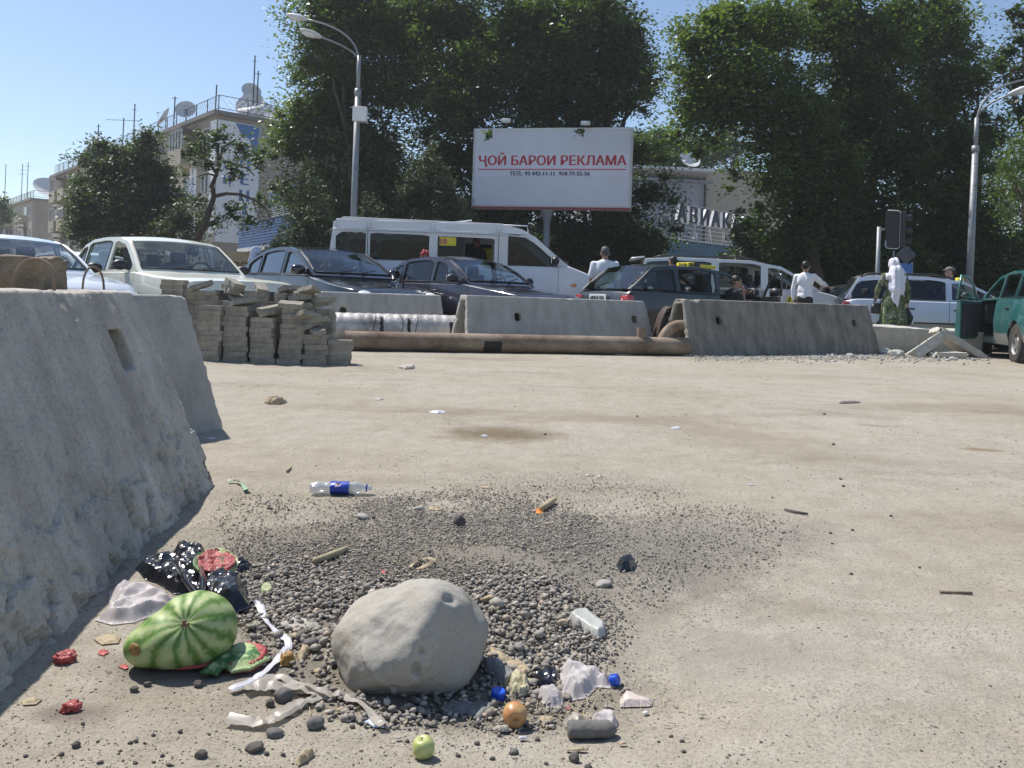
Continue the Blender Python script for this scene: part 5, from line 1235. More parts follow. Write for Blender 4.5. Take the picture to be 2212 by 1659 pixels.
# low blue-fascia halls
def corr(A, B, z0, z1, m, name, parent, ribs=9, amp=.05, horizontal=True):
    A = Vector(A); B = Vector(B); d = (B - A); n_ = Vector((d.y, -d.x, 0)).normalized(); vs = []; fs = []
    k = ribs * 6
    for i in range(k + 1):
        z = z0 + (z1 - z0) * i / k; off = amp * (1 if (i % 6) < 3 else 0); 
        for q in (A, B): vs.append(q + n_ * off + Vector((0, 0, z)))
    for i in range(k): fs.append((2 * i, 2 * i + 1, 2 * i + 3, 2 * i + 2))
    return MB().add(vs, fs).build(name, m, parent)
def hall(label, A, B, z1, fh, m, depth=8.0, legs=True):
    A = Vector((A[0], A[1], 0)); B = Vector((B[0], B[1], 0)); root = empty('ticket_hall', label, 'hall', (0, 0, 0)); d = (B - A); n_ = Vector((d.y, -d.x, 0)).normalized()
    q = math.atan2(d.y, d.x); c = (A + B) / 2 - n_ * (depth / 2 + .6); L = d.length
    MB().box((c.x, c.y, (z1 - fh) / 2), (L - .6, depth, z1 - fh), Matrix.Rotation(q, 3, 'Z')).build('wall', M['plaster'], root)
    MB().box(((A + B) / 2 - n_ * depth / 2 + Vector((0, 0, z1 - .06))), (L, depth + .0, .1), Matrix.Rotation(q, 3, 'Z')).build('roof', M['roofing'], root)
    corr(A, B, z1 - fh, z1, m, 'corrugated_fascia', root); c2 = (A + B) / 2 + Vector((0, 0, z1 - fh - .12)) - n_ * .05
    MB().box(c2, (L, .3, .22), Matrix.Rotation(q, 3, 'Z')).build('white_trim', M['frame_w'], root)
    for t in np.arange(1.6, L - 1.2, 2.6):
        w = MB().box(A + d.normalized() * t - n_ * .56 + Vector((0, 0, 1.75)), (2.0, .1, 2.3), Matrix.Rotation(q, 3, 'Z')).build('window', M['frame_w'], root); MB().box(A + d.normalized() * t - n_ * .50 + Vector((0, 0, 1.75)), (1.8, .06, 2.1), Matrix.Rotation(q, 3, 'Z')).build('pane', M['pane'], w)
    return root, A, B, n_
a1, a2 = P(517, 490, 46.5), P(745, 450, 33.0)
h1, hA, hB, hn = hall('low hall with a bright blue corrugated fascia beneath the left block', a1, (a2.x, a2.y), 4.6, 1.35, M['blue_sheet'])
a1, a2 = P(1180, 515, 41.0), P(1640, 540, 55)
h2, rA, rB, rn = hall('low hall with a faded blue corrugated fascia under the dark roof letters', a1, a2, 4.75, 1.15, M['blue_sheet2'])
mb = MB(); d_ = (rB - rA).normalized(); L_ = (rB - rA).length
for k in range(int(L_ / .32)): mb.box(rA + d_ * (k * .32) + rn * .03 + Vector((0, 0, 4.80)), (.16, .16, .10))
tag(mb.build('roof_edge_rib', M['dish'], h2), kind='stuff')
def roofsign(label, txt, A, B, px0, z0, size, m, msd, step, nrm, lat=True, z_roof=4.6):
    d = (B - A).normalized(); best = None
    for t in np.linspace(0, (B - A).length, 600):
        p = A + d * t; q = toPx(p.x, p.y, z0)[0]
        if best is None or abs(q - px0) < best[0]: best = (abs(q - px0), t)
    t0 = best[1]; root = empty('roof_sign', label, 'sign', A + d * t0)
    for i, ch in enumerate(txt):
        o = A + d * (t0 + i * step) - nrm * .5 + Vector((0, 0, z0))
        l_ = link('sign_letter', text_mesh(ch, size, frameM(o - root.location, d, (0, 0, 1)), extrude=.10, bold=.05), M[msd], root)
        link('letter_face', text_mesh(ch, size * 1.0, frameM(o + nrm * .14 - root.location, d, (0, 0, 1)), bold=.05), M[m], l_)
    L = step * len(txt); fr = MB()
    for z in np.linspace(z_roof + .25, z0 - .05, 5): fr.tube([-nrm * .5 + Vector((0, 0, z)) - d * .3, -nrm * .5 + Vector((0, 0, z)) + d * L], .022, 4)
    fr.tube([-nrm * .5 + Vector((0, 0, z0 + size * .78)) - d * .4, -nrm * .5 + Vector((0, 0, z0 + size * .78)) + d * L], .018, 4)
    for k in range(int(L / 1.6) + 1): fr.tube([-nrm * .5 + d * (k * 1.6) + Vector((0, 0, z0)), nrm * .1 + d * (k * 1.6 - .5) + Vector((0, 0, z_roof))], .022, 4); fr.tube([-nrm * .5 + d * (k * 1.6) + Vector((0, 0, z0)), -nrm * .5 + d * (k * 1.6) + Vector((0, 0, z_roof))], .022, 4)
    fr.build('sign_frame', M['dish'], root); return root
roofsign('blue and white open letters over the bright blue fascia', 'ФУРУШИ', hA, hB, 572, 5.35, 1.25, 'sign_blue', 'dish', .88, hn)
roofsign('navy block letters on a lattice over the faded blue fascia', 'АВИАКАССА', rA, rB, 1484, 5.95, 1.45, 'navy', 'dish', 1.24, rn)
kp = P(514, 572, 45); ks = empty('ticket_sign', 'tan board lettered for the ticket office right of the cream saloon', 'sign', (kp.x, kp.y, 1.0)); 
MB().box((0, 0, .5 + (kp.z - 1.4)), (2.6, .15, 1.3)).build('board', mat('tan_board', (.42, .33, .20), .8, .15), ks); link('board_letter', text_mesh('КАССА', .85, frameM((-.1, -.09, kp.z - 1.45), (1, 0, 0), (0, 0, 1)), bold=.04, sx=.8), mat('brown_letter', (.14, .08, .03), .8, .1, bump=0), ks)
for s_ in (-1.1, 1.1): MB().tube([(s_, .1, -1), (s_, .1, 1)], .05, 6).build('leg', M['trim'], ks)
# two-storey house at the right of the billboard
c0 = P(1530, 386, 60); hr = empty('two_storey_house', 'pale two-storey house with a round dish behind the navy letters', 'house', (c0.x, c0.y, 0), R(8))
MB().box((-4.5, 4.5, 5.0), (9, 8.4, 10.0)).build('blue_wall', M['plaster_blue'], hr); MB().box((3.4, 5.2, 5.55), (6.6, 9, 11.1)).build('cream_wall', M['plaster_pale'], hr)
rf = MB().box((-4.6, 4.0, 10.35), (9.6, 9.6, .22), Matrix.Rotation(R(-6), 3, 'X')).build('roof', M['dish'], hr); MB().tube([(-9.3, -.62, 10.0), (.1, -.62, 10.0)], .12, 8).build('gutter', M['steel'], rf)
MB().box((3.4, 5.2, 11.15), (6.8, 9.2, .12)).build('roof_edge', M['roofing'], hr); MB().tube([(-.2, .05, 9.9), (-.2, .05, 0)], .09, 8).build('drainpipe', M['rust_dark'], hr)
for (x, z) in ((-2.9, 7.2), (-3.0, 4.1), (-7.3, 6.8)):
    fr = MB(); [fr.box((x + q, .24, z), (.10, .12, 1.7)) for q in (-.6, .05, .6)]; [fr.box((x, .24, z + q), (1.3, .121, .10)) for q in (-.82, .3, .82)]; w = fr.build('window', M['frame_w'], hr); MB().box((x, .27, z), (1.2, .03, 1.6)).build('pane', M['pane'], w)
MB().box((-7.4, -.1, 8.1), (2.6, 1.2, .08), Matrix.Rotation(R(-12), 3, 'Y')).build('awning', M['dish'], hr)
a, b = ray(1487, 370); dish('big oval dish on the roof of the pale two-storey house', (a * 62, 62, 10.3), .85, R(-75), R(36), 1.7)

# ---------------------------------------------------------------- billboard
A = P(1018, 451, 30.3); B = P(1363, 453, 29.2); B.z = A.z; d = (B - A).normalized(); bb = empty('billboard', 'white billboard with red lettering on a single grey post', 'billboard', (0, 0, 0)); Wb = (B - A).length; Hb = 3.06
nb = d.cross(Vector((0, 0, 1))); q = math.atan2(d.y, d.x); C_ = (A + B) / 2; RZ = Matrix.Rotation(q, 3, 'Z')
MB().box(C_ + Vector((0, 0, Hb / 2)) - nb * .14, (Wb, .26, Hb), RZ).build('case', mat('white_frame_paint', (.60, .61, .62), .6, .1), bb, bevel=.01)
M['poster'] = mat('blue_white_poster', (.66, .69, .76), .7, .05, .8, 6, .12, .02); M['poster2'] = mat('white_poster_band', (.73, .73, .82), .7, .04, .8, 6, .12, .02)
MB().box(C_ + Vector((0, 0, Hb / 2 + .03)) + nb * .001, (Wb - .18, .02, Hb - .22), RZ).build('poster', M['poster'], bb)
MB().box(C_ + Vector((0, 0, Hb / 2 + .13)) + nb * .012, (Wb - .18, .012, .86), RZ).build('poster_band', M['poster2'], bb)
for z in (.05, Hb - .05): MB().box(C_ + Vector((0, 0, z)) + nb * .008, (Wb - .04, .04, .08 if z < 1 else .05), RZ).build('red_edge', mat('faded_red_edge', (.30, .05, .06), .7, .1, bump=0) if z < 1 else M['white'], bb)
RED = mat('red_lettering', (.50, .03, .05), .6, .05, bump=0); NAV = mat('dark_blue_lettering', (.03, .04, .10), .6, .05, bump=0)
me = text_mesh('ҶОЙ БАРОИ РЕКЛАМА', .50, frameM(C_ + Vector((0, 0, 1.66)) + nb * .024, d, (0, 0, 1)), bold=.016); 
link('headline', me, RED, bb)
MB().box(C_ + Vector((0, 0, 1.50)) + nb * .022, (Wb - .45, .008, .035), RZ).build('underline', RED, bb)
link('phone_line', text_mesh('ТЕЛ.: 93 442-11-11  918 77-55-56', .215, frameM(C_ + Vector((-.05, 0, 1.27)) + nb * .024, d, (0, 0, 1)), bold=.008), NAV, bb)
pc = P(1181, 500, 29.75); MB().tube([(pc.x, pc.y + .12, 0), (pc.x, pc.y + .12, A.z + .02)], .125, 16).build('post', M['steel'], bb, True); MB().tube([(pc.x, pc.y + .12, A.z - .45), (pc.x, pc.y + .12, A.z)], [.13, .26], 8).build('post_bracket', M['steel'], bb)
for px in (1093, 1263):
    p = P(px, 272, 29.6); root_l = MB().box((p.x, p.y - .25, A.z + Hb + .12), (.34, .42, .16), Matrix.Rotation(R(12), 3, 'X')).build('floodlight', M['white'], bb, True, bevel=.03); MB().tube([(p.x, p.y - .1, A.z + Hb), (p.x, p.y - .2, A.z + Hb + .08)], .02, 6).build('bracket', M['steel'], root_l)

# ---------------------------------------------------------------- street lamps, signals, signs
def lamp(label, base, top, heads, group='street lamps'):
    root = empty('street_lamp', label, 'street lamp', base, 0, group); T_ = Vector(top) - Vector(base)
    m_ = T_ * .86; MB().tube([(0, 0, 0), m_], [.105, .085], 16).build('pole', M['steel'], root, True); MB().tube([m_, T_], .06, 12).build('pole_top', M['steel'], root, True); MB().tube([m_ - T_ * .02, m_ + T_ * .012], .10, 14).build('collar', M['steel'], root, True)
    for i, hd_ in enumerate(heads):
        h_ = Vector(hd_) - Vector(base); pts = []; s0 = T_ * .97 + Vector((.02 * i, .12 * i, 0))
        c1_ = s0 + Vector((0, 0, (h_.z - s0.z) * .75))
        for k in range(15): t = k / 14; pts.append(s0 * (1 - t) ** 2 + c1_ * 2 * t * (1 - t) + h_ * t * t)
        MB().tube(pts, .028, 8).build('arm', M['steel'], root, True); dd_ = (pts[-1] - pts[-3]).normalized()
        Q = dd_.to_track_quat('X', 'Z').to_matrix(); hh = MB(); hh.ell(h_ + dd_ * .28, (.34, .15, .085), Q, 16, 10); lo = hh.build('lamp_head', M['dish'], root, True); MB().ell(h_ + dd_ * .33 - Vector((0, 0, .05)), (.22, .12, .07), Q, 14, 8).build('lamp_lens', M['lamp'], lo, True)
    return root
b_ = P(758, 640, 23); b_.z = .19
l1 = lamp('twin-armed street lamp behind the white minibus with a white box on its pole', b_, P(776, 120, 23), [P(662, 42, 23.2), P(692, 80, 22.4)])
pb_ = P(778, 247, 22.85); MB().box(pb_ - Vector(b_), (.40, .22, .42)).build('junction_box', M['white'], l1, bevel=.01)
b_ = P(2091, 650, 23); b_.z = .19
lamp('twin-armed street lamp at the right behind the teal car, arms out of frame', b_, P(2110, 255, 23), [P(2215, 172, 23.2), P(2180, 205, 22.4)])
t0 = P(1893, 640, 21); tr = empty('traffic_light', 'black traffic light with a white-edged back plate on a grey post', 'traffic light', (t0.x, t0.y, .1))
MB().tube([(0, 0, 0), (.02, 0, P(1897, 490, 21).z - .1)], .055, 12).build('post', M['steel'], tr, True)
c = P(1928, 496, 21) - Vector((t0.x, t0.y, .1)); MB().box(c, (.40, .04, 1.0), Matrix.Rotation(R(8), 3, 'Z')).build('back_plate', M['trim'], tr, bevel=.03)
fr = MB(); w_, h_ = .20, .50; pts = [(-w_ + .04, 0, h_), (w_ - .05, 0, h_), (w_, 0, h_ - .05), (w_, 0, -h_ + .05), (w_ - .05, 0, -h_), (-w_ + .05, 0, -h_), (-w_, 0, -h_ + .06), (-w_, 0, -h_ + .2)]
fr.tube([Matrix.Rotation(R(8), 3, 'Z') @ Vector(p) + c + Vector((0, -.03, 0)) for p in pts], .013, 6); fr.build('white_edge', M['white'], tr, True)
MB().box(c + Vector((.26, .12, 0)), (.14, .30, .96)).build('housing', M['trim'], tr, bevel=.02)
for k in (-.3, 0, .3): MB().lathe([(.12, 0), (.12, .2)], 14, frameM(c + Vector((.33, .12, k)), (0, 1, 0), (0, 0, 1))).build('visor', M['trim'], tr, True)
MB().tube([c + Vector((-.4, 0, -.02)), c + Vector((-.2, .02, 0))], .03, 6).build('bracket', M['steel'], tr)
s0 = P(1957, 550, 23); sg = empty('diamond_sign', 'grey back of a diamond sign behind the traffic light', 'road sign', (s0.x, s0.y, .19)); c = s0 - Vector((s0.x, s0.y, .19))
MB().box(c, (.42, .02, .42), Matrix.Rotation(R(45), 3, 'Y')).build('plate', mat('dull_sign_back', (.11, .12, .13), .7, .2), sg); MB().tube([(-.35, .02, 0), (-.35, .02, c.z + .1)], .03, 8).build('post', M['steel'], sg)
s0 = P(1957, 584, 19.5); sg = empty('blue_sign', 'small blue and white road sign beside the veiled woman', 'road sign', (s0.x, s0.y, .1)); c = s0 - Vector((s0.x, s0.y, .1))
MB().box(c, (.30, .02, .34)).build('plate', M['sign_blue'], sg); MB().add([c + Vector((-.15, -.014, -.17)), c + Vector((.07, -.014, -.17)), c + Vector((-.15, -.014, .15))], [(0, 1, 2)]).build('white_arrow', M['white'], sg); MB().tube([(.16, .02, 0), (.16, .02, c.z + .2)], .02, 8).build('post', M['steel'], sg)
# ---------------------------------------------------------------- trees
def leaves(centers, radii, n_per, size, seed, aspect=.62, shell=.45, clump=34, cr_=.42, up=.25, droop=0.0):
    rng = np.random.RandomState(seed); P0 = []
    for (c, r), n in zip(zip(centers, radii), n_per):
        k = max(3, int(n / clump)); d = rng.normal(size=(k, 3)); d /= np.linalg.norm(d, axis=1)[:, None]
        rad = shell + (1 - shell) * rng.uniform(0, 1, k) ** .6
        cc = np.array(c) + d * rad[:, None] * np.array(r) * (1 + .16 * rng.normal(size=(k, 1)))
        m = max(1, n // k); q = np.repeat(cc, m, 0); s_ = cr_ * rng.uniform(.55, 1.3, k); s_ = np.repeat(s_, m)[:, None]
        off = rng.normal(size=(len(q), 3)) * s_ * np.array([.62, .62, .42]); off[:, 2] -= droop * np.abs(rng.normal(size=len(q))) * s_[:, 0]
        P0.append(q + off)
    for (c, r), n in zip(zip(centers, radii), n_per):     # oversized leaves added deep inside the crown to block the sky
        k = int(n * .16); d = rng.normal(size=(k, 3)); d /= np.linalg.norm(d, axis=1)[:, None]; P0.append(np.array(c) + d * rng.uniform(0, 1, k)[:, None] ** .5 * np.array(r) * .62)
    ni = sum(int(n * .16) for n in n_per); p = np.concatenate(P0); n = len(p)
    nrm = rng.normal(size=(n, 3)); nrm[:, 2] = np.abs(nrm[:, 2]) + up * 2; nrm /= np.linalg.norm(nrm, axis=1)[:, None]
    t = rng.normal(size=(n, 3)); t -= nrm * (t * nrm).sum(1)[:, None]; t /= np.linalg.norm(t, axis=1)[:, None]; b = np.cross(nrm, t)
    s_ = (size * rng.uniform(.6, 1.25, n))[:, None]; s_[n - ni:] *= 2.1
    V = np.stack([p - t * s_ * .5, p + b * s_ * aspect * .5 + nrm * s_ * .08, p + t * s_ * .55, p - b * s_ * aspect * .5 + nrm * s_ * .08], 1).reshape(-1, 3)
    return V, np.arange(n * 4).reshape(-1, 4)
def tree(name, label, blobs, base, D, leafm, n_area, size, seed, trunk_r=.25, bark='bark', group=None, limbs=True, edgy=True, trunk=True, bend=0.3, cat='tree', zsq=.9, cr_=.42, clump=34, droop=0.0, aspect=.62, up=.45, depth=.9, ysh=0.0, fork=None):
    rng = random.Random(seed); ctr = []; rad = []; cnt = []
    for bl in blobs:
        px, py, r = bl[:3]; dd = D + (bl[3] if len(bl) > 3 else rng.uniform(-1.2, 1.2)); c = P(px, py, dd); rm = r * dd / F_PX
        ctr.append(tuple(c)); rad.append((rm, rm * depth, rm * zsq)); cnt.append(int(n_area * rm * rm))
    bp = P(base[0], 650, D + (base[1] if len(base) > 1 else 0)); bz = .12
    root = empty(name, label, cat, (bp.x, bp.y, bz), 0, group or {'plane_tree': 'plane trees along the far kerb', 'juniper': 'junipers before the plane trees', 'hedge': 'hedges behind the cars'}.get(name)); o = Vector((bp.x, bp.y, bz))
    if edgy:                                            # small side clumps break up the outline
        rg2 = random.Random(seed + 99)
        for c, r_, n_ in list(zip(ctr, rad, cnt)):
            for _ in range(3):
                a_ = rg2.uniform(0, 6.28); k_ = rg2.uniform(.20, .36); ctr.append((c[0] + math.cos(a_) * r_[0] * 1.02, c[1] + rg2.uniform(-.5, .2) * r_[1], c[2] + math.sin(a_) * r_[2] * 1.02)); rad.append((r_[0] * k_ * 1.3, r_[1] * k_, r_[2] * k_ * .8)); cnt.append(int(n_ * k_ * k_ * 1.5))
    zs_ = [c[2] for c in ctr]; zt_ = min(zs_) + (max(zs_) - min(zs_)) * .35; cx_ = sum(c[0] for c in ctr) / len(ctr); cy_ = sum(c[1] for c in ctr) / len(ctr)
    fk = Vector(fork) - o if fork is not None else Vector(((cx_ - o.x) * .5, (cy_ - o.y) * .5, max(1.5, zt_ - bz)))
    V, F = leaves([np.array(c) - np.array(o) for c in ctr], rad, cnt, size, seed, aspect=aspect, cr_=cr_, clump=clump, droop=droop, up=up)
    link('crown', fastmesh(V, F), M[leafm], root)
    ctr = ctr[:len(blobs)]
    pts = []
    for k in range(9):
        t = k / 8; pts.append(Vector((0, 0, 0)).lerp(fk, t) + Vector((math.sin(t * 5 + seed) * bend * t, math.cos(t * 4 + seed) * bend * .5 * t, 0)))
    mb = MB().tube(pts, [trunk_r * (1.25 if k == 0 else 1 - .06 * k) for k in range(9)], 12)
    if limbs:
        for c in ctr:
            e = Vector(c) - o; s_ = pts[rng.choice([4, 5, 6, 7, 8])]; mid = s_.lerp(e, .5) + Vector((rng.uniform(-.3, .3), rng.uniform(-.3, .3), rng.uniform(.0, .4)))
            r0 = trunk_r * .42; q = []
            for k in range(8): t = k / 7; q.append(s_ * (1 - t) ** 2 + mid * 2 * t * (1 - t) + e * t * t + Vector((.08 * math.sin(k * 2.1 + seed), 0, .08 * math.cos(k * 1.7))))
            mb.tube(q, [r0 * (1 - .11 * k) for k in range(8)], 7)
            for _ in range(3):
                a_ = q[rng.choice([4, 5, 6])]; dv_ = Vector((rng.uniform(-1, 1), rng.uniform(-1, 1), rng.uniform(-.2, 1))).normalized(); mb.tube([a_, a_ + dv_ * .6, a_ + dv_ * 1.1 + Vector((0, 0, .15))], [r0 * .3, r0 * .2, r0 * .08], 5)
    if trunk: mb.build('trunk', M[bark], root, True)
    return root
K = 1350
tree('plane_tree', 'big dark plane tree whose crown stands behind the left street lamp', [(700, 70, 85), (745, 190, 105), (690, 255, 75), (640, 320, 52), (690, 395, 72), (790, 60, 105), (800, 330, 115), (850, 450, 95), (740, 460, 70), (650, 240, 40), (620, 300, 32), (720, 20, 80), (860, 190, 90)], (800,), 32, 'leaf_plane', K, .165, 1, .32, 'bark_pale', cr_=.56, clump=90)
tree('plane_tree', 'tallest middle plane tree rising straight over the left half of the billboard', [(930, 40, 115), (1040, 100, 125), (980, 230, 115), (1140, 60, 115), (1160, 210, 115), (1070, 340, 100), (960, 360, 85), (1010, 490, 100), (1150, 360, 90), (880, 80, 90), (1100, 470, 80)], (1060,), 33, 'leaf_plane', K, .165, 2, .34, 'bark_pale', cr_=.56, clump=90)
tree('plane_tree', 'plane tree overhanging the right end of the billboard', [(1270, 50, 115), (1330, 150, 85), (1270, 230, 100), (1345, 70, 70), (1375, 130, 42), (1360, 215, 40), (1390, 170, 30), (1380, 330, 48), (1400, 420, 50), (1240, 520, 90), (1330, 540, 80), (1400, 530, 70), (1210, 340, 80), (1200, 130, 90)], (1270, 1.5), 34, 'leaf_plane', K, .165, 3, .30, 'bark_pale', cr_=.56, clump=90)
tree('plane_tree', 'spreading plane tree at the right whose low leaves hide the pale house', [(1560, 60, 95), (1490, 90, 40), (1500, 170, 48), (1600, 190, 100), (1490, 265, 45), (1560, 258, 56), (1460, 290, 22), (1660, 60, 100), (1685, 310, 55), (1700, 220, 100), (1720, 350, 100), (1735, 480, 80), (1690, 520, 40), (1530, 200, 55), (1505, 330, 18), (1545, 318, 14), (1588, 372, 17), (1575, 408, 10), (1660, 400, 30), (1640, 450, 22)], (1800,), 27, 'leaf_plane', K * 1.15, .15, 4, .30, 'bark', limbs=False, cr_=.52, clump=90)
tree('plane_tree', 'densest dark plane tree in the middle of the right-hand group', [(1800, 50, 120), (1860, 180, 125), (1800, 300, 115), (1900, 330, 110), (1780, 440, 95), (1880, 470, 110), (1840, 570, 90), (1760, 560, 80), (1930, 70, 110), (1930, 560, 80)], (1850, 1), 29, 'leaf_plane', K * 1.1, .155, 5, .38, 'bark_pale', cr_=.54, clump=90)
tree('plane_tree', 'plane tree behind the right street lamp with sky showing through its edge', [(2000, 90, 95), (2060, 60, 60), (2040, 200, 95), (1990, 330, 100), (2080, 310, 75), (2060, 430, 95), (2140, 300, 50), (1990, 500, 85), (2090, 540, 85), (2150, 470, 60), (2110, 170, 42), (2180, 560, 70)], (2110, 1), 31, 'leaf_plane', K * 1.05, .16, 6, .32, 'bark_pale', cr_=.54, clump=90)
tree('thin_tree', 'thin wispy tree reaching into the frame at the top right corner', [(2195, 30, 32), (2180, 110, 26), (2205, 180, 34), (2210, 90, 24), (2160, 150, 20), (2200, 240, 30)], (2240, 2), 27, 'leaf_small', K * .7, .15, 7, .16, cr_=.35)
tree('willow_tree', 'light green willow sprays hanging in at the right edge', [(2200, 350, 48), (2215, 420, 50), (2190, 455, 26), (2175, 380, 22), (2230, 300, 50), (2170, 350, 16)], (2270,), 19, 'leaf_will', K * 1.5, .14, 8, .14, cr_=.30, droop=1.0, aspect=.16, up=.0, clump=26)
tree('background_tree', 'lighter green tree seen through the gap behind the billboard', [(1395, 350, 62), (1450, 335, 50), (1500, 330, 48), (1390, 430, 60), (1420, 300, 28), (1560, 320, 50), (1350, 320, 40)], (1430,), 70, 'leaf_light', 420, .34, 9, .3, cr_=.8)
tree('broad_tree', 'round dark green tree before the ochre block, left of the crooked tree', [(235, 370, 62), (300, 345, 50), (185, 430, 45), (265, 440, 62), (330, 400, 52), (360, 440, 45), (215, 490, 48), (318, 300, 26), (350, 370, 30), (340, 470, 50), (290, 500, 40), (180, 345, 16), (215, 320, 22), (175, 490, 30)], (265, 1), 36, 'leaf_small', K * 1.0, .17, 10, .24, cr_=.42)
tree('shrub_tree', 'low bushy tree behind the cream saloon roof', [(390, 480, 38), (350, 520, 40), (410, 520, 30), (230, 545, 30), (440, 480, 22)], (395,), 33, 'leaf_small', K * .9, .15, 11, .12, cr_=.36, cat='tree')
ck = tree('crooked_tree', 'crooked sparse tree with a bent dark trunk before the corner banner', [(470, 300, 30), (430, 325, 32), (520, 320, 28), (405, 330, 20), (500, 365, 26), (555, 345, 24), (455, 355, 22), (560, 430, 20), (590, 405, 14), (540, 475, 24), (500, 455, 22), (430, 440, 22), (580, 480, 14), (470, 480, 18), (400, 380, 12)], (424,), 27, 'leaf_small', K * .72, .13, 12, .15, cr_=.30, limbs=False, trunk=False)
o_ = ck.location; mb = MB()
def br(pxs, r0, r1, D=27):
    pts = [P(x, y, D) - o_ for x, y in pxs]; n_ = len(pts); mb.tube(pts, [r0 + (r1 - r0) * i / (n_ - 1) for i in range(n_)], 8)
br([(424, 520), (440, 490), (452, 455), (462, 425), (458, 400), (468, 375), (472, 350), (470, 310)], .13, .035)
br([(468, 375), (478, 350), (500, 352), (530, 360), (550, 380)], .06, .02); br([(466, 372), (450, 350), (430, 335)], .06, .02); br([(466, 380), (450, 375), (425, 382)], .04, .015)
br([(458, 425), (490, 418), (520, 420), (545, 430), (570, 445), (585, 470)], .07, .015); br([(520, 420), (530, 450), (540, 480)], .03, .01); br([(475, 350), (480, 320), (510, 300)], .05, .015); br([(545, 430), (560, 470), (575, 505)], .02, .008)
mb.build('trunk', M['bark'], ck, True)
tree('far_tree', 'small green tree at the far left edge behind the second block', [(0, 450, 22), (12, 475, 16)], (2,), 90, 'leaf_light', 400, .34, 13, .2, cr_=.8)
KC = 2100
def conifer(label, cones, base, D, seed, group='junipers before the plane trees'):
    bl = []; rg = random.Random(seed)
    for (tx, ty, by, w) in cones:
        n = max(4, int((by - ty) / (w * .36)))
        for i in range(n):
            t = (i + .5) / n; r = max(7, w * (t ** .75)); 
            for s_ in ((0,) if t < .25 else (-.55, .55)): bl.append((tx + s_ * r * .8 + rg.uniform(-4, 4), ty + (by - ty) * t + rg.uniform(-5, 5), r * (.75 if s_ else .9)))
    return tree('juniper', label, bl, base, D, 'leaf_con', KC, .16, seed, .10, cr_=.22, clump=26, aspect=.22, up=.1, limbs=False, edgy=False, group=None, zsq=1.3, cat='conifer', depth=.8)
conifer('slim feathery juniper between the blue fascia and the left street lamp', [(665, 330, 560, 58), (600, 500, 570, 28), (690, 420, 580, 50)], (668,), 26, 21)
conifer('broad juniper clump left of the billboard', [(935, 280, 560, 75), (890, 340, 560, 55), (985, 400, 560, 45), (1010, 430, 560, 25)], (935,), 27.5, 22)
conifer('lower juniper peeking over the minibus roof by the street lamp', [(800, 380, 560, 40), (835, 440, 560, 40)], (815,), 27, 23)
tree('shrub', 'feathery shrub before the faded blue fascia, right of the navy letters', [(1590, 505, 26), (1620, 550, 42), (1570, 565, 30), (1650, 590, 46), (1596, 455, 12), (1640, 490, 16)], (1610,), 26, 'leaf_con', K * 1.3, .14, 24, .08, cr_=.24, limbs=False, edgy=False, cat='shrub')
def hedge(label, px0, px1, top, D, seed, m='leaf_plane'):
    bl = []; x = px0; rg = random.Random(seed)
    while x < px1: bl.append((x, top + rg.uniform(30, 60), 62 + rg.uniform(-10, 15))); bl.append((x + 25, top + 110 + rg.uniform(-10, 20), 65)); x += 62
    return tree('hedge', label, bl, ((px0 + px1) / 2,), D, m, K * .8, .20, seed, .06, limbs=False, cat='hedge')
hedge('dark hedge behind the minibus and billboard post', 800, 1420, 505, 35.5, 31)
hedge('dark hedge behind the minivan and silver estate', 1640, 2260, 505, 33.5, 32)
for (px, D, r, lb) in ((1745, 30, .26, 'pale trunk seen behind the pointing man'), (2128, 31, .22, 'pale leaning trunk right of the right street lamp')): pass
# leafy sprigs in front of the billboard
for (px, py, r, D, lb) in ((1054, 292, 11, 29.0, 'leaf sprig hanging over the top left of the billboard'), (1255, 283, 9, 28.8, 'leaf sprig at the top edge of the billboard by the right floodlight')):
    c = P(px, py, D); V, F = leaves([(0, 0, 0)], [(r * D / F_PX,) * 3], [60], .14, int(px), cr_=.12, clump=20, shell=.1)
    tag(link('leaf_sprig', fastmesh(V, F), M['leaf_plane'], None, c), lb, 'leaf sprig')
# ---------------------------------------------------------------- boulder
def softplanes(planes, dirs, p=16):
    q = np.zeros(len(dirs))
    for n_, d_ in planes:
        n_ = np.array(n_, float); n_ /= np.linalg.norm(n_); q += np.clip(dirs @ n_ / d_, 0, None) ** p
    return q ** (-1 / p)
bg = G(886, 1478); kx = 1.065 * bg.y / F_PX
bld = [((1, 0, 0), 176), ((.82, .1, .57), 152), ((.27, 0, .96), 132), ((-.42, 0, .906), 102), ((-.87, 0, .5), 146), ((-1, 0, 0), 176), ((-.80, 0, -.60), 148), ((-.30, 0, -.95), 118), ((.34, 0, -.94), 112), ((.82, 0, -.57), 150),
       ((-.42, -.60, .68), 108), ((.70, -.70, .12), 116), ((.1, -.75, -.62), 112), ((-.75, -.6, -.1), 140), ((0, 1, 0), 130), ((0, .7, .7), 124), ((.5, -.5, .75), 150), ((-.2, -.97, .05), 138), ((.3, .8, -.5), 120)]
me = ico(6, 1.0); dirs = getco(me); r = softplanes(bld, dirs, 12) * kx
co = dirs * r[:, None]
co = co + dirs * ((fbm(dirs * 2.2, 3, 2) - .5) * .022 + (fbm(dirs * 9, 3, 4) - .5) * .004)[:, None]
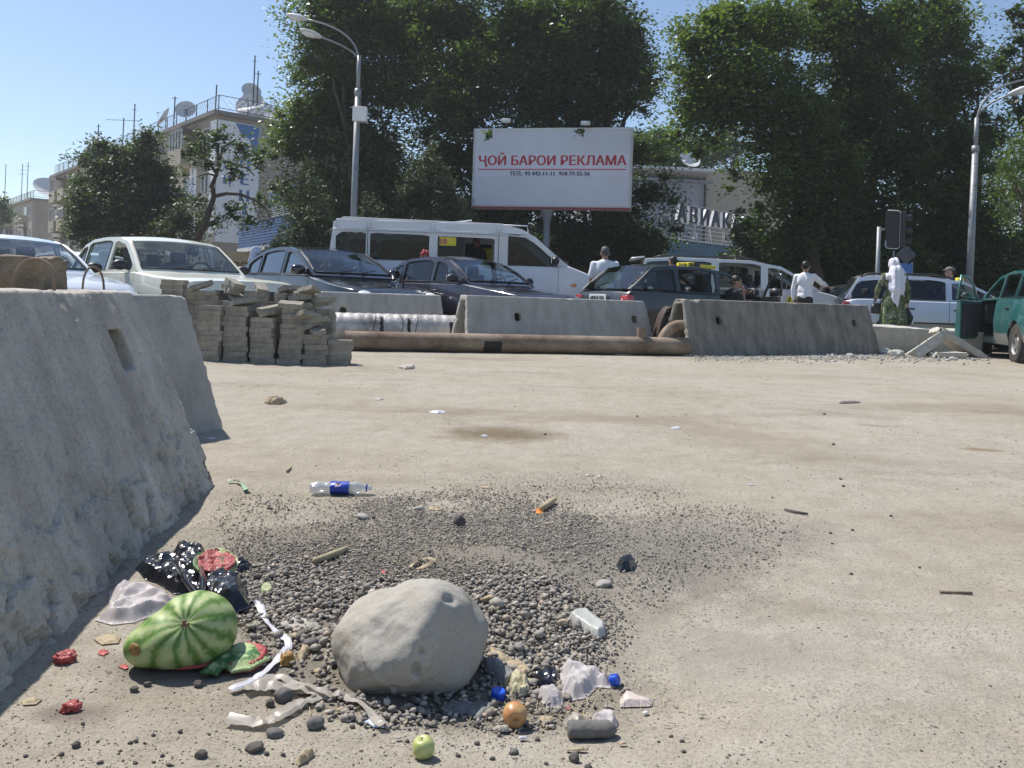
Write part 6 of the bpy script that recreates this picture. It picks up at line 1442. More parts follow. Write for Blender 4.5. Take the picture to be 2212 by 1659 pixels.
# flake scars
for (c, rad_, dep, s_) in [((-.12, -.82, -.30), .26, .018, (1.0, 1, .35)), ((.22, -.9, -.05), .20, .015, (.45, 1, 1)), ((.62, -.3, .74), .18, .010, (1, 1, .5)), ((.28, -.86, .22), .10, .009, (.5, 1, 1.2))]:
    c = np.array(c) / np.linalg.norm(c); dd_ = (dirs - c) / np.array(s_); q = np.linalg.norm(dd_, axis=1) / rad_; side_ = (dirs - c) @ np.array([.5, 0, .86])
    co = co - dirs * (dep * sstep((1 - q) / .35) * sstep(.5 + side_ / .05))[:, None]
fx, fz = co[:, 0] / kx, co[:, 2] / kx; zv = np.interp(fx, [-80, -72, -39, -11, 37, 66, 74], [30, 14, -21, -51, -23, 23, 40]); tt = fz - zv   # proud flake with a sharp lower lip
w_ = sstep((-dirs[:, 1] - .25) / .2) * sstep((fx + 82) / 10) * sstep((78 - fx) / 10)
co = co + dirs * (.011 * sstep(tt / 2.2 + .5) * np.exp(-np.clip(tt, 0, None) / 38) * w_)[:, None]
setco(me, co)
def bouldermat():
    m, nt, b, out = newmat('river_boulder'); L = nt.links.new; n1 = noise_node(nt, 5, 6, .65); n2 = noise_node(nt, 160, 4, .7); n3 = noise_node(nt, 22, 6, .7)
    a = ramp(nt, n1.outputs[0], [(.28, (.32, .288, .228)), (.5, (.37, .347, .305)), (.72, (.41, .387, .345))]); f = ramp(nt, n2.outputs[0], [(.3, (.82, .82, .82)), (.6, (1, 1, 1))]); g = ramp(nt, n3.outputs[0], [(.66, (0, 0, 0)), (.78, (.35, .35, .35))])
    c = mixc(nt, 1, a.outputs[0], f.outputs[0], 'MULTIPLY'); c = mixc(nt, g.outputs[0], c, (.30, .20, .12)); L(c, b.inputs['Base Color']); b.inputs['Roughness'].default_value = .8; b.inputs['Specular IOR Level'].default_value = .25
    bp = N(nt, 'ShaderNodeBump'); bp.inputs['Strength'].default_value = .3; bp.inputs['Distance'].default_value = .002; L(n2.outputs[0], bp.inputs['Height'])
    b2 = N(nt, 'ShaderNodeBump'); b2.inputs['Strength'].default_value = .5; b2.inputs['Distance'].default_value = .006; L(n3.outputs[0], b2.inputs['Height']); L(bp.outputs[0], b2.inputs['Normal']); L(b2.outputs[0], b.inputs['Normal']); return m
M['boulder'] = bouldermat()
BC = P(882, 1386, bg.y + .05)
tag(link('boulder', me, M['boulder'], None, BC, True), 'large smooth pale grey boulder sitting in the gravel among the litter', 'boulder')

# ---------------------------------------------------------------- separate stones
def stone(px, py, w, label, flat=.7, seed=0, group=None, name='stone', m='stone_grey'):
    g = G(px, py); r = w * g.y / F_PX / 2; me = ico(3, 1); d_ = getco(me); rg = np.random.RandomState(seed)
    co = d_ * (1 + (fbm(d_ * 1.3 + seed * 3.1, 3, seed) - .5) * .7)[:, None] * np.array([1, .78, flat]) * r; setco(me, co)
    return tag(link(name, me, M[m], None, (g.x, g.y, g.z + r * flat * .6), True, (0, rg.uniform(-.2, .2), rg.uniform(-.6, .6))), label, 'stone', group)
M['stone_grey'] = mat('grey_stone', (.165, .155, .145), .85, .25, 14, 90, .3, .003); M['stone_dark'] = mat('dark_stone', (.115, .10, .09), .85, .25, 14, 90, .3, .003); M['stone_pale'] = mat('pale_stone', (.36, .34, .31), .85, .2, 14, 90, .3, .003)
for i, a in enumerate([(681, 1572, 38, 'smooth teardrop grey stone alone on the dust in front of the plastic strips', .8), (584, 1526, 20, 'small upright dark stone left of the teardrop grey stone', 1), (551, 1620, 40, 'long flat dark stone left of the lone purple apple-sized pebbles', .5),
                       (594, 1590, 38, 'long grey stone between the apple and the left edge stones', .55), (435, 1635, 26, 'dark oval stone near the bottom edge', .7), (164, 1614, 18, 'dark stone near the left bottom corner', .9), (612, 1513, 44, 'rounded grey-brown cobble under the plastic strips', .8),
                       (992, 1137, 26, 'upright dark stone in the gravel behind the boulder', 1.2), (1240, 1645, 24, 'upright dark stone near the bottom, right of the green apple', 1.1), (1305, 1265, 36, 'flat pale stone among the gravel near the black scrap', .4), (783, 1120, 34, 'pale flat stone below the plastic bottle', .4),
                       (905, 1102, 22, 'pale grey pebble right of the pale flat stone', .5), (1030, 1570, 20, 'dark pebble by the grey paper scrap', .8), (290, 1493, 18, 'dark pebble below the split watermelon, on the left', .8), (318, 1482, 16, 'dark pebble below the split watermelon, second from left', .8), (428, 1483, 20, 'dark pebble below the split watermelon, on the right', .8),
                       (760, 1330, 30, 'flattish grey stone left of the boulder', .5), (670, 1400, 34, 'angular grey stone among the gravel beside the white ribbon', .8), (985, 1262, 10, 'tiny stone at the top of the boulder', .7), (1270, 1660, 18, 'dark pebble at the bottom edge below the grey bottle', .7), (1110, 1628, 22, 'brown pebble right of the green apple', .6)]):
    stone(a[0], a[1], a[2], a[3], a[4], i + 3, m=('stone_dark' if 'dark' in a[3] else 'stone_pale' if 'pale' in a[3] else 'stone_grey'))
rg = random.Random(5)
for i in range(34):
    px, py = rg.uniform(40, 900), rg.uniform(1560, 1655)
    if rg.random() < .35: px = rg.uniform(900, 1500); py = rg.uniform(1590, 1655)
    stone(px, py, rg.uniform(6, 13), 'tiny dark pebble lying singly on the bare dust at the bottom', .7, i + 40, 'tiny loose pebbles in the foreground', 'pebble', 'stone_dark')
for i in range(16):
    px, py = rg.uniform(1150, 2150), rg.uniform(880, 1250)
    stone(px, py, rg.uniform(5, 8), 'tiny dark pebble lying singly on the open dust at the right', .7, i + 90, 'tiny loose pebbles on the open ground', 'pebble', 'stone_dark')

# ---------------------------------------------------------------- watermelons
def melonmat(name, axis, N_=9, light=(.31, .37, .17), dark=(.11, .19, .05), mottle=False, phase=0):
    m, nt, b, out = newmat(name); L = nt.links.new; tc = N(nt, 'ShaderNodeTexCoord')
    ax = Vector(axis).normalized(); tc_ = tc.outputs['Object']
    if not mottle:
        sb = N(nt, 'ShaderNodeVectorMath', operation='SUBTRACT'); L(tc_, sb.inputs[0]); sb.inputs[1].default_value = (.022, .035, .062); tc_ = sb.outputs[0]
    ax = ax; e1 = ax.orthogonal().normalized(); e2 = ax.cross(e1)
    nz_ = noise_node(nt, 16, 5, .7); nf = noise_node(nt, 60, 4, .7)
    if mottle:
        r = ramp(nt, noise_node(nt, 22, 4, .6).outputs[0], [(.46, dark), (.54, light), (.8, sc(light, 1.25))])
    else:
        dots = []
        for e in (e1, e2):
            d_ = N(nt, 'ShaderNodeVectorMath', operation='DOT_PRODUCT'); L(tc_, d_.inputs[0]); d_.inputs[1].default_value = e; dots.append(d_.outputs['Value'])
        at_ = N(nt, 'ShaderNodeMath', operation='ARCTAN2'); L(dots[0], at_.inputs[0]); L(dots[1], at_.inputs[1])
        mu = N(nt, 'ShaderNodeMath', operation='MULTIPLY'); mu.inputs[1].default_value = N_; L(at_.outputs[0], mu.inputs[0])
        nm = N(nt, 'ShaderNodeMath', operation='MULTIPLY_ADD'); nm.inputs[1].default_value = 9.5; L(nz_.outputs[0], nm.inputs[0]); L(mu.outputs[0], nm.inputs[2])
        si = N(nt, 'ShaderNodeMath', operation='SINE'); L(nm.outputs[0], si.inputs[0]); s2 = N(nt, 'ShaderNodeMath', operation='MULTIPLY_ADD'); s2.inputs[1].default_value = .5; s2.inputs[2].default_value = .5; L(si.outputs[0], s2.inputs[0])
        ad = N(nt, 'ShaderNodeMath', operation='MULTIPLY_ADD'); ad.inputs[1].default_value = 1.0; L(nf.outputs[0], ad.inputs[0]); L(s2.outputs[0], ad.inputs[2])
        m3 = N(nt, 'ShaderNodeMath', operation='MULTIPLY'); m3.inputs[1].default_value = .55; L(ad.outputs[0], m3.inputs[0])
        r = ramp(nt, m3.outputs[0], [(.28, dark), (.45, sc(dark, 1.7)), (.60, light), (.85, sc(light, 1.3))])
    L(r.outputs[0], b.inputs['Base Color']); b.inputs['Roughness'].default_value = .48; b.inputs['Specular IOR Level'].default_value = .3
    bp = N(nt, 'ShaderNodeBump'); bp.inputs['Strength'].default_value = .15; bp.inputs['Distance'].default_value = .003; L(nz_.outputs[0], bp.inputs['Height']); L(bp.outputs[0], b.inputs['Normal']); return m
M['melon'] = melonmat('striped_melon_rind', (.05, -.76, .64), 12); M['melon2'] = melonmat('mottled_melon_rind', (0, 0, 1), mottle=True, light=(.34, .42, .20), dark=(.06, .15, .05))
M['flesh'] = mat('red_melon_flesh', (.55, .035, .045), .30, .45, 45, 140, .7, .006, c2=(.75, .16, .14)); M['pith'] = mat('pale_melon_pith', (.55, .52, .34), .5, .25, 30, 90, .2, .003, c2=(.60, .35, .25))
g = G(372, 1452); wm = empty('watermelon', 'biggest striped watermelon shell, split and lying face down with a bulging left lip', 'watermelon', (g.x, g.y + .02, g.z))
mb = MB(); mb.ell((.024, .045, .068), (.094, .085, .086), n=28, m=18); mb.ell((-.050, .002, .050), (.066, .058, .048), Matrix.Rotation(R(20), 3, 'Z'), 24, 16); mb.ell((-.012, .02, .058), (.088, .078, .066), n=24, m=16)
me = remesh(mb, .006, 8); co = getco(me); co[:, 2] = np.where(co[:, 2] < .012, .012 + (co[:, 2] - .012) * .15, co[:, 2])
axm = Vector((.05, -.76, .64)).normalized(); pole = np.array([.03, -.02, .12]); dq = np.linalg.norm(co - pole, axis=1); e1 = axm.orthogonal().normalized(); e2 = axm.cross(e1)
rel = co - np.array([.022, .03, .06]); an_ = np.arctan2(rel @ np.array(e1), rel @ np.array(e2)); co = co - getno(me) * (.006 * np.exp(-(dq / .016) ** 2) + .0009 * np.sin(an_ * 9) * np.exp(-(dq / .09) ** 2))[:, None]
cz_ = np.abs((co[:, 0] + .048) * .80 - (co[:, 2] - .085) * .60); co = co - getno(me) * (.0025 * np.exp(-(cz_ / .010) ** 2) * (co[:, 2] > .05))[:, None]
setco(me, co); link('rind', me, M['melon'], wm, smooth=True)
mb = MB(); [mb.ell((.028 + .006 * math.cos(k * 1.9), -.030 + .004 * math.sin(k), .112 + .005 * math.sin(k * 1.9)), (.006, .004, .004), n=8, m=5) for k in range(4)]; mb.build('blossom_scar', M['rust'], wm, True)
me = MB().ell((-.07, -.052, .062), (.017, .006, .014), Matrix.Rotation(R(-25), 3, 'Z')).build('brown_bruise', mat('brown_bruise', (.30, .17, .06), .6, .3, 60), wm, True)
mb = MB(); mb.ell((.01, .02, .012), (.085, .05, .010), n=20, m=8); mb.build('flesh', M['flesh'], wm, True)

def poly_w(pts, dz=0.0): return [G(x, y, dz) for x, y in pts]
def sheet(name, label, cat, pts, h, m, seed, freq=22, dens=None, edge=.012, ridge=.6, dz=.003, parent=None, under=True, thick=0.0, lift=0.0, group=None, crisp=2.0, tilt=None, aniso=None):
    """thin crumpled thing from its outline on the ground: real relief, own thickness"""
    W_ = poly_w(pts, lift); cx_ = sum(p.x for p in W_) / len(W_); cy_ = sum(p.y for p in W_) / len(W_); cz = float(gz(cx_, cy_))
    P2 = []
    n_ = len(W_)
    size = max(max(p.x for p in W_) - min(p.x for p in W_), max(p.y for p in W_) - min(p.y for p in W_)); st = dens or size / 34
    rg = np.random.RandomState(seed)
    for i in range(n_):
        a_, b_ = W_[i], W_[(i + 1) % n_]; k = max(1, int((b_ - a_).length / st))
        for j in range(k):
            t = j / k; P2.append(Vector((a_.x + (b_.x - a_.x) * t - cx_ + rg.normal() * st * .12, a_.y + (b_.y - a_.y) * t - cy_ + rg.normal() * st * .12)))
    nb = len(P2); E_ = [(i, (i + 1) % nb) for i in range(nb)]
    xs_, ys_ = [p.x for p in P2], [p.y for p in P2]
    gx_, gy_ = np.meshgrid(np.arange(min(xs_), max(xs_), st), np.arange(min(ys_), max(ys_), st)); q = np.stack([gx_.ravel(), gy_.ravel()], 1) + rg.uniform(-.3, .3, (gx_.size, 2)) * st
    B_ = np.array([[p.x, p.y] for p in P2]); 
    ins = np.zeros(len(q), bool); j = nb - 1
    for i in range(nb):
        xi, yi, xj, yj = B_[i, 0], B_[i, 1], B_[j, 0], B_[j, 1]; c_ = ((yi > q[:, 1]) != (yj > q[:, 1])) & (q[:, 0] < (xj - xi) * (q[:, 1] - yi) / (yj - yi + 1e-12) + xi); ins ^= c_; j = i
    q = q[ins]; 
    if len(q): dmin = np.min(np.linalg.norm(q[:, None] - B_[None], axis=2), axis=1); q = q[dmin > st * .5]
    vs = P2 + [Vector(p) for p in q]
    r = delaunay_2d_cdt(vs, E_, [], 1, 1e-6); V2 = np.array([[v.x, v.y] for v in r[0]])
    d_ = np.min(np.linalg.norm(V2[:, None] - B_[None], axis=2), axis=1)
    an = seed * 1.3 if aniso is None else aniso; U_ = V2[:, 0] * math.cos(an) + V2[:, 1] * math.sin(an); W2 = -V2[:, 0] * math.sin(an) + V2[:, 1] * math.cos(an)
    wp = (fbm(np.stack([V2[:, 0] * freq * .5, V2[:, 1] * freq * .5, np.full(len(V2), seed * 3.1)], 1), 2, seed + 7) - .5) * 2.2
    p3 = np.stack([U_ * freq * .38 + wp, W2 * freq * 1.25 + wp * 1.3, np.full(len(V2), seed * 1.7)], 1)
    rd = 1 - np.abs(fbm(p3, 3, seed) - .5) * 2 * crisp * 1.4; rd2 = 1 - np.abs(fbm(p3 * 2.3 + 9, 2, seed + 1) - .5) * 2 * crisp
    rel = (1 - ridge) + ridge * np.clip(np.clip(rd, 0, 1) ** 1.6 * .7 + np.clip(rd2, 0, 1) * .3, 0, 1)
    if 'film' in (m if isinstance(m, str) else m.name) or 'frosted' in str(m):   # crumpled film: straight creases meeting at sharp ridges
        rg3 = np.random.RandomState(seed + 500); acc = 0; tw_ = 0
        for k_ in range(7):
            t_ = rg3.uniform(0, math.pi); f_ = freq * rg3.uniform(.35, 2.0); ph_ = rg3.uniform(0, 1); w_ = 1 / (.5 + f_ / freq)
            ww = (fbm(np.stack([V2[:, 0] * freq * .6, V2[:, 1] * freq * .6, np.full(len(V2), k_ * 2.3)], 1), 2, seed + k_) - .5) * 1.4
            q_ = (V2[:, 0] * math.cos(t_) + V2[:, 1] * math.sin(t_)) * f_ + ph_ + ww; acc = acc + w_ * np.abs((q_ % 1) * 2 - 1); tw_ += w_
        rel = (1 - ridge) + ridge * np.clip(acc / tw_ * 1.5 - .2, 0, 1)
    z = gz(V2[:, 0] + cx_, V2[:, 1] + cy_) - cz + dz + h * sstep(d_ / edge) * rel
    if tilt: z = z + V2[:, 0] * tilt[0] + V2[:, 1] * tilt[1] - min(0, (V2[:, 0] * tilt[0] + V2[:, 1] * tilt[1]).min())
    me = bpy.data.meshes.new(name); me.from_pydata(np.concatenate([V2, z[:, None]], 1).tolist(), [], [tuple(f) for f in r[2]]); me.update()
    if thick: me = eval_mesh(me, [('SOLIDIFY', dict(thickness=thick, offset=-1))])
    o = link(name, me, m if not isinstance(m, str) else M[m], parent, None if parent else (cx_, cy_, cz), 14 if 'film' in str(m) else True)
    if parent: o.location = Vector((cx_, cy_, cz)) - parent.location
    else: tag(o, label, cat, group)
    return o
M['crust'] = mat('bread_crust', (.55, .33, .13), .7, .4, 50, 120, .3, .003, c2=(.72, .62, .46))
M['film_white'] = filmmat('white_plastic_film', (.80, .75, .74), .80, .5, .4); M['film_clear'] = filmmat('dirty_clear_film', (.62, .57, .50), .72, .35, .3); M['paper'] = filmmat('dusty_paper', (.50, .46, .40), 1, .8, .15); M['husk'] = filmmat('dry_husk', (.52, .42, .27), 1, .7, .2)
M['film_black'] = mat('black_bin_liner', (.012, .012, .016), .20, .3, 30, 90, .2, .003, coat=.4); M['ribbon'] = filmmat('white_ribbon', (.78, .77, .82), .96, .3, .2); M['grey_paper'] = mat('grey_cardboard_scrap', (.20, .20, .195), .9, .3, 30, 90, .3, .003)
# second melon piece, flat, red underneath
g = G(505, 1462); w2 = empty('watermelon_piece', 'flat chunk of mottled green watermelon rind over red flesh, right of the biggest shell', 'watermelon piece', (g.x, g.y, g.z))
sheet('flesh', '', '', [(482, 1442), (495, 1458), (540, 1456), (572, 1440), (580, 1418), (540, 1402), (490, 1420)], .022, 'flesh', 5, 18, ridge=.15, edge=.004, parent=w2)
sheet('rind', '', '', [(432, 1447), (470, 1452), (484, 1437), (500, 1446), (540, 1440), (583, 1418), (560, 1388), (515, 1385), (465, 1405)], .016, 'melon2', 6, 14, ridge=.15, edge=.03, parent=w2, dz=.016, thick=.006, lift=.020)
# piece in the black bag
g = G(470, 1250); w3 = empty('watermelon_half', 'broken watermelon chunk with wet red flesh facing up, sunk in the black bag', 'watermelon piece', (g.x, g.y - .02, g.z + .055))
Q = Matrix.Rotation(R(28), 3, 'X') @ Matrix.Rotation(R(20), 3, 'Z') @ Matrix.Rotation(R(14), 3, 'Y')
mb = MB(); vs = []; me = ico(4, 1); dd_ = getco(me); co = dd_ * np.array([.062, .052, .058]); co[:, 2] = np.minimum(co[:, 2], .002 + .004 * np.sin(co[:, 0] * 90)); co = co @ np.array(Q).T; setco(me, co); link('rind', me, M['melon2'], w3, smooth=35)
me = ico(4, 1); dd_ = getco(me); co = dd_ * np.array([.054, .045, .012]); co[:, 2] = np.where(co[:, 2] > 0, .006 + (fbm(dd_ * 5, 4, 4) - .5) * .020, -.01); co = co @ np.array(Q).T; setco(me, co); link('flesh', me, M['flesh'], w3, smooth=True)
# black bag around it
bk = empty('black_bin_bag', 'torn shiny black plastic bag crumpled around the broken watermelon chunk', 'plastic bag', tuple(G(420, 1290)))
sheet('bag_sheet', '', '', [(292, 1228), (330, 1212), (372, 1205), (400, 1220), (430, 1215), (470, 1245), (505, 1262), (535, 1280), (540, 1318), (505, 1332), (460, 1325), (415, 1322), (410, 1290), (375, 1285), (340, 1262), (310, 1250)], .040, 'film_black', 12, 18, ridge=.7, edge=.02, parent=bk, thick=.0012, dens=.0042)
sheet('bag_sheet', '', '', [(445, 1262), (500, 1258), (532, 1275), (543, 1322), (500, 1335), (440, 1328), (418, 1300)], .052, 'film_black', 14, 20, ridge=.35, edge=.035, parent=bk, thick=.0012, dens=.0042, dz=.012)
sheet('bag_sheet', '', '', [(372, 1200), (420, 1190), (445, 1200), (440, 1240), (400, 1262), (380, 1240)], .042, 'film_black', 15, 22, ridge=.6, edge=.018, parent=bk, thick=.0012, dens=.0042, dz=.010)
sheet('bag_sheet', '', '', [(505, 1212), (545, 1222), (540, 1235), (510, 1240)], .022, 'film_black', 16, 40, ridge=.8, edge=.012, parent=bk, thick=.0012, dens=.005)
def tubepath(pts, D0=None, r=.006, n=8, dz=.02): return [G(x, y, dz + (z if len(q) > 2 else 0)) for q in pts for (x, y, z) in [(q[0], q[1], q[2] if len(q) > 2 else 0)]]
MB().tube(tubepath([(380, 1215), (398, 1250), (425, 1285), (455, 1300)], dz=.045), [.010, .008, .009, .006], 8).build('bag_fold', M['film_black'], bk, True, loc=-bk.location)
MB().tube(tubepath([(432, 1215), (438, 1255), (436, 1290), (445, 1318)], dz=.05), [.007, .010, .008, .012], 8).build('bag_fold', M['film_black'], bk, True, loc=-bk.location)
sheet('plastic_bag', 'crumpled white plastic bag lying left of the black bag by the foreground block', 'plastic bag', [(205, 1335), (238, 1312), (235, 1275), (262, 1258), (300, 1258), (345, 1268), (383, 1292), (372, 1315), (330, 1325), (290, 1340), (240, 1345)], .036, 'film_white', 21, 18, ridge=.8, edge=.03, lift=.008, thick=.001, dens=.0042)
sheet('plastic_bag', 'crumpled translucent white bag with twisted neck at the right of the litter', 'plastic bag', [(1212, 1425), (1235, 1420), (1262, 1440), (1300, 1450), (1325, 1462), (1318, 1478), (1290, 1476), (1268, 1498), (1235, 1505), (1210, 1490), (1208, 1450)], .042, 'film_white', 22, 18, ridge=.7, edge=.025, lift=.012, thick=.001, dens=.005)
sheet('plastic_scrap', 'torn white plastic cup piece left below the right white bag', 'plastic scrap', [(1157, 1500), (1178, 1492), (1182, 1486), (1205, 1492), (1220, 1508), (1213, 1530), (1195, 1532), (1175, 1528)], .026, 'film_white', 23, 30, ridge=.6, edge=.014, thick=.001, dens=.004)
sheet('plastic_scrap', 'pinkish white plastic scrap lying furthest right of the litter', 'plastic scrap', [(1338, 1515), (1350, 1500), (1372, 1508), (1410, 1515), (1408, 1528), (1370, 1530), (1340, 1530)], .016, filmmat('pinkish_film', (.72, .62, .56), 1, .4, .2), 24, 26, ridge=.6, edge=.010, thick=.001, dens=.004)
sheet('plastic_scrap', 'crushed white wrapper behind the grey cylinder at bottom right', 'plastic scrap', [(1270, 1568), (1285, 1550), (1320, 1548), (1336, 1562), (1330, 1582), (1300, 1585)], .026, 'film_white', 25, 30, ridge=.7, edge=.012, thick=.001, dens=.004)
sheet('plastic_scrap', 'beige crumpled scrap left of the crushed white wrapper', 'plastic scrap', [(1215, 1562), (1235, 1548), (1262, 1556), (1258, 1572), (1228, 1580)], .022, 'film_clear', 26, 30, ridge=.7, edge=.010, thick=.001, dens=.004)
sheet('plastic_scrap', 'glossy black plastic scrap lying alone on the gravel at right', 'plastic scrap', [(1330, 1222), (1340, 1210), (1365, 1209), (1376, 1222), (1365, 1236), (1340, 1238)], .030, 'film_black', 27, 24, ridge=.6, edge=.014, thick=.001, dens=.004)
sheet('plastic_scrap', 'torn black plastic scrap between the husks and the white bag', 'plastic scrap', [(1145, 1470), (1160, 1452), (1185, 1455), (1200, 1438), (1212, 1470), (1205, 1488), (1165, 1492)], .024, 'film_black', 28, 28, ridge=.7, edge=.012, thick=.001, dens=.004)
sheet('paper_scrap', 'pale torn paper lying flat left of the boulder', 'paper scrap', [(600, 1350), (640, 1335), (690, 1345), (695, 1358), (650, 1362), (620, 1362)], .010, 'paper', 31, 30, ridge=.7, edge=.01, thick=.001)
sheet('paper_scrap', 'grey torn cardboard in the boulder shade beside the blue cap', 'paper scrap', [(945, 1535), (985, 1522), (1040, 1520), (1075, 1530), (1060, 1545), (1035, 1560), (1005, 1545), (960, 1548)], .014, 'grey_paper', 32, 26, ridge=.7, edge=.01, thick=.0012)
sheet('paper_scrap', 'grey cardboard flap sticking out from under the right side of the boulder', 'paper scrap', [(1040, 1440), (1062, 1430), (1110, 1455), (1120, 1470), (1090, 1490), (1065, 1465), (1045, 1455)], .020, 'grey_paper', 33, 20, ridge=.4, edge=.01, thick=.0012)
sheet('husk', 'long crumpled pale husk leaning right of the boulder', 'husk', [(1055, 1408), (1070, 1405), (1100, 1425), (1140, 1440), (1152, 1455), (1135, 1470), (1110, 1458), (1080, 1438), (1060, 1425)], .028, 'husk', 34, 24, ridge=.8, edge=.012, thick=.001, dens=.004)
sheet('corn_husk', 'yellowish shredded corn husk above the ripe apple', 'husk', [(1098, 1470), (1120, 1462), (1145, 1478), (1148, 1500), (1125, 1510), (1100, 1505)], .034, mat('corn_husk', (.60, .52, .26), .8, .4, 50, 120, .5, .004, c2=(.66, .62, .45)), 35, 40, ridge=.7, edge=.012, thick=.001, dens=.004)
sheet('husk', 'dry curled husk standing between the ribbon and the boulder', 'husk', [(640, 1420), (655, 1400), (672, 1388), (675, 1405), (660, 1425), (648, 1435)], .022, 'husk', 36, 20, ridge=.6, edge=.008, thick=.001, dens=.004)
sheet('leaf_litter', 'brown dry leaf on the dust left of the biggest watermelon', 'leaf', [(202, 1382), (235, 1372), (262, 1378), (255, 1392), (220, 1395)], .006, 'husk', 37, 16, ridge=.5, edge=.01, thick=.001)
sheet('leaf_litter', 'orange brown scrap by the foot of the foreground block at bottom left', 'leaf', [(45, 1516), (70, 1508), (92, 1512), (78, 1524), (50, 1526)], .006, 'husk', 38, 16, ridge=.5, edge=.01, thick=.001)
sheet('rind_scrap', 'small green watermelon rind alone on the gravel behind the ribbon', 'rind', [(560, 1278), (568, 1266), (585, 1268), (592, 1278), (582, 1288), (564, 1287)], .012, mat('pale_green_rind', (.32, .42, .15), .5, .3, 40, 90, .2, c2=(.50, .50, .30)), 39, 20, ridge=.2, edge=.006, thick=.002)
sheet('rotten_fruit', 'mushy orange-brown fruit remains beside the white ribbon', 'fruit', [(600, 1432), (610, 1415), (632, 1420), (640, 1430), (625, 1442), (605, 1441)], .022, mat('rotten_orange', (.42, .14, .02), .4, .6, 50, 120, .5, .004, c2=(.62, .36, .06)), 41, 60, ridge=.7, edge=.008)
for i, (px, py, s_, lb) in enumerate([(140, 1430, 46, 'biggest lump of red watermelon flesh on the dust near the block'), (153, 1536, 40, 'red and brown melon pulp lump at the bottom left'), (222, 1412, 26, 'thin smear of red melon flesh beside the biggest watermelon'), (700, 1325, 16, 'bright red scrap on the gravel left of the boulder'), (614, 1408, 12, 'red scrap on the gravel between ribbon and melon'), (268, 1442, 22, 'dark red melon bit in front of the biggest watermelon'), (1165, 1105, 26, 'orange red scrap on the gravel far behind the boulder'), (828, 1238, 20, 'orange red scrap on the gravel above the boulder'), (1230, 1532, 16, 'dark red bit right of the torn white cup'), (575, 1480, 9, 'tiny red bit by the plastic strips')]):
    g_ = s_ / 2; rg = random.Random(i); pts = [(px + g_ * math.cos(t) * rg.uniform(.6, 1.1), py + g_ * .55 * math.sin(t) * rg.uniform(.6, 1.1)) for t in [2 * math.pi * k / 9 for k in range(9)]]
    if i < 2:
        g_ = G(px, py); r_ = s_ * g_.y / F_PX / 2; me = ico(4, 1); d_ = getco(me); co = d_ * (1 + (fbm(d_ * 2.6 + i * 7, 4, i + 3) - .5) * 1.3)[:, None] * np.array([1.0, .8, .62]) * r_; setco(me, co)
        tag(link('melon_flesh', me, M['flesh'], None, (g_.x, g_.y, g_.z + r_ * .42), True), lb, 'fruit scrap'); continue
    sheet('melon_flesh', lb, 'fruit scrap', pts, .022 if i < 2 else .007, 'flesh' if i != 6 else 'orange', 50 + i, 90, ridge=.55, edge=.016 if i < 2 else .010, dens=.003 if s_ > 20 else .002)
# dried twists
sheet('twig_scrap', 'shrivelled orange brown stalk at the bottom edge left of the green apple', 'stalk', [(638, 1650), (648, 1638), (670, 1628), (682, 1630), (668, 1645), (645, 1658)], .016, 'husk', 61, 60, ridge=.8, edge=.006, dens=.003)
# ribbons and strips
def ribbon(name, label, cat, pts, w, m, seed=0, dz=.008, wave=.006, up=.2, twist=.5):
    W_ = [G(x, y, dz) for x, y in pts]; f = []
    for i in range(len(W_) - 1):
        for k in range(6): t = k / 6; f.append(W_[i].lerp(W_[i + 1], t))
    f.append(W_[-1]); f2 = [f[0]] + [(f[i - 1] + f[i] * 2 + f[i + 1]) / 4 for i in range(1, len(f) - 1)] + [f[-1]]; vs = []; fs = []
    for i, p in enumerate(f2):
        d_ = (f2[min(i + 1, len(f2) - 1)] - f2[max(i - 1, 0)]).normalized(); s_ = d_.cross(Vector((0, 0, 1))).normalized(); tw = twist * math.sin(i * .35 + seed) + up; nz_ = noise.noise(Vector((i * .25, seed, 0)))
        s_ = s_ * math.cos(tw) + Vector((0, 0, 1)) * math.sin(tw); ww = w * (1 + .35 * nz_); o_ = Vector((0, 0, abs(wave * nz_) * 2 + w * .5 * abs(math.sin(tw))))
        for k in (-1, -.4, .3, 1): vs.append(p + o_ + s_ * ww * .5 * k + Vector((0, 0, .10 * w * (k == -.4))))
    for i in range(len(f2) - 1):
        for k in range(3): fs.append((4 * i + k, 4 * i + k + 1, 4 * i + 5 + k, 4 * i + 4 + k))
    c0 = sum(f2, Vector()) / len(f2); me = MB().add([v - c0 for v in vs], fs).mesh(); me = eval_mesh(me, [('SOLIDIFY', dict(thickness=.0008))])
    return tag(link(name, me, M[m], None, c0, 25), label, cat)
ribbon('ribbon', 'long white plastic ribbon curving from the black bag past the melon piece', 'ribbon', [(538, 1305), (555, 1303), (565, 1320), (575, 1345), (600, 1368), (622, 1385), (624, 1402), (600, 1425), (575, 1450), (540, 1478), (498, 1491)], .017, 'ribbon', 1, up=.1, twist=.35)
ribbon('plastic_strip', 'broad grubby clear plastic strip folded over the gravel, left end', 'plastic strip', [(527, 1490), (560, 1482), (610, 1486), (660, 1490), (700, 1500)], .040, 'film_clear', 2, up=.05, twist=.15)
ribbon('plastic_strip', 'upper clear plastic strip running right to the small stones before the boulder', 'plastic strip', [(560, 1462), (610, 1466), (660, 1486), (705, 1502), (745, 1505), (780, 1522), (805, 1545), (828, 1572)], .022, 'film_clear', 3, up=.15, twist=.3)
ribbon('plastic_strip', 'lowest plastic strip trailing down left to a point over the dust', 'plastic strip', [(690, 1505), (655, 1520), (620, 1540), (590, 1555), (550, 1565), (490, 1555)], .024, 'film_clear', 4, up=.2, twist=.2)
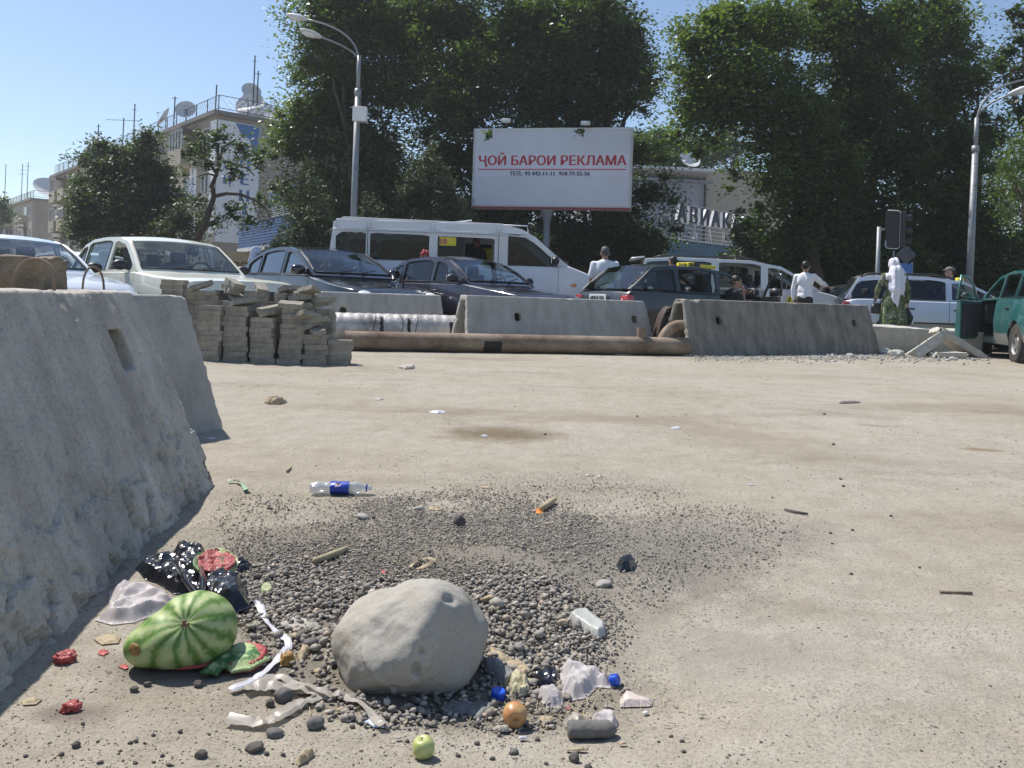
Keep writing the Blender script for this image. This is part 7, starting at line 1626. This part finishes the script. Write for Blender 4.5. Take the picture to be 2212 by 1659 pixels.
M['grn'] = filmmat('pale_green_film', (.45, .62, .45), 1, .4, .3); ribbon('green_strip', 'pale green strip curling by the corner of the foreground block', 'plastic strip', [(492, 1040), (510, 1040), (525, 1048), (533, 1062)], .020, 'grn', 5)
ribbon('leather_loop', 'brown flattened strap lying in a bend above the boulder', 'strap', [(885, 1225), (905, 1215), (925, 1207), (940, 1212), (930, 1222), (900, 1230)], .014, 'husk', 6)
# sticks
def stick(label, pts, r, m='stick', name='stick'):
    W_ = [G(x, y, r * 1.3) for x, y in pts]; c0 = W_[0]; return tag(MB().tube([p - c0 for p in W_], [r * .8, r] + [r] * (len(W_) - 3) + [r * .7] if len(W_) > 2 else r, 8).build(name, M[m], None, True, loc=c0), label, 'stick')
M['stick'] = mat('dry_stick', (.40, .34, .22), .85, .3, 60, 200, .4, .002)
stick('thick pale stick on the gravel behind the boulder', [(678, 1212), (705, 1203), (730, 1193), (750, 1184)], .011); stick('thin straw between the watermelon and the boulder', [(470, 1362), (500, 1352), (530, 1345)], .004); stick('short stick by the corner of the grey block', [(620, 1018), (628, 1008)], .006)
stick('white and brown cigarette-like stub on the far gravel', [(1170, 1098), (1185, 1088), (1198, 1078)], .014, 'husk', 'stub'); stick('brown twig between husk and black scrap', [(1140, 1470), (1170, 1474)], .006)
stick('dark twig on the dust at right of the gravel', [(1695, 1100), (1720, 1106), (1745, 1110)], .006, 'stone_dark', 'twig'); stick('brown twig furthest right on the open dust', [(2030, 1278), (2100, 1281)], .004, 'rust', 'twig')
rg = random.Random(9); mb = MB()
for i in range(420):
    px, py = (rg.gauss(1230, 150), rg.gauss(1500, 60)) if rg.random() < .6 else (rg.uniform(600, 1600), rg.uniform(1150, 1600))
    if py > 1640 or py < 1080: continue
    a_ = G(px, py, .006); t = rg.uniform(0, 3.14); l_ = rg.uniform(.006, .022); d_ = Vector((math.cos(t), math.sin(t), rg.uniform(-.1, .4))) * l_; mb.tube([a_, a_ + d_], .0007, 3, False)
M['straw'] = mat('straw_bits', (.50, .42, .26), .8, .3, bump=0); tag(mb.build('straw_bits', M['straw']), 'tiny straw bits strewn over the gravel', 'straw', kind='stuff')
# bottle
def clearplastic():
    m, nt, b, out = newmat('clear_bottle_plastic'); tr = N(nt, 'ShaderNodeBsdfTransparent'); tr.inputs[0].default_value = (.88, .90, .92, 1); gl = N(nt, 'ShaderNodeBsdfGlossy'); gl.inputs['Roughness'].default_value = .12
    df = N(nt, 'ShaderNodeBsdfDiffuse'); df.inputs[0].default_value = (.75, .77, .80, 1); n = noise_node(nt, 60, 3); bp = N(nt, 'ShaderNodeBump'); bp.inputs['Strength'].default_value = .8; bp.inputs['Distance'].default_value = .004; nt.links.new(n.outputs[0], bp.inputs['Height']); nt.links.new(bp.outputs[0], gl.inputs['Normal'])
    a = N(nt, 'ShaderNodeMixShader'); a.inputs[0].default_value = .28; nt.links.new(tr.outputs[0], a.inputs[1]); nt.links.new(gl.outputs[0], a.inputs[2]); c = N(nt, 'ShaderNodeMixShader'); c.inputs[0].default_value = .25; nt.links.new(a.outputs[0], c.inputs[1]); nt.links.new(df.outputs[0], c.inputs[2]); nt.links.new(c.outputs[0], out.inputs[0]); return m
M['clear'] = clearplastic()
a_, b_ = G(668, 1068), G(806, 1068); L_ = (b_ - a_).length; bt = empty('plastic_bottle', 'crushed clear plastic bottle with a blue label lying on its side', 'bottle', (a_.x, a_.y, a_.z + .030), math.atan2(b_.y - a_.y, b_.x - a_.x))
MX = Matrix.Rotation(R(90), 4, 'Y')
prof = [(.004, 0), (.020, .003), (.027, .014), (.030, .03), (.0275, .055), (.030, .075), (.028, .10), (.030, .15), (.028, .17), (.030, .185), (.024, .205), (.014, .225), (.0125, .235), (.0125, .25), (.006, .252)]
prof = [(r_, z_ * L_ / .255) for r_, z_ in prof]; p2 = []
for i in range(len(prof) - 1):
    for k in range(4): t = k / 4; p2.append((prof[i][0] * (1 - t) + prof[i + 1][0] * t, prof[i][1] * (1 - t) + prof[i + 1][1] * t))
p2.append(prof[-1]); me = MB().lathe(p2, 28, MX).mesh(); co = getco(me); co[:, 1:] *= (1 + (fbm(co * 45, 3, 7) - .5) * .5 * (co[:, 0] < L_ * .8))[:, None]; co[:, 2] *= .85; setco(me, co); link('bottle_body', me, M['clear'], bt, smooth=True)
lp = [(.0305, L_ * t) for t in np.linspace(.33, .62, 8)]; me = MB().lathe(lp, 28, MX).mesh(); co = getco(me); co[:, 1:] *= (1 + (fbm(co * 45, 3, 7) - .5) * .5)[:, None] * 1.03; co[:, 2] *= .85; setco(me, co)
M['label_blue'] = mat('blue_bottle_label', (.02, .06, .42), .35, .1, 30, 90, .1); lb = link('label', me, M['label_blue'], bt, smooth=True)
MB().ell((L_ * .46, -.026, .012), (.018, .004, .008), Matrix.Rotation(R(-25), 3, 'X')).build('label_logo', M['white'], lb, True); MB().ell((L_ * .45, -.022, .021), (.008, .003, .004)).build('label_mark', M['red'], lb, True)
MB().lathe([(.0165, L_ * .885), (.0165, L_ * .905)], 20, MX).build('neck_ring', M['label_blue'], bt, True)
# second, flattened bottle or pack
fl = G(1268, 1360); fb = empty('flat_plastic_pack', 'flattened white translucent plastic pack on the gravel right of the boulder', 'plastic pack', tuple(fl))
sheet('pack', '', '', [(1225, 1340), (1240, 1330), (1268, 1328), (1308, 1358), (1310, 1376), (1292, 1387), (1275, 1378)], .026, filmmat('frosted_pack', (.70, .70, .66), .95, .25, .35), 71, 14, ridge=.35, edge=.010, thick=.001, dens=.004, parent=fb)
# caps
def cap(label, px, py, r, rot, dz=.01):
    g = G(px, py); pr = [(.001, .010), (r * .86, .010), (r, .008), (r, -.008), (r * .9, -.008), (r * .88, .006)]
    mb = MB().lathe(pr, 26)
    for k in range(26): t = 2 * math.pi * k / 26; mb.box((r * math.cos(t), r * math.sin(t), 0), (.0012, .0012, .014), Matrix.Rotation(t, 3, 'Z'))
    return tag(mb.build('bottle_cap', M['cap_blue'], None, 40, loc=(g.x, g.y, g.z + dz), rot=rot), label, 'bottle cap')
M['cap_blue'] = mat('bright_blue_cap', (.02, .10, .62), .35, .08, bump=0)
cap('bright blue bottle cap standing on edge at the neck of the right white bag', 1327, 1482, .0125, (R(70), 0, R(60)), .014); cap('blue bottle cap lying in the boulder shade left of the ripe apple', 1076, 1512, .0155, (R(6), R(4), 0), .013)
# apples
def apple(label, px, py, r, m, rot, seed):
    g = G(px, py); me = MB().lathe([(r * a_, r * b_) for a_, b_ in [(.001, .62), (.12, .66), (.3, .80), (.55, .86), (.8, .68), (.97, .30), (1, 0), (.93, -.4), (.75, -.72), (.5, -.88), (.28, -.88), (.12, -.78), (.001, -.76)]], 36).mesh(merge=True)
    me = eval_mesh(me, [('SUBSURF', dict(levels=1, render_levels=1))]); co = getco(me); setco(me, co * (1 + (fbm(co / r * 1.3 + seed, 2, seed) - .5) * .16)[:, None]); ap = empty('apple', label, 'apple', (g.x, g.y, g.z + r * .9)); 
    fr = link('fruit', me, m, ap, smooth=True, rot=rot); MB().tube([(0, 0, r * .62), (.001, .001, r * .95)], .0012, 6).build('stem', M['stick'], fr); return ap
def applemat(name, c1, c2, c3):
    m, nt, b, out = newmat(name); n = noise_node(nt, 24, 5, .7); r = ramp(nt, n.outputs[0], [(.35, c1), (.55, c2), (.72, c3)]); nt.links.new(r.outputs[0], b.inputs['Base Color']); b.inputs['Roughness'].default_value = .35; return m
apple('ripe yellow and orange apple with a bruise, beside the boulder', 1111, 1568, .0262, applemat('ripe_apple', (.42, .17, .08), (.50, .30, .12), (.48, .42, .17)), (R(100), R(20), R(10)), 3)
apple('green apple alone in front at the bottom of the picture', 914, 1636, .0215, applemat('green_apple', (.36, .40, .14), (.44, .48, .18), (.54, .54, .26)), (R(8), R(-12), 0), 5)
# grey cylinder
a_, b_ = G(1226, 1598), G(1333, 1594); r_ = .0175; L_ = (b_ - a_).length; me = MB().tube([(L_ * t, 0, 0) for t in (0, .04, .2, .4, .6, .8, .9, 1.0)], [r_ * .8, r_, r_, r_ * 1.02, r_, r_, r_ * .8, r_ * .35], 22).mesh(); me = remesh(me, .003, 1); co = getco(me); setco(me, co + getno(me) * ((fbm(co * 60, 3, 2) - .5) * .004)[:, None])
tag(link('concrete_core', me, M['stone_grey'], None, (a_.x, a_.y + .008, a_.z + r_), True, (0, 0, math.atan2(b_.y - a_.y, b_.x - a_.x))), 'grey stone-like cylinder with a broken right end at the bottom right of the litter', 'stone')
for i, (px, py, lb) in enumerate([(1052, 1305, 'upper pale peel bit right of the boulder'), (1072, 1318, 'lower curled orange peel right of the boulder'), (1213, 1352, 'small brown peel bit between the peels and the flat pack')]):
    g = G(px, py); pts = [(.014 * math.cos(t), .010 * math.sin(t), .004 + .004 * math.sin(t * 2)) for t in [3.4 * k / 9 for k in range(10)]]
    me = remesh(MB().tube(pts, [.003, .006, .007, .008, .007, .008, .007, .006, .005, .003], 10), .0018, 1); tag(link('peel', me, M['crust'], None, (g.x, g.y, g.z + .008), True, (0, 0, i * 2.0)), lb, 'peel')
sheet('wrapper', 'small white and blue foil wrapper at the end of the clear strip', 'wrapper', [(785, 1562), (800, 1556), (828, 1566), (832, 1576), (808, 1574)], .006, filmmat('foil_wrapper', (.55, .65, .78), 1, .3, .1), 81, 30, ridge=.6, edge=.006, dens=.003, thick=.0006)
# more small litter between the big pieces
rgl = random.Random(77)
for i, (px, py, w, h_, m_, lb) in enumerate([(655, 1500, 46, 12, 'film_clear', 'grubby film scrap under the crossing strips'), (742, 1540, 34, 12, 'husk', 'curled orange-brown peel by the end of the clear strip'), (1085, 1582, 50, 10, 'paper', 'pale shell-like scrap under the ripe apple'), (1130, 1600, 22, 8, 'ribbon', 'tiny white bit right below the ripe apple'),
        (1180, 1560, 44, 14, 'husk', 'shredded brown husk right of the ripe apple'), (1060, 1545, 26, 12, 'husk', 'brown husk bit left of the ripe apple'), (1245, 1625, 60, 6, 'husk', 'thin reddish stalk below the grey cylinder'), (1345, 1612, 26, 6, 'crust', 'small orange peel right of the grey cylinder'), (700, 1372, 40, 9, 'paper', 'second torn paper touching the left side of the boulder'),
        (640, 1378, 44, 10, 'husk', 'long straw-coloured husk between ribbon and torn paper'), (612, 1548, 50, 9, 'paper', 'pale crumpled paper by the lowest plastic strip'), (1395, 1545, 16, 6, 'ribbon', 'tiny white scrap below the pinkish one'), (1315, 1530, 26, 8, 'film_clear', 'grey film scrap between cap and pinkish scrap'), (690, 1455, 30, 14, 'husk', 'torn leaf left of the foot of the boulder'), (1170, 1420, 24, 8, 'husk', 'dry leaf above the torn black scrap'), (860, 1600, 18, 6, 'paper', 'pale scrap just left above the green apple')]):
    pts = [(px + w / 2 * math.cos(t) * rgl.uniform(.55, 1.1), py + h_ / 2 * math.sin(t) * rgl.uniform(.55, 1.1)) for t in [2 * math.pi * k / 11 for k in range(11)]]
    sheet('litter_scrap', lb, 'litter', pts, .012, m_, 120 + i, 45, ridge=.7, edge=.008, thick=.0008, dens=.003, dz=.006)
# litter further out
for i, (px, py, w, h_, m_, lb, z_) in enumerate([(595, 870, 50, 12, 'husk', 'crumpled brown and white packet on the far dust at left', .05), (880, 795, 40, 8, 'paper', 'crumpled light packet on the dust before the rusty pipe', .04), (818, 863, 22, 5, 'paper', 'tiny paper scrap between the two crumpled packets', .015), (948, 891, 42, 6, 'ribbon', 'flat blue-white wrapper on the open dust', .012),
                                        (1460, 925, 30, 5, 'ribbon', 'white slip of paper by the brown stain', .01), (1047, 942, 16, 4, 'ribbon', 'white dot of paper on the dark oil stain', .012), (1273, 1027, 24, 5, 'paper', 'left of two pale scraps at the back edge of the gravel', .015), (1296, 1030, 20, 5, 'paper', 'right of two pale scraps at the back edge of the gravel', .015), (1623, 1048, 20, 3, 'ribbon', 'thin white paper slip on the dust at right', .006), (455, 948, 26, 4, 'ribbon', 'pink-white slip behind the corner of the foreground block', .008),
                                        (940, 1100, 40, 9, 'husk', 'brown scrap on the gravel behind the boulder', .014), (1050, 1053, 26, 5, 'husk', 'brown leaf on the gravel back edge', .01), (1350, 766, 60, 5, 'paper', 'flat paper at the foot of the rusty pipe', .02), (1398, 765, 40, 4, 'paper', 'smaller paper at the foot of the rusty pipe near its elbow', .02), (1485, 768, 34, 4, 'paper', 'pale scrap at the left foot of the dark barrier', .02), (1833, 870, 50, 6, 'stone_dark', 'dark flattened leaves on the far right dust', .01)]):
    rg = random.Random(i); pts = [(px + w / 2 * math.cos(t) * rg.uniform(.6, 1.1), py + h_ / 2 * math.sin(t) * rg.uniform(.6, 1.1)) for t in [2 * math.pi * k / 10 for k in range(10)]]
    sheet('paper_litter', lb, 'litter', pts, z_, m_, 90 + i, 30 if py > 1000 else 12, ridge=.7, edge=.02, thick=.001)
# ---------------------------------------------------------------- haze volume added to lift the dark trees, standing in for lens flare
hm = bpy.data.materials.new('flare_veil_volume'); hm.use_nodes = True; hn = hm.node_tree; hn.nodes.remove(hn.nodes['Principled BSDF'])
pv = N(hn, 'ShaderNodeVolumePrincipled'); pv.inputs['Color'].default_value = (.92, .95, 1, 1); pv.inputs['Density'].default_value = .0008; pv.inputs['Anisotropy'].default_value = .25
hn.links.new(pv.outputs[0], hn.nodes['Material Output'].inputs['Volume'])
hz = MB().box((0, 735, 13.5), (1210, 1540, 30)).build('haze', hm); tag(hz, 'thin pale haze volume added as a lens-flare veil over the dark trees', 'haze', kind='stuff')
